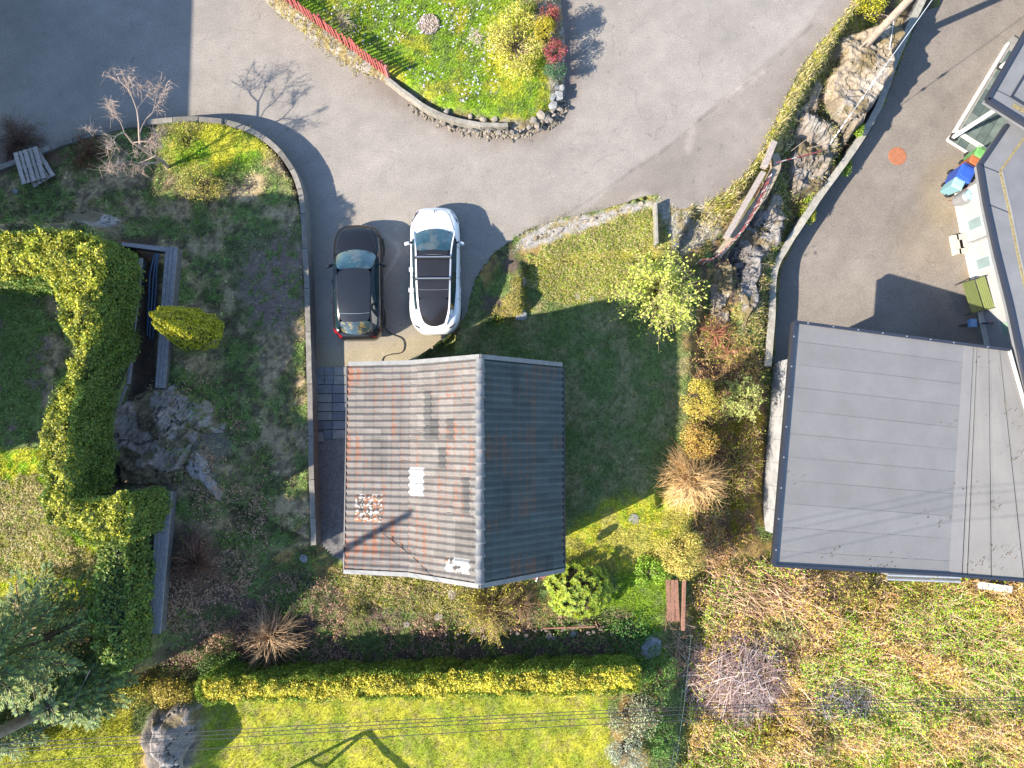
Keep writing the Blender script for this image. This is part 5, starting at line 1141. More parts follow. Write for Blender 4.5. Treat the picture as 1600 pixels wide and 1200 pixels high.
GOLD = [(.26, .225, .012), (.20, .19, .012), (.16, .17, .012), (.28, .25, .03)]
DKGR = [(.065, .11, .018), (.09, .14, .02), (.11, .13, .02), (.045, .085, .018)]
HEDG = [(.22, .22, .018), (.28, .26, .02), (.15, .17, .016), (.34, .30, .03), (.09, .115, .014)]
BRIT = [(.13, .19, .012), (.20, .25, .02), (.09, .15, .012)]
# ---- hedges: foliage over a closed dark core, on stems
def hedge(name, label, poly, ztop, zbot, dens, size, cols, lum=.25, sidecols=None, group=None, rnd=.35, infl=.1, core=(.03, .045, .012)):
    """poly: outline of the top in photo pixels at height ztop"""
    Wt_ = WP(poly, ztop); c0 = Wt_.mean(0); t = thing(name, label, 'hedge', (c0[0], c0[1], zbot), 0, group)
    mn, mx = Wt_.min(0)-.5, Wt_.max(0)+.5; 
    def top(x, y, d): return ztop-rnd*np.clip(1+d/.5, 0, 1)**2+(fbm(x*1.1, y*1.1, 7)-.5)*lum*1.6+(fbm(x*3.2, y*3.2, 8, 3)-.5)*lum*2.0
    n = int(dens*(mx-mn).prod()); x = rng.uniform(mn[0], mx[0], n); y = rng.uniform(mn[1], mx[1], n); d = sdf(Wt_, x, y)+(fbm(x*1.8, y*1.8, 17)-.5)*.45; k = d < .02; x, y, d = x[k], y[k], d[k]
    z = top(x, y, d)-np.abs(rng.normal(0, .08, len(x)))+np.where(rng.random(len(x)) < .06, rng.uniform(0, .16, len(x)), 0); q = np.c_[x, y, z]
    mb = MB(); cc = pal(cols, len(x), .4)*(.45+1.1*fbm(x*2.2, y*2.2, 23))[:, None]; leaves(mb, q-[c0[0], c0[1], zbot], np.tile([0, 0, 1.], (len(x), 1)), size, cc, tilt=.75)  # noise darkens top leaves in patches: shaded hollows put into the colour
    # sides
    P_ = np.r_[Wt_, Wt_[:1]]; A_ = np.sign(np.sum(Wt_[:, 0]*np.roll(Wt_[:, 1], -1)-np.roll(Wt_[:, 0], -1)*Wt_[:, 1]))
    for i in range(len(Wt_)):
        a, b = P_[i], P_[i+1]; l = np.linalg.norm(b-a); H_ = ztop-zbot; m = int(dens*l*H_*.8)
        if m < 2 or l > 40: continue
        tt = rng.random(m)[:, None]; u_ = (b-a)/l; no = np.array([u_[1], -u_[0]])*A_; zz = rng.uniform(zbot, ztop-.1, m); pq = a+(b-a)*tt
        off = infl*np.sin((zz-zbot)/H_*math.pi)+(fbm(pq[:, 0]*1.8+zz, pq[:, 1]*1.8+zz, 19)-.5)*.5+rng.normal(0, .05, m)-.05
        pq = pq+no*off[:, None]; gz = hz(pq[:, 0], pq[:, 1]); zz = np.maximum(zz, gz+.02)
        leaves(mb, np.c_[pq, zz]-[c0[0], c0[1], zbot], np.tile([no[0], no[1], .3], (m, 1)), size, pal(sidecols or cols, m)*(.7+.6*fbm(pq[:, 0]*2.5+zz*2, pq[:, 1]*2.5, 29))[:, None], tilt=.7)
    mb.build('foliage', leaf_mat, t)
    m2 = MB(); cen = Wt_; 
    m2.prism([(p-c0)*.0+shrink for p, shrink in zip(cen, inset(cen, .22)-c0)], -.2, ztop-zbot-rnd-.12, core); m2.build('branches', twig_mat, t)
    return t
def inset(poly, d):
    n = len(poly); A_ = np.sign(np.sum(poly[:, 0]*np.roll(poly[:, 1], -1)-np.roll(poly[:, 0], -1)*poly[:, 1])); out = []
    for i in range(n):
        a, b, c = poly[i-1], poly[i], poly[(i+1) % n]; u1 = (b-a)/np.linalg.norm(b-a); u2 = (c-b)/np.linalg.norm(c-b); n1 = np.array([-u1[1], u1[0]])*A_; n2 = np.array([-u2[1], u2[0]])*A_
        m = n1+n2; m /= max(.35, np.dot(m, m)/2); out.append(b+m*d)
    return np.array(out)
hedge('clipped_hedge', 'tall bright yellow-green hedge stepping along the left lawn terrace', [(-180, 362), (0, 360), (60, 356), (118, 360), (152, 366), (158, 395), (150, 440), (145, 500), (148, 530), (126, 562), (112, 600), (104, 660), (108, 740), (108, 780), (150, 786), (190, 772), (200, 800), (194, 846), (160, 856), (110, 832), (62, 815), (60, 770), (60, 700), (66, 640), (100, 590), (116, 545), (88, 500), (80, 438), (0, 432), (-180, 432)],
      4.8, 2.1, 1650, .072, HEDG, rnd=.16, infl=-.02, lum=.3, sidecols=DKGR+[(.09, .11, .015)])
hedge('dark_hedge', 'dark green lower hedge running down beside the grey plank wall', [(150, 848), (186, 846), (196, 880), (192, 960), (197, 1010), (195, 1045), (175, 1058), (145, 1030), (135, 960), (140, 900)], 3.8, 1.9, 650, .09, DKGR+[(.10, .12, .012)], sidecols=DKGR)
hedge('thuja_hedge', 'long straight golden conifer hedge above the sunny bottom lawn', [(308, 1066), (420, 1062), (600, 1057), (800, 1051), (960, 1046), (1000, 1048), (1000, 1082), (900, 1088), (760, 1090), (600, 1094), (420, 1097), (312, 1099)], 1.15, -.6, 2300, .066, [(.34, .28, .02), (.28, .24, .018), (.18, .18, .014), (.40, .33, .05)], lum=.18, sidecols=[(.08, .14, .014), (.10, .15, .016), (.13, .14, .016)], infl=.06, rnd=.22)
# ---- golden conical conifer: leaning sheaves of scale foliage
def conifer(px, py, tx, ty, h, rad):
    g = G(px, py); t = thing('golden_conifer', 'dense golden conical conifer standing on the dim yard lawn', 'tree', tuple(g))
    n = 24000; nb = 9; ks = rng.integers(0, nb, n); ang = rng.uniform(0, 2*math.pi, nb); off = np.stack([np.cos(ang), np.sin(ang)], -1)*rad*.38; off[0] = 0; hh = rng.uniform(.55, .90, nb)*h; hh[0] = h; rr = rng.uniform(.36, .55, nb)*rad; rr[0] = rad*.58
    u = rng.uniform(0, 1, n)**.8; a = rng.uniform(0, 2*math.pi, n); prf = np.where(u < .22, (u/.22)**.5, np.clip(1-(u-.22)/.80, 0, 1)**.72)
    rad_ = rr[ks]*prf*(1+.10*np.sin(a*7+ks)+rng.normal(0, .035, n)); q = np.c_[off[ks]*(1-.25*u[:, None])+np.stack([np.cos(a), np.sin(a)], -1)*rad_[:, None], .15+u*hh[ks]]
    N_ = np.c_[np.cos(a), np.sin(a), np.full(n, .35)]; mb = MB(); leaves(mb, q, N_, .085, pal([(.25, .23, .008), (.20, .195, .008), (.15, .155, .010)], n)*(.6+.8*fbm(q[:, 0]*7+ks, q[:, 1]*7+q[:, 2]*2, 3))[:, None], asp=.5, tilt=.45); mb.build('crown', leaf_mat, t)
    for k in range(nb):
        m2 = MB(); m2.lathe([(.01, .1), (rr[k]*.55, .22*hh[k]), (rr[k]*.7, .45*hh[k]), (rr[k]*.42, .75*hh[k]), (.02, .86*hh[k])], (off[k][0]*.85, off[k][1]*.85, 0), 10, (.05, .055, .006))
        m2.build('inner_foliage', twig_mat, t)
    m2 = MB(); m2.tube([(0, 0, -.2), (0, 0, .5)], .12, 8, (.1, .07, .05)); m2.build('trunk', twig_mat, t)
conifer(326, 522, 0, 0, 4.2, .98)
# ---- big blue-green conifers in the lower left corner
def spruce(label, px, py, h, rad, seed, cols):
    g = G(px, py); r = np.random.default_rng(seed); t = thing('spruce_tree', label, 'tree', tuple(g)); mb = MB(); m2 = MB(); m2.tube([(0, 0, -.3), (0, 0, h)], np.array([.16, .03]), 8, (.10, .07, .05)); m2.build('trunk', twig_mat, t)
    m3 = MB(); nb = 120; zz = np.linspace(.12, .97, nb)*h; an = np.arange(nb)*2.4+r.normal(0, .3, nb); ln = rad*(1-zz/h)**.75*r.uniform(.75, 1.2, nb)+.15
    base = np.c_[0*zz, 0*zz, zz]; tip = np.c_[np.cos(an)*ln, np.sin(an)*ln, zz-.18*ln+.1]; mid = (base+tip)/2+np.array([0, 0, .10])*ln[:, None]; twigs(m3, base, mid, tip, .025, .006, (.10, .075, .05), seg=4); m3.build('branches', twig_mat, t)
    n = 24000; i = r.integers(0, nb, n); f = r.uniform(.15, 1, (n, 1)); q = (1-f)**2*base[i]+2*f*(1-f)*mid[i]+f*f*tip[i]; d = tip[i]-base[i]; d /= np.linalg.norm(d, axis=1, keepdims=True); s = np.cross(d, [0, 0, 1.]); sg = r.choice([-1, 1], n)[:, None]; w_ = (1.05-f)*.55*ln[i][:, None]*r.uniform(.2, 1, (n, 1))
    dr = d*.75+s*sg*.8; q = q+dr*w_*.6+np.array([0, 0, -.05])*w_; dr = dr+r.normal(0, .15, (n, 3)); dr /= np.linalg.norm(dr, axis=1, keepdims=True); up = np.cross(dr, np.cross([0, 0, 1.], dr)); sd = np.cross(up, dr)
    L_ = (r.uniform(.08, .20, n))[:, None]; V = np.stack([q, q+dr*L_*.5+sd*L_*.16, q+dr*L_-[0, 0, .02], q+dr*L_*.5-sd*L_*.16], 1).reshape(-1, 3); b = np.arange(n)[:, None]*4; c = pal(cols, n, .3, r)*(.65+.6*f)
    mb.add(V, np.concatenate([b+[[0, 1, 2]], b+[[0, 2, 3]]]), np.repeat(c, 4, 0)); mb.build('crown', leaf_mat, t)
SPR = [(.16, .23, .07), (.22, .28, .07), (.30, .31, .07), (.10, .16, .07)]
spruce('large blue-green spruce whose top reaches the left border, below the tan grass', 95, 985, 5.2, 2.5, 5, SPR)
spruce('second blue-green spruce, close to the weathered pole', 45, 1090, 4.2, 1.9, 6, SPR)
spruce('smallest blue-green conifer, at the foot of the dark hedge', 150, 1060, 2.6, 1.3, 7, SPR)
# ---- bare trees
bare_tree('bare_tree', 'pale leafless tree standing inside the curved wall by the shaded road', 262, 262, 4.6, 14, (.33, .25, .20), depth=4, r0=.075, spread=.55, wid=1.0, lean=(-.02, .22))
leafy_bush('shrub', 'golden small-leaved shrub in the sunlit patch of the yard', 'shrub', 312, 285, 1.0, 1.0, [(.22, .19, .03), (.16, .15, .02), (.26, .22, .06)], n=3200, size=.045, clump=.3, nl=34)
leafy_bush('shrub', 'low yellow-green plant just inside the curve of the wall', 'shrub', 290, 215, .7, .35, [(.16, .17, .015), (.2, .18, .03)], n=1100, size=.05)
twig_bush('bare_bush', 'round straw-coloured leafless bush in the dim lower yard', 'bush', 418, 1000, 1.45, 1.5, [(.34, .22, .12), (.28, .18, .10), (.40, .28, .16)], n=330, thick=.013, droop=.6)
twig_bush('red_twig_bush', 'dark red twiggy bush beside the lower plank wall', 'bush', 300, 880, 1.1, 1.0, [(.13, .05, .035), (.10, .05, .03), (.16, .08, .04)], n=240, thick=.009)
twig_bush('twiggy_thicket', 'red-brown low thicket at the road verge above the pallet', 'bush', 22, 215, 1.2, .7, [(.14, .06, .05), (.12, .08, .04)], n=240, thick=.009, leafcols=[(.12, .08, .03), (.05, .08, .015)], nleaf=600)
twig_bush('twiggy_thicket', 'red-brown bramble patch between the pallet and the bare tree', 'bush', 135, 235, .9, .35, [(.17, .06, .03), (.12, .07, .03)], n=160, thick=.008, leafcols=[(.05, .10, .015), (.14, .06, .03)], nleaf=900)
twig_bush('budding_bush', 'golden budding shrub spreading under the lower roof edge', 'shrub', 768, 955, 1.45, 1.3, [(.22, .15, .06), (.26, .18, .08)], n=230, thick=.010, leafcols=[(.30, .28, .03), (.24, .22, .02)], nleaf=3000, lsize=.055, droop=.5)
twig_bush('budding_bush', 'reddish twig shrub right beside the satellite dish', 'shrub', 812, 945, .8, .9, [(.22, .12, .06), (.2, .14, .07)], n=140, thick=.009)
twig_bush('budding_bush', 'small yellow-green shrub standing alone left of the lower roof edge', 'shrub', 557, 958, .62, .8, [(.15, .13, .05)], n=90, thick=.008, leafcols=[(.18, .20, .03), (.12, .16, .02)], nleaf=800, lsize=.04, ry=1.2)
# rhododendron: whorls of large glossy leaves
def rhodo(px, py, rad, h):
    z = 0.
    for _ in range(8): p = P(px, py, z+h*.7); z = float(hz(p[0], p[1]))
    t = thing('rhododendron', 'glossy bright green rhododendron bush near the satellite dish', 'bush', (p[0], p[1], z)); nw = 300; d = lumps(nw); c = d*np.array([rad, rad*.82, h*.75])*rng.uniform(.78, 1.0, (nw, 1))+[0, 0, h*.12]; mb = MB(); m2 = MB()
    tb = rng.normal(0, .08, (nw, 3)); tb[:, 2] = 0; twigs(m2, tb, tb+c*.4+[0, 0, .2], c, .014, .007, (.12, .09, .05)); m2.build('trunk', twig_mat, t)
    for k in range(nw):
        m = 9; a = np.arange(m)*2*math.pi/m+rng.random()*6; ax = d[k]+[0, 0, .8]; ax /= np.linalg.norm(ax); u_ = np.cross(ax, [1, 0, 0]); u_ /= np.linalg.norm(u_); v_ = np.cross(ax, u_)
        dr = np.cos(a)[:, None]*u_+np.sin(a)[:, None]*v_+ax*rng.uniform(.1, .5, (m, 1)); sd = np.cross(ax, dr); sd /= np.linalg.norm(sd, axis=1, keepdims=True); L_ = rng.uniform(.10, .17, (m, 1))
        V = np.stack([c[k]+0*dr, c[k]+dr*L_*.5+sd*L_*.2, c[k]+dr*L_-ax*.02, c[k]+dr*L_*.5-sd*L_*.2], 1).reshape(-1, 3); b = np.arange(m)[:, None]*4; mb.add(V, np.concatenate([b+[[0, 1, 2]], b+[[0, 2, 3]]]), np.repeat(1.3*pal([(.20, .25, .015), (.26, .30, .02), (.12, .18, .012)], m), 4, 0))
    mb.build('crown', leaf_mat, t)
rhodo(907, 927, 1.28, 1.45)
# budding tree at the top right of the lawn
twig_bush('budding_tree', 'pale yellow-green budding tree at the upper edge of the lawn', 'tree', 1036, 452, 1.75, 2.6, [(.30, .24, .12), (.22, .17, .09)], n=150, thick=.014, leafcols=[(.30, .33, .05), (.22, .27, .03), (.34, .36, .08)], nleaf=7500, lsize=.09, branch=6, ry=.95)
twig_bush('budding_tree', 'smaller pale green budding tree beside the big roof', 'tree', 1166, 622, .95, 2.2, [(.26, .20, .11), (.2, .15, .08)], n=110, thick=.009, leafcols=[(.25, .27, .08), (.19, .22, .05)], nleaf=3600, lsize=.075, branch=5)
twig_bush('red_stem_bush', 'coral red bare stems reaching up beside the rocky gully', 'bush', 1120, 520, .75, 1.2, [(.42, .17, .10), (.38, .14, .08)], n=50, thick=.012, ry=1.0, branch=4)
twig_bush('red_stem_bush', 'smaller clump of coral stems lying toward the big roof', 'bush', 1140, 548, .75, .8, [(.40, .17, .10), (.35, .18, .10)], n=36, thick=.010, ry=.5, branch=4)
leafy_bush('ochre_bush', 'ochre upright bush at the shaded edge of the lawn', 'bush', 1094, 622, .72, 2.1, [(.30, .22, .03), (.20, .18, .02), (.34, .27, .05)], n=4200, size=.05, ry=1.15, clump=.4)
leafy_bush('ochre_bush', 'orange-tinted bush directly above the round straw bush', 'bush', 1092, 690, .75, 1.6, [(.36, .17, .04), (.26, .20, .03), (.36, .24, .06)], n=3400, size=.045, clump=.4)
twig_bush('bare_bush', 'big round straw-orange leafless bush between lawn and big roof', 'bush', 1084, 750, 1.42, 1.8, [(.52, .32, .13), (.44, .27, .10), (.58, .40, .19)], n=620, thick=.010, droop=.3, branch=2.5)
leafy_bush('feathery_conifer', 'soft golden-brown conifer at the head of the wooden planks', 'conifer', 1068, 862, 1.0, 2.0, [(.30, .22, .045), (.22, .17, .035), (.18, .18, .03), (.34, .27, .08)], n=8500, size=.05, ry=1.1, clump=.36, nl=40)
leafy_bush('pale_shrub', 'pale cream-green variegated shrub at the end of the thuja hedge', 'shrub', 988, 1118, 1.05, 1.2, [(.22, .24, .13), (.14, .17, .07), (.27, .27, .18), (.15, .08, .05)], n=3800, size=.05, ry=.85)
leafy_bush('pale_shrub', 'pale grey-green shrub standing lowest on the lawn border', 'shrub', 978, 1180, .85, 1.1, [(.22, .24, .17), (.16, .18, .11), (.27, .27, .22)], n=3000, size=.045)
leafy_bush('ivy_clump', 'dark green ivy mass below the boulder at the hedge end', 'ivy', 1030, 1060, .9, .6, [(.05, .11, .012), (.08, .14, .02), (.035, .08, .015)], n=2600, size=.06, ry=1.5, lay=1)
leafy_bush('ivy_clump', 'dark ivy growing along the green fence at the bottom border', 'ivy', 1030, 1150, .7, .7, [(.04, .09, .012), (.06, .12, .02)], n=2000, size=.06, ry=1.6)
# island planting
leafy_bush('golden_shrub', 'airy golden shrub spread over the island lawn beside the stone edge', 'shrub', 806, 66, 1.25, .9, [(.34, .29, .05), (.27, .25, .03), (.36, .31, .10)], n=5200, size=.055, ry=1.6, clump=.3, nl=44, twign=90, stemcol=(.25, .18, .12))
RED = [(.17, .03, .03), (.22, .045, .05), (.15, .04, .025), (.20, .09, .035)]
leafy_bush('red_shrub', 'crimson shrub at the upper road edge of the island', 'shrub', 858, 26, .5, 1.2, RED, n=1700, size=.045, ry=1.1)
leafy_bush('red_shrub', 'crimson shrub below the round golden shrub on the island', 'shrub', 868, 80, .48, 1.1, RED+[(.26, .03, .09)], n=1500, size=.045, ry=1.1)
leafy_bush('golden_globe_shrub', 'round golden shrub wedged between the two crimson shrubs', 'shrub', 852, 45, .45, 1.4, [(.24, .20, .012), (.18, .16, .012)], n=2600, size=.05, ry=1.2, clump=.45)
leafy_bush('green_shrub', 'dark blue-green low shrub at the stony tip of the island', 'shrub', 868, 108, .5, .7, [(.035, .08, .04), (.05, .10, .045)], n=1300, size=.05)
leafy_bush('green_shrub', 'small green shrub near the upper crimson shrub', 'shrub', 828, 12, .35, .8, [(.08, .12, .015), (.13, .14, .02)], n=800, size=.05)
twig_bush('bare_sapling', 'bare pale twigs leaning over the picket fence shadow', 'sapling', 532, 28, .7, .9, [(.34, .27, .2), (.28, .22, .16)], n=36, thick=.009, branch=3, leafcols=[(.16, .2, .02)], nleaf=260)
bare_tree('bare_sapling', 'thin pale sapling stem above the golden island shrub', 752, 62, 1.6, 41, (.38, .30, .24), depth=2, r0=.035, spread=.5, cat='sapling')
bare_tree('bare_tree', 'leafless tree just beyond the island road edge', 862, -40, 4.0, 55, (.25, .18, .14), depth=4, r0=.06, spread=.6)
# right-hand bank
leafy_bush('yellow_bush', 'bright yellow bush on the rock near the top of the pole bank', 'bush', 1352, 5, .95, 1.1, [(.32, .27, .012), (.24, .22, .012), (.16, .17, .012)], n=3600, size=.055, clump=.4, nl=24)
leafy_bush('yellow_bush', 'small yellow-green round bush beside the driveway wall', 'bush', 1262, 335, .46, .7, [(.22, .24, .015), (.15, .18, .012)], n=1500, size=.05)
for k, (px, py, r_, lb) in enumerate([(1373, 156, .35, 'bright green fern tuft by the driveway wall under the rock'), (1341, 200, .30, 'green fern tuft lower along the driveway wall, near the bend'), (1318, 258, .4, 'low green ferns between the jagged rock and the driveway wall'), (1268, 312, .35, 'dim green tuft just above the small yellow-green bush')]):
    leafy_bush('fern', lb, 'fern', px, py, r_, .35, [(.11, .17, .012), (.15, .2, .02), (.06, .11, .012)], n=620, size=.08, tilt=.9, ry=1.3)
twig_bush('bramble', 'orange-red bramble canes crossing the shadowed gully', 'bramble', 1245, 232, .75, .5, [(.40, .18, .10), (.30, .16, .10)], n=22, thick=.010, branch=1)
twig_bush('bramble', 'thin grey canes on the bank below the red railing', 'bramble', 1180, 400, .8, .5, [(.22, .18, .15), (.18, .15, .12)], n=70, thick=.006)
# brush and twig heaps in the lower right scrub
def heap(label, px, py, rx, ry_, n, cols, hgt=.45, ln=(.5, 1.4), ang=None, thick=.010):
    g = G(px, py); t = thing('brush_pile', label, 'brush pile', tuple(g)); mb = MB(); a = rng.uniform(0, math.pi, n) if ang is None else ang+rng.normal(0, .5, n); l = rng.uniform(*ln, n)
    q = np.sqrt(rng.random(n)); ph = rng.uniform(0, 6.3, n); c = np.stack([np.cos(ph)*q*rx, np.sin(ph)*q*ry_], -1); gz = hz(c[:, 0]+g[0], c[:, 1]+g[1])-g[2]; z = gz+rng.random(n)*hgt*(1-q**2)+.05
    d = np.stack([np.cos(a), np.sin(a)], -1)*l[:, None]/2; dz = rng.normal(0, .12, n); P0 = np.c_[c-d, z-dz]; P2 = np.c_[c+d, z+dz]; twigs(mb, P0, (P0+P2)/2+rng.normal(0, .08, (n, 3)), P2, thick*rng.uniform(.5, 1.5, n), thick*.5, pal(cols, n, .35), seg=3); o = mb.build('branches', twig_mat, t); return t
PINKGREY = [(.34, .25, .21), (.28, .20, .17), (.40, .32, .27), (.22, .15, .12)]
heap('large heap of pinkish grey cut branches in the sunny scrub', 1150, 1050, 2.0, 1.8, 1500, [(.55, .42, .36), (.46, .33, .28), (.64, .52, .45), (.34, .22, .18)], 1.0, thick=.014)
heap('tangle of orange-brown stems below the big roof corner', 1180, 925, 2.6, 1.1, 420, [(.32, .18, .10), (.26, .14, .08), (.5, .34, .2)], .8, (.6, 1.9), -.4, .013)
heap('heap of dry brown branches lying over the end of the planks', 1058, 1000, .7, 1.3, 220, [(.26, .15, .10), (.2, .12, .08), (.38, .28, .18)], .4, (.4, 1.0))
heap('dead grey-brown twigs in the dark band under the big roof', 1290, 905, 2.6, .9, 380, [(.16, .12, .09), (.22, .16, .11)], .5, (.5, 1.5))
heap('silvery twig heap in the shadowy middle of the scrub', 1310, 1090, 1.5, .9, 300, [(.24, .22, .21), (.18, .15, .14), (.44, .40, .38)], .8, (.4, 1.1), thick=.013)
heap('dark brown brash beside the silvery twig heap', 1240, 1010, 1.4, 1.2, 260, [(.15, .09, .06), (.24, .14, .09)], .4)
heap('sparse dry canes in the far lower right scrub', 1540, 1120, 2.4, 1.8, 300, [(.34, .22, .14), (.28, .2, .12)], .3, (.4, 1.2), 1.2, .007)
heap('dry canes over the light green scrub below the lean-to', 1440, 1010, 2.4, 1.2, 320, [(.34, .2, .12), (.26, .15, .09)], .35, (.4, 1.3), -.5, .007)
for k, (px, py, rx, h, lb, cl) in enumerate([
    (1450, 935, 1.7, .9, 'yellow-green budding scrub in front of the corrugated sheet', [(.26, .24, .03), (.20, .22, .02), (.30, .26, .06)]),
    (1350, 930, 1.2, .8, 'lime green sprouting scrub left of the corrugated sheet', [(.20, .22, .02), (.25, .20, .05)]),
    (1560, 955, 1.1, .7, 'fresh green leafy scrub below the pale board', [(.13, .21, .015), (.18, .24, .02)]),
    (1230, 985, 1.0, .8, 'pale grey-green tuft among the brown stems', [(.25, .25, .12), (.17, .2, .06)]),
    (1380, 1040, 1.1, .5, 'orange and green low scrub right of the brash', [(.26, .2, .05), (.15, .19, .02)]),
    (1290, 1160, 1.2, .7, 'dim olive scrub near the bottom border', [(.10, .12, .03), (.16, .13, .05)]),
    (1210, 1150, 1.0, .7, 'mossy gold mound under the twig heap', [(.26, .21, .015), (.2, .17, .02)]),
    (1450, 1100, 1.4, .35, 'vivid green ground shrub in the open scrub', [(.13, .22, .012), (.18, .25, .02)]),
    (1120, 1000, .7, .6, 'yellow-green sprig patch beside the plank heap', [(.22, .22, .02), (.14, .16, .02)])]):
    twig_bush('scrub_bush', lb, 'scrub', px, py, rx, h, [(.28, .17, .09), (.22, .13, .07)], n=110, thick=.006, leafcols=cl, nleaf=2600, lsize=.055, branch=3, ry=.7)
for k, (px, py, rx, lb, cl) in enumerate([(205, 1085, 1.1, 'golden sprawling shrub between spruce and grey boulder', [(.25, .21, .02), (.18, .17, .02), (.12, .14, .02)]), (265, 1085, .9, 'golden shrub touching the left end of the thuja hedge', [(.26, .20, .03), (.2, .16, .03)]), (345, 1035, .9, 'dark green shrub in front of the hedge by the round straw bush', [(.04, .08, .012), (.06, .10, .015)])]):
    leafy_bush('border_shrub', lb, 'shrub', px, py, rx, .8, cl, n=2400, size=.055, ry=.5)
leafy_bush('leafy_patch', 'bright green leafy plants right of the rhododendron', 'plant', 1015, 892, .75, .4, [(.10, .19, .012), (.16, .23, .02)], n=1500, size=.07, ry=.8)
leafy_bush('leafy_patch', 'dim green nettles filling the corner before the boulder', 'plant', 985, 985, .9, .35, [(.03, .09, .012), (.05, .11, .015)], n=1600, size=.07)
leafy_bush('leafy_patch', 'yellow daffodils just under the stone step of the grass bank', 'plant', 780, 500, .25, .2, [(.45, .42, .02), (.06, .12, .01)], n=60, size=.07)

# ---- grass: blades over all open ground, one object
def scatter_grass():
    n = 330000; x = rng.uniform(-20.5, 21, n); y = rng.uniform(-15, 17.5, n); z = hz(x, y); px, py = PX(x, y, z)
    k = (px > -60) & (px < 1660) & (py > -60) & (py < 1260)
    rd = sdf(WP(ROAD), x, y); ok = (rd > -.03-.12*fbm(x*2, y*2, 3)) | (sdf(WP(ISLAND), x, y) < -.2)
    k &= ok & (sdf(WP(LOWROAD, -2.4), x, y) > .0) & (sdf(WP([(492, 560), (870, 560), (870, 885), (492, 885)], 0), x, y) > -.02)
    x, y, z = x[k], y[k], z[k]; px0, py0 = PX(x, y, z); k2 = rng.random(len(x)) > .92*pmask(px0, py0, [(812, 372), (880, 342), (950, 328), (1003, 309), (1016, 318), (985, 332), (930, 352), (885, 368), (845, 388), (815, 396)], 3); x, y, z = x[k2], y[k2], z[k2]; c, rk = ground_col(x, y, z)
    gm = (c[:, 1] > c[:, 0]*.78) & (rk < .3+.4*rng.random(len(x))); dirt = c.sum(1) < .16
    keep = gm & (rng.random(len(x)) < np.where(dirt & (c[:, 1] < c[:, 0]), .45, 1.0)); x, y, z, c = x[keep], y[keep], z[keep], c[keep]; n = len(x)
    px, py = PX(x, y, z); mown = np.maximum.reduce([pmask(px, py, [(300, 1080), (955, 1085), (965, 1300), (200, 1300)], 5), pmask(px, py, [(880, 450), (1050, 380), (1050, 760), (880, 880)], 12)*.5])
    H_ = rng.uniform(.05, .13, n)*(1-.55*mown)*(.6+.8*fbm(x*1.3, y*1.3, 44)); a = rng.uniform(0, 2*math.pi, n); w_ = rng.uniform(.008, .018, n)
    c = c*rng.uniform(.75, 2.3, (n, 1))*np.array([1.0, 1.05, .9]); dry = rng.random(n) < .10; c[dry] = c[dry]*.5+np.array([.16, .13, .06])*.6
    m = 3; V = []; Fs = []; Cs = []
    for q in range(m):
        aa = a+q*2.1; ln = rng.uniform(.3, 1.3, n)*H_; ex = np.cos(aa)*ln; ey = np.sin(aa)*ln; sx2 = -np.sin(aa)*w_; sy2 = np.cos(aa)*w_
        V.append(np.stack([np.c_[x-sx2, y-sy2, z-.01], np.c_[x+sx2, y+sy2, z-.01], np.c_[x+ex, y+ey, z+H_*rng.uniform(.5, 1.1, n)]], 1)); Cs.append(np.repeat(c*rng.uniform(.8, 1.2, (n, 1)), 3, 0))
    V = np.concatenate(V).reshape(-1, 3); F = np.arange(len(V)).reshape(-1, 3); me = mesh_from('grass', V, F, np.zeros((0, 4), int), np.concatenate(Cs)); me.materials.append(grass_mat); o = bpy.data.objects.new('grass', me); COL.objects.link(o); o['kind'] = 'stuff'; o['label'] = 'short uneven garden grass, mown and rough'
    return n
print('tufts', scatter_grass())
# ground cover leaves in the rough places
def scatter_leaves():
    n = 90000; x = rng.uniform(-20.5, 21, n); y = rng.uniform(-15, 17.5, n); z = hz(x, y); px, py = PX(x, y, z)
    w_ = np.maximum.reduce([pmask(px, py, [(1090, 890), (1640, 880), (1640, 1240), (1070, 1240)], 14)*.9, pmask(px, py, [(1080, 560), (1200, 560), (1180, 830), (1120, 890), (1075, 880)], 12)*.8, pmask(px, py, [(1130, 400), (1230, 150), (1300, 30), (1440, 0), (1400, 150), (1260, 350), (1212, 430), (1205, 570), (1110, 560)], 8)*.5,
        pmask(px, py, [(240, 860), (500, 900), (980, 960), (980, 1050), (240, 1060)], 15)*.6, pmask(px, py, [(0, 200), (470, 195), (485, 850), (250, 1040), (250, 620), (180, 380), (0, 350)], 6)*.28, pmask(px, py, TERR, 5)*.3])
    k = (rng.random(n) < w_*(.4+1.0*fbm(x*1.5, y*1.5, 91))) & (px > -40) & (px < 1640) & (py < 1240); x, y, z = x[k], y[k], z[k]; c, rk = ground_col(x, y, z); n = len(x); sel = rng.random(n)
    c = np.where((sel < .45)[:, None], c*1.5*np.array([.8, 1.25, .7]), np.where((sel < .75)[:, None], c*1.25+.02, np.array([.17, .085, .05])*rng.uniform(.6, 1.4, (n, 1))))
    q = np.c_[x, y, z+rng.uniform(.01, .22, n)*np.where(py_scrub(x, y, z), 1.0, .4)]; mb = MB(); leaves(mb, q, np.tile([0, 0, 1.], (n, 1)), .065, c, tilt=.7); o = mb.build('ground_cover', leaf_mat, kind='stuff'); o['label'] = 'mixed weeds, ivy and dead leaves over rough ground'
def py_scrub(x, y, z): px, py = PX(x, y, z); return (px > 1080) & (py > 880)
scatter_leaves()
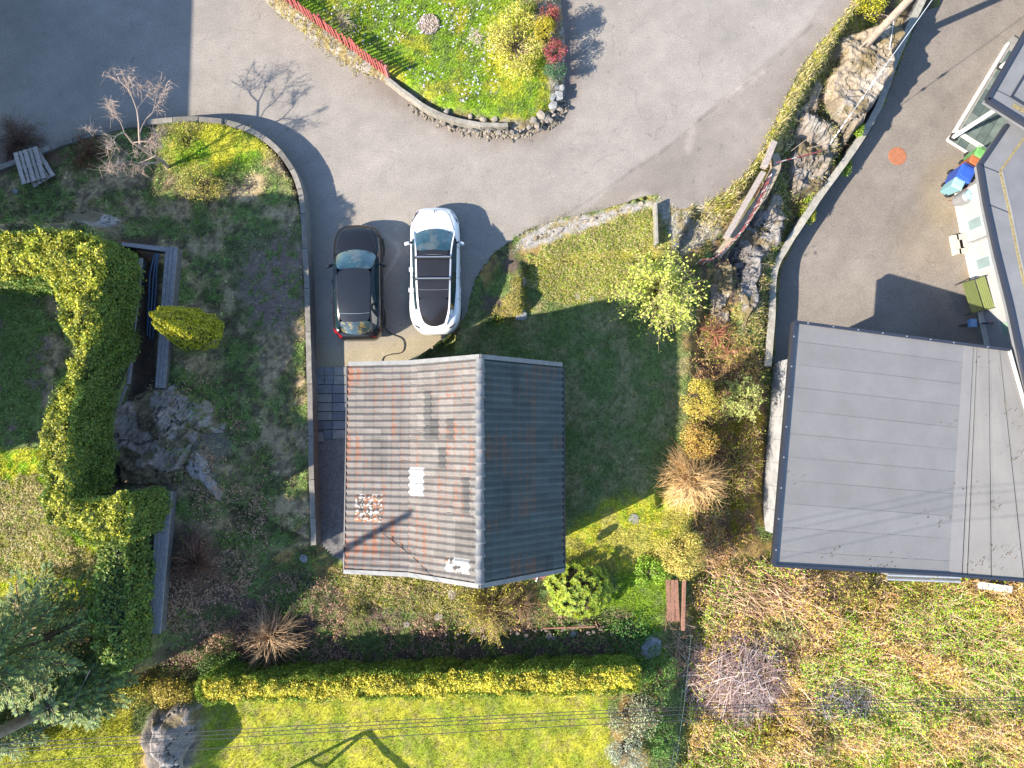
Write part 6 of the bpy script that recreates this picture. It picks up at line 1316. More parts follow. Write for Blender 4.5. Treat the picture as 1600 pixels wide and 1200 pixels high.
# white spring flowers on the island lawn
n = 1800; px = rng.uniform(480, 850, n); py = rng.uniform(-10, 180, n); k = (pmask(px, py, [(500, 20), (520, 0), (760, 0), (800, 60), (780, 160), (690, 165), (640, 130), (600, 100)], 12) > rng.random(n)) & (fbm(px*.05, py*.05, 5) > .47)
W_ = np.array([P(a, b, .45) for a, b in zip(px[k], py[k])]); mb = MB(); leaves(mb, np.c_[W_, hz(W_[:, 0], W_[:, 1])+.14], np.tile([0, 0, 1.], (len(W_), 1)), .06, (.34, .31, .40), asp=.9, tilt=.3); o = mb.build('spring_flowers', leaf_mat, kind='stuff'); o['label'] = 'small white flowers dotted through island grass'

# tangled undergrowth over the scrub and rough dry tussocks on the banks: past counting
def heapmask(x, y):
    a, b = PX(x, y, hz(x, y)+.3); return np.clip(blob(a, b, 1150, 1050, 75, 68)+blob(a, b, 1310, 1090, 55, 34)+.6*blob(a, b, 1180, 925, 90, 40), 0, 1)
def tangle(name, label, poly, n, hgt, cols, ln, thick, z=-1.4, nl=0, lcols=None, nz=1.1, ls=.06, thr=.0):
    W_ = WP(poly, z); mn, mx = W_.min(0), W_.max(0); x = rng.uniform(mn[0], mx[0], n); y = rng.uniform(mn[1], mx[1], n); cl = fbm(x*nz, y*nz, 131, 3); k = (sdf(W_, x, y) < .3*(cl-.3)) & (rng.random(n) < (sstep(.30+thr, .62+thr, cl)+.12)*(1-.85*heapmask(x, y))); x, y, cl = x[k], y[k], cl[k]; n = len(x)
    g = hz(x, y); a = rng.uniform(0, 2*math.pi, n)*.6+cl*9; l = rng.uniform(*ln, n); up = rng.uniform(.0, 1, n)*hgt*(.4+1.3*cl); d = np.stack([np.cos(a), np.sin(a)], -1)*l[:, None]
    P0 = np.c_[x, y, g+rng.uniform(0, .25, n)*hgt]; P2 = np.c_[x+d[:, 0], y+d[:, 1], g+up]; P1 = (P0+P2)/2+np.c_[rng.normal(0, .08, (n, 2)), up*.6+.04]; mb = MB(); twigs(mb, P0, P1, P2, thick*rng.uniform(.5, 1.6, n), thick*.4, pal(cols, n, .4)*(.6+.9*cl)[:, None], seg=3); o = mb.build(name, twig_mat, kind='stuff'); o['label'] = label
    if nl:
        i = rng.integers(0, n, nl); f = rng.random((nl, 1)); q = (1-f)**2*P0[i]+2*f*(1-f)*P1[i]+f*f*P2[i]+rng.normal(0, .05, (nl, 3)); px_, py_ = PX(q[:, 0], q[:, 1], q[:, 2]); fr = fbm(q[:, 0]*.8, q[:, 1]*.8, 140, 3)+.14*pmask(px_, py_, [(1330, 1000), (1440, 930), (1600, 920), (1600, 1000), (1500, 1100), (1440, 1190), (1330, 1160)], 30)-.10*pmask(px_, py_, [(1090, 990), (1240, 960), (1260, 1120), (1100, 1120)], 20); sel = (fr+rng.normal(0, .05, nl)) > .52; cc = np.where(sel[:, None], pal(lcols[0], nl), pal(lcols[1], nl)); m2 = MB(); leaves(m2, q, np.tile([0, 0, 1.], (nl, 1)), ls, cc, tilt=.8); o = m2.build('undergrowth_leaves', leaf_mat, kind='stuff'); o['label'] = 'small leaves of the tangled undergrowth'
SCRUB = [(1085, 900), (1200, 880), (1500, 905), (1650, 915), (1650, 1240), (1070, 1240)]
tangle('undergrowth', 'tangled brown and orange stems over the sunny scrub', SCRUB, 22000, .75, [(.60, .34, .17), (.50, .26, .13), (.42, .28, .19), (.72, .52, .38), (.24, .12, .07), (.62, .42, .32)], (.15, .7), .0085, nl=95000, ls=.058, nz=.8, lcols=([(.17, .31, .012), (.27, .38, .02), (.11, .22, .015)], [(.40, .31, .03), (.44, .25, .12), (.36, .26, .05), (.22, .22, .02)]))
tangle('undergrowth', 'brown tangle between the lawn edge and the big roof', [(1085, 560), (1110, 480), (1180, 540), (1195, 600), (1175, 830), (1120, 890), (1085, 880), (1078, 660)], 5200, .4, [(.30, .17, .09), (.24, .14, .08), (.36, .25, .14)], (.15, .6), .007, z=-.8, nl=9000, lcols=([(.16, .19, .02), (.26, .24, .03)], [(.30, .20, .06), (.26, .13, .05)]))
tangle('undergrowth', 'dim stems and dead leaves in the soil beds of the lower garden', [(250, 870), (500, 900), (700, 940), (980, 960), (1000, 1030), (240, 1050)], 6000, .22, [(.26, .17, .12), (.2, .13, .1)], (.1, .45), .006, z=-.3, nl=14000, lcols=([(.07, .12, .02), (.10, .16, .02)], [(.26, .15, .09), (.2, .13, .09)]))
tangle('undergrowth', 'dead leaves and stems over the left yard bank', [(240, 600), (330, 590), (400, 700), (420, 850), (300, 1040), (245, 1000), (300, 800)], 3500, .2, [(.30, .2, .13), (.24, .16, .11)], (.1, .4), .006, z=.9, nl=9000, lcols=([(.08, .13, .02), (.10, .16, .02)], [(.30, .18, .10), (.26, .17, .11)]))
def tussocks(label, poly, n, z, cols, hgt=.22, ln=.22):
    W_ = WP(poly, z); mn, mx = W_.min(0), W_.max(0); x = rng.uniform(mn[0], mx[0], n); y = rng.uniform(mn[1], mx[1], n); k = (sdf(W_, x, y) < 0); x, y = x[k], y[k]; x = x+.10*np.sin(y*9+x*5); y = y+.10*np.sin(x*11); n = len(x)
    a = rng.uniform(0, 6.3, n); l = ln*rng.uniform(.4, 1.3, n); g = hz(x, y); w_ = .011; c = pal(cols, n, .4)*(.6+.8*fbm(x*2, y*2, 150))[:, None]; H_ = hgt*rng.uniform(.4, 1.1, n)
    sx2, sy2 = -np.sin(a)*w_, np.cos(a)*w_; B0 = np.c_[x-sx2, y-sy2, g]; B1 = np.c_[x+sx2, y+sy2, g]; M0 = np.c_[x+np.cos(a)*l*.5-sx2*.8, y+np.sin(a)*l*.5-sy2*.8, g+H_]; M1 = np.c_[x+np.cos(a)*l*.5+sx2*.8, y+np.sin(a)*l*.5+sy2*.8, g+H_]; T = np.c_[x+np.cos(a)*l, y+np.sin(a)*l, g+H_*.75]
    V = np.stack([B0, B1, M1, M0, T], 1).reshape(-1, 3); i = np.arange(n)[:, None]*5; mb = MB(); mb.add(V, i+[[0, 1, 2, 3]], np.repeat(c, 5, 0)); mb.F[3].append(i+[[3, 2, 4]]); mb.M[3].append(np.zeros(n, int)); o = mb.build('dry_grass', grass_mat, kind='stuff'); o['label'] = label
STRAW = [(.52, .41, .19), (.44, .34, .14), (.36, .32, .08), (.26, .30, .04), (.60, .50, .28)]
tussocks('straw-coloured rough grass along the road bank', [(1060, 332), (1112, 314), (1172, 266), (1212, 190), (1255, 104), (1318, 28), (1345, -20), (1352, 50), (1300, 100), (1262, 165), (1225, 200), (1212, 232), (1190, 262), (1150, 320), (1128, 352), (1100, 350)], 26000, -.1, STRAW)
tussocks('straw-coloured verge grass along the picket fence', [(400, -20), (445, 30), (495, 72), (548, 108), (598, 130), (600, 120), (520, 66), (455, 8), (440, -20)], 4200, .2, STRAW+[(.34, .30, .04)], .12, .14)
tussocks('tan rough grass on the sunny grass bank', [(818, 408), (855, 388), (925, 362), (1006, 328), (1022, 338), (1030, 440), (900, 470), (850, 462)], 24000, -.1, STRAW+[(.22, .32, .02), (.28, .36, .03), (.20, .28, .02), (.34, .36, .05)], .10, .14)
tussocks('tan flattened grass on the left terrace lawn', [(-40, 760), (60, 740), (110, 840), (150, 870), (150, 900), (-40, 900)], 9000, 2.0, STRAW, .12, .18)
tussocks('yellow moss and grass on the mossy mound', [(772, 490), (820, 422), (818, 486)], 5000, -.04, [(.36, .30, .04), (.36, .29, .10), (.24, .24, .03), (.44, .36, .16)], .08, .12)
tussocks('rough grass between the rocks of the gully', [(1215, 240), (1250, 190), (1290, 110), (1310, 90), (1300, 170), (1330, 230), (1300, 290), (1250, 340), (1215, 420), (1200, 560), (1160, 540), (1150, 400), (1200, 330)], 16000, -1.0, STRAW+[(.10, .16, .02), (.12, .18, .02), (.2, .14, .08)], .18, .2)
tussocks('rough grass under the garage lower edge', [(520, 890), (760, 912), (740, 960), (560, 945)], 6000, -.3, STRAW+[(.26, .28, .02)], .12, .15)

# ================================================================== SMALLER THINGS
def line(name, label, cat, pts, r, m, k=6, group=None, smooth=True):
    mb = MB(); mb.tube(np.array(pts), r, k); o = mb.build(name, m, smooth=smooth); return tag(o, label, cat, group)
pole_wood = mat('pole_wood', (.30, .235, .18), .85, noise=.25, nscale=6, bump=.006, bscale=40)
pole_grey = mat('pole_wood_grey', (.20, .17, .15), .85, noise=.3, nscale=6, bump=.008, bscale=35)
wire_m = mat('wire', (.035, .035, .04), .5); wire_pale = mat('pale_wire', (.45, .5, .56), .4, metal=.4)
# utility pole, upper right
g = G(1352, 71); up = thing('utility_pole', 'tan wooden utility pole rising from the rock slab near the yellow bush', 'pole', tuple(g))
mb = MB(); mb.tube([(0, 0, -.4), (0, 0, 2), (0, 0, 5), (0, 0, 8.2)], [.15, .145, .13, .11], 14); mb.build('shaft', pole_wood, up, smooth=True)
mb = MB(); mb.box((0, 0, 7.8), (1.6, .1, .12), .5); mb.build('crossarm', pole_wood, up)
for x in (-.7, 0, .7): mb = MB(); mb.lathe([(.03, 7.86), (.05, 7.95), (.03, 8.0), (.05, 8.06)], (x*math.cos(.5), x*math.sin(.5), 0), 8); mb.build('insulator', white_paint, up)
mb = MB(); q = G(1315, 95)-g; mb.tube([q+[0, 0, .05], (0, 0, .5)], .028, 6); mb.build('brace', pole_wood, up)
a = G(1294, 228)+[0, 0, .06]; b = g+np.array([0, 0, 7.6]); 
gw = thing('guy_wire', 'taut guy wire with white striped guard anchored beside the jagged rock', 'wire', tuple(a)); mb = MB(); mb.tube([(0, 0, 0), b-a], .012, 5); mb.build('strand', wire_pale, gw)
for t0, t1 in ((.0, .035), (.045, .06), (.07, .085), (.095, .11), (.125, .14), (.155, .17)): mb = MB(); mb.tube([(b-a)*t0, (b-a)*t1], .030, 8); mb.build('guard_sleeve', white_paint, gw)
for t0, t1 in ((.24, .26), (.30, .34)): mb = MB(); mb.tube([(b-a)*t0, (b-a)*(t0+t1)/2, (b-a)*t1], [.02, .06, .02], 8); mb.build('strain_insulator', wire_pale, gw)
mb = MB(); mb.box((0, 0, -.02), (.12, .12, .1)); mb.build('anchor', dark_metal, gw)
line('service_wire', 'thin wire running from the tan pole toward the upper right corner', 'wire', [g+np.array([0, 0, 7.9]), g+np.array([6, 4.4, 8.0]), g+np.array([16, 11, 8.4])], .012, wire_m, 4)
q0 = G(1386, 42); q1 = G(1386, 88); line('metal_rod', 'thin vertical white rod lying on the slab between pole and guy wire', 'rod', [q0+[0, 0, .5], q1+[0, 0, .12]], .016, wire_pale)
line('cut_branch', 'pale cut branch leaning from the yellow bush onto the pole', 'branch', [G(1355, 30)+[0, 0, .3], G(1372, 33)+[0, 0, .45], G(1384, 36)+[0, 0, .4]], .022, pole_wood)
# old pole lower left
g = G(118, 1088); op = thing('old_pole', 'weathered grey wooden pole leaning out of the lower left corner', 'pole', tuple(g)); mb = MB(); mb.tube([(0, 0, -.4), (0, .35, 4), (0, 1.2, 12.5)], [.19, .17, .10], 14); mb.build('shaft', pole_grey, op, smooth=True)
for z in (7.0, 7.4, 7.7, 7.9): mb = MB(); mb.tube([(0, z*.1-.1, z), (.2, z*.1-.1, z)], .02, 6); mb.build('insulator_pin', dark_metal, op)
line('stay_cable', 'dark slanting stay cable beside the weathered pole', 'cable', [G(205, 1010, 1)+[0, 0, 2.4], P3(100, 1125, 4.5), P3(-30, 1180, 6.5)], .016, wire_m, 5)
# overhead wires across the bottom
for lb, ya, yb, z in (('uppermost of the four overhead wires across the bottom lawn', 1163, 1090, 8.3), ('second overhead wire, running just under the uppermost', 1170, 1094, 8.1), ('third overhead wire, below the close pair', 1176, 1101, 7.8), ('lowest of the four overhead wires across the bottom lawn', 1194, 1108, 7.4)):
    pts = []
    for t in np.linspace(-.25, 1.2, 30): pts.append(P3(t*1600, ya+(yb-ya)*(1-(1-min(max(t, -.3), 1.2))**1.45 if t < 1 else 1+.0*(t-1)), z-.5*math.sin(math.pi*min(1, max(0, t)))*.6))
    line('overhead_wire', lb, 'wire', pts, .0085, wire_m, 5, 'overhead wires across the bottom')
# pallet on a second one
g = G(48, 262, .7); zt = g[2]
def pallet(name, label, px, py, rz, z, n=5, L_=1.22, W_=.86):
    p = P(px, py, z+.1); t = thing(name, label, 'pallet', (p[0], p[1], z), rz, 'stacked pallets')
    w_ = [.145, .10, .145, .10, .145][:n]; gap = (W_-sum(w_))/(n-1); x = -W_/2
    for k in range(n): mb = MB(); mb.box((x+w_[k]/2, 0, .135), (w_[k], L_, .022), 0, np.ones(3)*rng.uniform(1.1, 1.6)); mb.build('deck_board', wood_grey, t); x += w_[k]+gap
    for y in (-L_/2+.06, 0, L_/2-.06): mb = MB(); mb.box((0, y, .112), (W_, .10, .022), 0, (1.1, 1.05, 1)); mb.build('cross_board', wood_grey, t)
    for y in (-L_/2+.06, 0, L_/2-.06):
        for xx in (-W_/2+.06, 0, W_/2-.06): mb = MB(); mb.box((xx, y, .06), (.10, .10, .08), 0, (.8, .75, .7)); mb.build('block', wood_grey, t)
    return t
pallet('wooden_pallet', 'lower grey pallet peeping out at an angle under another pallet', 57, 262, math.radians(33), zt+.02)
pallet('wooden_pallet', 'upper pale grey slatted pallet by the end of the curved wall', 47, 259, math.radians(18), zt+.18)
mb = MB(); p = G(18, 257, .7); mb.box((p[0], p[1], p[2]+.12), (.09, .14, .05), .3); o = mb.build('pink_tag', mat('pink', (.6, .08, .12), .6)); tag(o, 'small pink scrap sticking out under the pallets', 'scrap')
# weathered plank walls on the left bank
def plankwall(label, pa, pb, w0, w1, z, n, drop=.5, gr=None):
    A_, B_ = P(*pa, z), P(*pb, z); t = thing('plank_wall', label, 'wall', (*((A_+B_)/2), z), 0); u_ = (B_-A_); L_ = np.linalg.norm(u_); u_ /= L_; v_ = np.array([-u_[1], u_[0]]); c = (A_+B_)/2
    for k in range(n):
        s = (k+.5)/n-.5; q = [(A_+v_*(w0*(s-.46/n))), (A_+v_*(w0*(s+.46/n))), (B_+v_*(w1*(s+.46/n))), (B_+v_*(w1*(s-.46/n)))]; mb = MB(); mb.prism([a-c for a in q], -.05, .0+.012*rng.random(), np.array([.95, 1, 1.1])*rng.uniform(.75, 1.25)); mb.build('plank', wood_grey, t)
    mb = MB(); q = [A_-v_*w0*.4, A_+v_*w0*.4, B_+v_*w1*.4, B_-v_*w1*.4]; mb.prism([a-c for a in q], -drop, -.06, (.5, .5, .5)); mb.build('core', concrete, t); return t
plankwall('right-hand weathered plank wall holding the two dark blue pipes', (268, 386), (250, 606), .42, .34, 1.75, 3)
plankwall('short weathered plank closing the upper end of the sunken bed', (190, 381), (262, 390), .14, .18, 1.70, 1)
plankwall('wide grey board half hidden under the bright hedge', (206, 403), (196, 600), .75, .28, 1.75, 4)
plankwall('short grey plank stretch on the bank beside the leafy rock slope', (166, 692), (153, 762), .50, .46, 1.9, 4)
plankwall('small grey planks showing through the hedge above the rock slope', (190, 600), (176, 640), .42, .34, 1.8, 4)
plankwall('long lower plank wall descending beside the dark hedge', (257, 768), (241, 990), .52, .40, 1.9, 4)
blue_pipe = mat('blue_black_pipe', (.035, .06, .10), .35)
for k, (a0, a1, a2, lb) in enumerate([((243, 396), (234, 430), (231, 500), 'left dark blue pipe bowing inside the sunken bed'), ((246, 396), (239, 440), (235, 505), 'middle dark blue pipe in the sunken bed'), ((248, 396), (244, 440), (240, 505), 'right dark blue pipe in the sunken bed')]):
    line('blue_pipe', lb, 'pipe', [P3(*a0, 1.62), P3((a0[0]+a1[0])/2-1, (a0[1]+a1[1])/2, 1.64), P3(*a1, 1.62), P3(*a2, 1.56), P3(a2[0]-1, a2[1]+25, 1.5)], .032, blue_pipe, 8, 'pipes in the sunken bed')
mb = MB(); p = P3(196, 390, 1.7); mb.tube([p, P3(195, 402, 1.68)], .05, 8); o = mb.build('pipe_end', blue_pipe); tag(o, 'short stub of blue pipe above the wide grey board', 'pipe')
# timber beams, ledge and red railing along the bank
def beam(label, a, b, wd, h, z, m=wood_grey, name='timber_beam', cat='beam', col=(1.2, 1.15, 1.1), zb=None):
    A_, B_ = P3(*a, z), P3(*b, z if zb is None else zb); c = (A_+B_)/2; mb = MB(); l = np.linalg.norm((B_-A_)[:2]); mb.box((0, 0, 0), (l, wd, h), 0, col); o = mb.build(name, m, loc=tuple(c), rz=math.atan2((B_-A_)[1], (B_-A_)[0]), bevel=.01); return tag(o, label, cat)
beam('short grey timber beam by the dry grass, uppermost along the bank', (1209, 222), (1193, 262), .22, .26, .12)
beam('long grey timber beam following the bank down to the broken bedrock', (1192, 270), (1134, 372), .20, .26, .08)
ledge = thing('concrete_ledge', 'narrow sandy concrete ledge carrying the red and white railing', 'ledge')
mb = MB(); ribbon(mb, smooth_path([(1210, 240), (1214, 258), (1200, 292), (1172, 335), (1145, 372), (1122, 398)], -.25, 6), .30, -1.2, -.25, (1.3, 1.1, .85), .05); mb.build('slab', concrete, ledge)
rr = mat('red_rail', (.26, .06, .06), .5, noise=.1); rw = mat('rail_white', (.40, .36, .36), .5)
rail = thing('red_railing', 'low red and white striped railing along the bank edge', 'railing')
pth = smooth_path([(1206, 272), (1190, 310), (1168, 350), (1148, 374), (1132, 390), (1115, 403), (1096, 405)], .35, 10); NP = len(pth)
for i in range(NP-1):
    mb = MB(); mb.tube([np.r_[pth[i], .35], np.r_[pth[i+1], .35]], .016, 6); mb.build('rail_piece', rr if i % 5 else rw, rail)
mb = MB(); mb.tube(np.c_[pth, np.full(NP, -.02)], .014, 5); mb.build('lower_rail', rr, rail)
for i in range(0, NP, 3): mb = MB(); mb.tube([np.r_[pth[i], -.6], np.r_[pth[i], .36]], .018, 5); mb.build('post', rr if i % 2 else rw, rail)
sr = thing('striped_pole', 'straight red and white striped pole reaching out over the gully', 'pole'); a = P3(1213, 254, .1); b = P3(1283, 236, -.1)
for k in range(9): mb = MB(); mb.tube([a+(b-a)*k/9, a+(b-a)*(k+1)/9], .022, 6); mb.build('stripe', rw if k in (1, 3) else rr, sr)
for lb, a, b in (('thin orange cane crossing the gully above the striped pole', (1236, 236), (1268, 212)), ('thin pale cane rising from the middle of the gully', (1262, 232), (1292, 224))): line('cane', lb, 'cane', [P3(*a, -.3), P3(*b, -.2)], .013, pole_wood, 5)
# garden wall stub with its deep shadow
beam('short pale upright wall stub at the upper end of the grass bank', (1022, 320), (1024, 384), .09, .70, .08, concrete, 'wall_stub', 'wall', (.95, .92, .85))
# step stones by the mossy mound
for px, py, s, lb in ((815, 492, .55, 'flat grey stone at the foot of the mossy mound'), (816, 440, .4, 'pale stone standing at the edge of the mossy mound'), (903, 463, .32, 'small pale stone on the shadow edge of the lawn'), (925, 467, .3, 'small grey stone lying alone in the upper lawn shade'), (1017, 1011, .95, 'smooth blue-grey boulder by the end of the thuja hedge'), (635, 975, .3, 'light stone in the soil bed below the garage'), (895, 990, .3, 'grey stone in the low bed under the rhododendron'), (707, 928, .45, 'flat greenish stone below the lower roof edge'), (475, 872, .35, 'bluish stone by the lower end of the curved wall'), (25, 300, .25, 'small bluish stone below the pallets'), (686, 962, .4, 'brown stone left of the golden budding shrub'), (1380-240, 990, .3, 'small pale stone beside the plank heap')):
    g = G(px, py); o = bpy.data.objects.new('boulder' if s > .8 else 'garden_stone', (SMG if 'grey' in lb or 'blu' in lb else SM)[int(rng.integers(4))]); COL.objects.link(o); o.location = (g[0], g[1], g[2]+.04); o.scale = (s, s*1.1, s*.6); o.rotation_euler = (0, 0, rng.uniform(0, 6)); tag(o, lb, 'stone')
st = thing('stone_edging', 'row of small rough stones edging the soil bed under the garage', 'edging')
dkst = mat('dark_stone', (.13, .11, .095), .9, noise=.3, bump=.02)
for k in range(30):
    o = put_stone(st, 700+k*8.4+rng.uniform(-4, 4), 990+5*math.sin(k)+rng.uniform(-4, 4)-(8 if k > 20 else 0), -.32, rng.uniform(.10, .26), True); o.material_slots[0].link = 'OBJECT'; o.material_slots[0].material = dkst
g = G(990, 811); mb = MB(); mb.lathe([(.21, -.02), (.20, .03), (.02, .05)], k=20); o = mb.build('stone_disc', concrete, loc=tuple(g)); tag(o, 'round grey disc set in the sunny grass corner', 'disc')
g = G(671, 39); rc = thing('round_bed', 'round pebbled bed in the middle of the island lawn', 'flower bed', tuple(g)); mb = MB(); mb.lathe([(.40, -.1), (.42, .06), (.36, .09), (.02, .10)], k=26, col=(1.1, 1., .85)); mb.build('rim', grav_mat, rc)
mb = MB()
for k in range(260):
    r_ = .38*math.sqrt(rng.random()); a = rng.uniform(0, 6.3); s = rng.uniform(.02, .05); mb.box((r_*math.cos(a), r_*math.sin(a), .11), (s*1.4, s, s*.6), rng.uniform(0, 3), np.array([1.7, 1.4, 1.2])*rng.uniform(.5, 1.4), taper=.6)
mb.build('pebbles', concrete, rc)['kind'] = 'stuff'
# wooden walkway planks
wk = thing('plank_walkway', 'three reddish brown walkway planks below the feathery conifer', 'walkway', (*P(1051, 938, -.35), -.35)); redwood = mat('red_brown_wood', (.22, .11, .07), .75, noise=.3, nscale=9, bump=.003)
for k in range(3): mb = MB(); mb.box((-.155+k*.155, 0, 0), (.145, 1.5, .04), .02*rng.normal()); mb.build('plank', redwood, wk)
for y in (-.6, .6): mb = MB(); mb.box((0, y, -.06), (.46, .09, .07)); mb.build('joist', redwood, wk)
beam('single brown rail plank just right of the walkway planks', (1069, 905), (1067, 985), .13, .10, -.25, redwood, 'rail_plank', 'plank', (1, 1, 1))
beam('thin reddish board lying in front of the golden budding shrub', (848, 982), (930, 979), .06, .05, -.3, redwood, 'garden_board', 'board', (1, 1, 1)); beam('thin rusty bar crossing the soil bed by the rhododendron', (930, 970), (934, 982), .03, .03, -.25, redwood, 'rusty_bar', 'bar', (1, 1, 1))
# pale fallen branches in the scrub
for lb, a, b, r_ in (('pale bare log lying under the twig heap', (1100, 1163), (1118, 1132), .035), ('second pale branch running level from the pale log', (1088, 1164), (1155, 1165), .022), ('third pale branch crossing right of the pale log', (1120, 1160), (1150, 1150), .018), ('short cut plank end on the long fallen stem', (1296, 955), (1317, 943), .05), ('long fallen pale stem below the dark brush', (1317, 952), (1378, 957), .035), ('thin stem slanting right of the sprouting scrub', (1405, 958), (1432, 970), .03), ('reddish dead stem low in the open scrub', (1398, 1160), (1445, 1145), .02)):
    A_, B_ = G(*a), G(*b); line('fallen_branch', lb, 'branch', [A_+[0, 0, .12], (A_+B_)/2+[0, 0, .22], B_+[0, 0, .12]], [r_, r_*.9, r_*.6], mat('pale_stem', (.42, .34, .27), .8) if 'pale_stem' not in bpy.data.materials else bpy.data.materials['pale_stem'], 6)
# green wire fence
gf = thing('wire_fence', 'thin blue-green fence running up from the bottom border between ivy and scrub', 'fence'); A_ = G(1072, 985); B_ = G(1045, 1200); gm_ = mat('green_fence', (.04, .09, .085), .6)
for hh in (.3, .7): mb = MB(); mb.tube([A_+[0, 0, hh], (A_+B_)/2+[0.05, 0, hh+.03], B_+[0, 0, hh]], .008, 4); mb.build('wire', gm_, gf)
for k in range(6): p = A_+(B_-A_)*k/5; mb = MB(); mb.tube([p-[0, 0, .2], p+[0, 0, .85]], .022, 6); mb.build('post', gm_, gf)
# satellite dish
p = P(843, 896, 1.3); dish = thing('satellite_dish', 'small red-brown satellite dish under the lower right roof edge', 'satellite dish', (p[0], p[1], 1.3)); n = 20
prof = [(.001, 0), (.12, .012), (.22, .04), (.30, .08)]; mb = MB(); mb.lathe(prof, k=24); d = mb.build('reflector', mat('dish_paint', (.25, .10, .08), .5), dish, smooth=True); d.rotation_euler = (math.radians(58), 0, math.radians(12)); d.scale = (1.1, 1, 1)
mb = MB(); mb.tube([(0, .02, 0), (-.10, -.25, -.12)], .02, 6); mb.tube([(-.10, -.25, -.12), (-.11, -.30, -.1)], .035, 8); mb.build('feed_arm', white_paint, dish); mb = MB(); mb.tube([(0, .05, 0), (0, .12, -.3), (0, .25, -.3)], .022, 6); mb.build('bracket', grey_metal, dish)
# bins
def bin_(label, px, py, rz, col, w_, d_, h, lidcol=None):
    p = P(px, py, -2.4+h); t = thing('wheelie_bin', label, 'bin', (p[0], p[1], -2.4), rz, 'bins beside the white house'); m = mat('bin_'+label.split()[0], col, .45, noise=.05); dk = mat('bin_body_'+label.split()[0], tuple(c*.6 for c in col), .5)
    mb = MB(); V = []; 
    for z, f in ((.06, .78), (h-.10, .96)): V += [(-w_/2*f, -d_/2*f, z), (w_/2*f, -d_/2*f, z), (w_/2*f, d_/2*f, z), (-w_/2*f, d_/2*f, z)]
    mb.add(V, [[0, 3, 2, 1], [4, 5, 6, 7], [0, 1, 5, 4], [1, 2, 6, 5], [2, 3, 7, 6], [3, 0, 4, 7]]); mb.build('body', dk, t, bevel=.02)
    mb = MB(); mb.box((0, 0, h-.06), (w_, d_, .07), taper=.94); l = mb.build('lid', m, t, bevel=.02)
    mb = MB(); mb.box((0, 0, h-.015), (w_*.72, d_*.70, .03), taper=.92); mb.build('lid_panel', m, l, bevel=.01)
    mb = MB(); mb.tube([(-w_*.38, d_/2+.06, h-.07), (w_*.38, d_/2+.06, h-.07)], .018, 6); mb.tube([(-w_*.38, d_/2-.02, h-.07), (-w_*.38, d_/2+.06, h-.07)], .018, 6); mb.tube([(w_*.38, d_/2-.02, h-.07), (w_*.38, d_/2+.06, h-.07)], .018, 6); mb.build('handle', dk, t)
    for x in (-w_*.42, w_*.42):
        mb = MB(); mb.lathe([(.02, -.03), (.10, -.03), (.10, .03), (.02, .03)], k=14); o = mb.build('wheel', black_rubber, t); o.location = (x, d_/2-.02, .10); o.rotation_euler = (0, math.pi/2, 0)
bin_('green-lidded small bin, next to the slate terrace', 1533, 238, math.radians(-28), (.13, .32, .10), .40, .44, .95)
bin_('orange-lidded bin between green and blue ones', 1524, 251, math.radians(-28), (.36, .12, .05), .40, .44, .92)
bin_('royal-blue large bin in the middle of the row', 1511, 270, math.radians(-28), (.03, .09, .42), .62, .66, 1.08)
bin_('turquoise pale blue-lidded bin, the one farthest from the terrace', 1499, 286, math.radians(-28), (.26, .48, .52), .46, .42, 1.0)
p = P(1519, 303, -1.5); dr = thing('round_drum', 'grey round drum with light blue top at the corner of the white wall', 'drum', (p[0], p[1], -2.4)); mb = MB(); mb.lathe([(.26, 0), (.30, .1), (.30, .72), (.24, .82)], k=24); mb.build('drum_body', grey_metal, dr, smooth=False); mb = MB(); mb.lathe([(.22, .82), (.22, .88), (.12, .92), (.01, .93)], k=24); mb.build('lid', mat('pale_blue', (.22, .36, .42), .4), dr); mb = MB(); mb.tube([(-.06, 0, .94), (.06, 0, .94)], .02, 6); mb.build('knob', dark_metal, dr)
p = P(1482, 303, -2.3); pt = thing('black_pot', 'small round black pot on the asphalt near the turquoise bin', 'pot', (p[0], p[1], -2.4)); mb = MB(); mb.lathe([(.13, 0), (.17, .18), (.15, .19), (.12, .12), (.01, .12)], k=18); mb.build('shell', black_rubber, pt); mb = MB(); mb.tube([(-.2, 0, .05), (-.16, 0, .1)], .015, 5); mb.build('handle', black_rubber, pt)
line('electric_cable', 'thin dark red cord looping from the asphalt to the round drum', 'cable', [P3(1481, 314, -2.38), P3(1493, 313, -2.36), P3(1506, 310, -2.2), P3(1515, 304, -1.6)], .010, mat('cord', (.16, .04, .04), .6), 5)
line('electric_cable', 'second thin cord between the pale bin and the wall corner', 'cable', [P3(1502, 299, -1.9), P3(1512, 292, -1.7), P3(1524, 284, -1.5)], .010, bpy.data.materials['cord'], 5)
# drain basin under the downpipe
p = P(1501, 382, -2.3); db = thing('drain_basin', 'cream concrete drain basin with a dark square hole under the downpipe', 'basin', (p[0], p[1], -2.4), math.radians(8)); cr = mat('cream_concrete', (.42, .39, .32), .8, noise=.1)
for x, y, a, b in ((-.24, 0, .26, .82), (.22, 0, .16, .82), (0, .30, .30, .22), (0, -.30, .30, .22)): mb = MB(); mb.box((x if a < .3 or x else x-.03, y, .11), (a, b, .22)); mb.build('rim', cr, db)
mb = MB(); mb.box((0, 0, .03), (.5, .5, .05)); mb.build('floor', mat('dark_hole', (.03, .02, .018), .9), db)
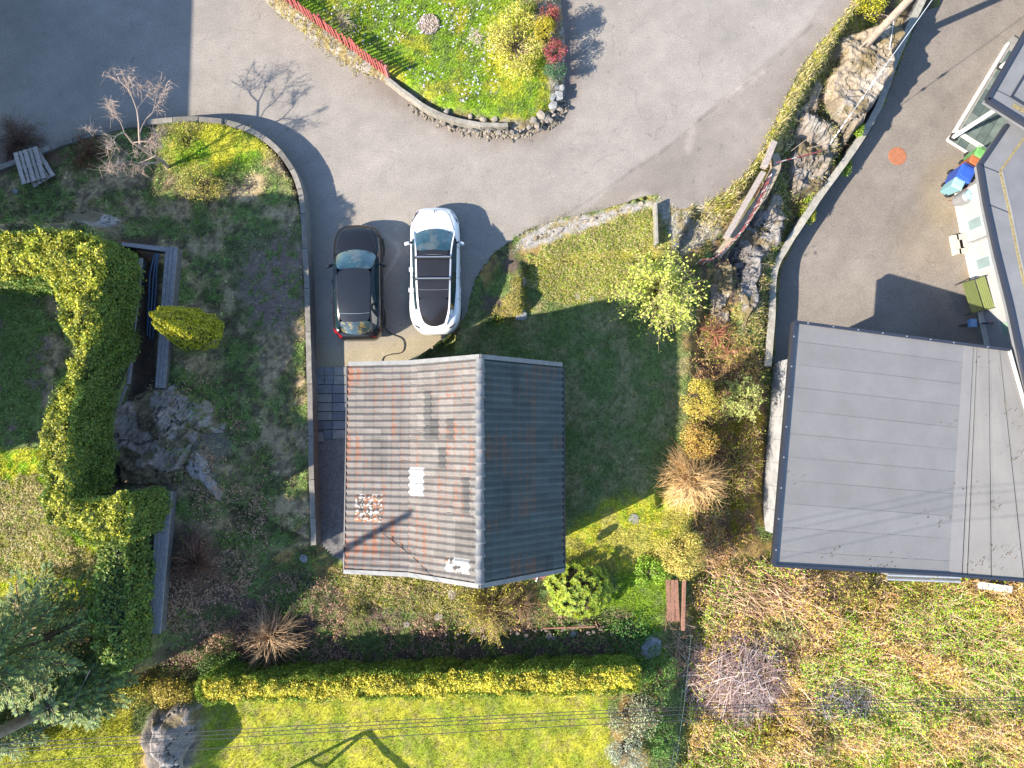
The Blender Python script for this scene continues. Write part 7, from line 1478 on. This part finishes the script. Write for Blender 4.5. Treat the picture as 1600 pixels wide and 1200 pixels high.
# green garden bench
p = P(1521, 463, -1.95); bn = thing('garden_bench', 'olive green slatted garden bench against the white wall', 'bench', (p[0], p[1], -2.4), math.radians(15)); og = mat('olive_paint', (.12, .14, .045), .55, noise=.1)
for k in range(6): mb = MB(); mb.box((-.24+k*.088, 0, .44), (.078, 1.38, .025)); mb.build('seat_slat', og, bn)
for k in range(5): mb = MB(); mb.box((.30+k*.022, 0, .50+k*.085), (.025, 1.38, .075), ry=.25); mb.build('back_slat', og, bn)
for y in (-.66, .66):
    mb = MB(); mb.tube([(-.28, y, 0), (-.30, y, .42), (-.32, y, .64), (-.05, y, .68), (.30, y, .62)], .02, 6); mb.tube([(.25, y, 0), (.28, y, .42), (.42, y, .95)], .02, 6); mb.tube([(-.30, y, .42), (.28, y, .42)], .02, 6); mb.build('frame', dark_metal, bn)
# bicycle beside it, seen from above
p = P(1530, 506, -2.0); bk = thing('bicycle', 'small dark bicycle with blue basket parked in the shade by the bench', 'bicycle', (p[0], p[1], -2.4), math.radians(3))
for x in (-.42, .42):
    a = np.linspace(0, 2*math.pi, 25); mb = MB(); mb.tube(np.c_[.27*np.cos(a), 0*a, .27*np.sin(a)], .022, 6, cap=False); w1 = mb.build('wheel', black_rubber, bk); w1.location = (x, 0, .29)
    mb = MB()
    for k in range(8): mb.tube([(0, 0, 0), (.26*math.cos(k*math.pi/4), 0, .26*math.sin(k*math.pi/4))], .003, 3)
    s_ = mb.build('spokes', grey_metal, w1)
mb = MB(); mb.tube([(.42, 0, .29), (.0, 0, .30), (-.12, 0, .72), (.28, 0, .70), (.0, 0, .30)], .016, 6); mb.tube([(-.42, 0, .29), (-.30, 0, .82)], .016, 6); mb.tube([(-.28, 0, .72), (.1, 0, .70)], .016, 6); mb.tube([(-.32, 0, .55), (0, 0, .30)], .016, 6); mb.build('frame', mat('blue_frame', (.03, .07, .16), .4), bk)
mb = MB(); mb.tube([(-.22, -.25, .86), (-.30, -.1, .88), (-.30, .1, .88), (-.22, .25, .86)], .014, 6); mb.build('handlebar', grey_metal, bk)
mb = MB(); mb.box((.22, 0, .78), (.24, .12, .05), taper=.8); mb.build('saddle', mat('saddle', (.10, .08, .10), .5), bk, bevel=.02)
mb = MB(); mb.box((-.50, 0, .70), (.24, .30, .20), taper=1.1); mb.build('basket', mat('basket_blue', (.12, .24, .42), .6), bk)
# swing frame standing just below the view; it throws the angled shadow on the lawn
A_ = np.array(P(575, 1141, -.55))-np.array([KX, KY])*2.3; B_ = np.array(P(668, 1232, -.55))-np.array([KX, KY])*2.3; sw = thing('swing_frame', 'wooden swing frame standing just outside the lower border', 'swing')
mb = MB(); mb.tube([np.r_[A_, 1.75], np.r_[B_, 1.75]], .09, 8); mb.build('top_beam', pole_grey, sw)
for e, (dx, dy) in ((A_, (-.9, -.5)), (A_, (.1, -1.1)), (B_, (.9, .5)), (B_, (-.1, -1.1))):
    mb = MB(); mb.tube([np.r_[e, 1.75], np.r_[e+np.array([dx, dy]), -.6]], .06, 8); mb.build('leg', pole_grey, sw)
mb = MB(); mb.tube([np.r_[A_+[-.45, -.25], .6], np.r_[A_+[.05, -.55], .6]], .04, 6); mb.build('brace', pole_grey, sw)
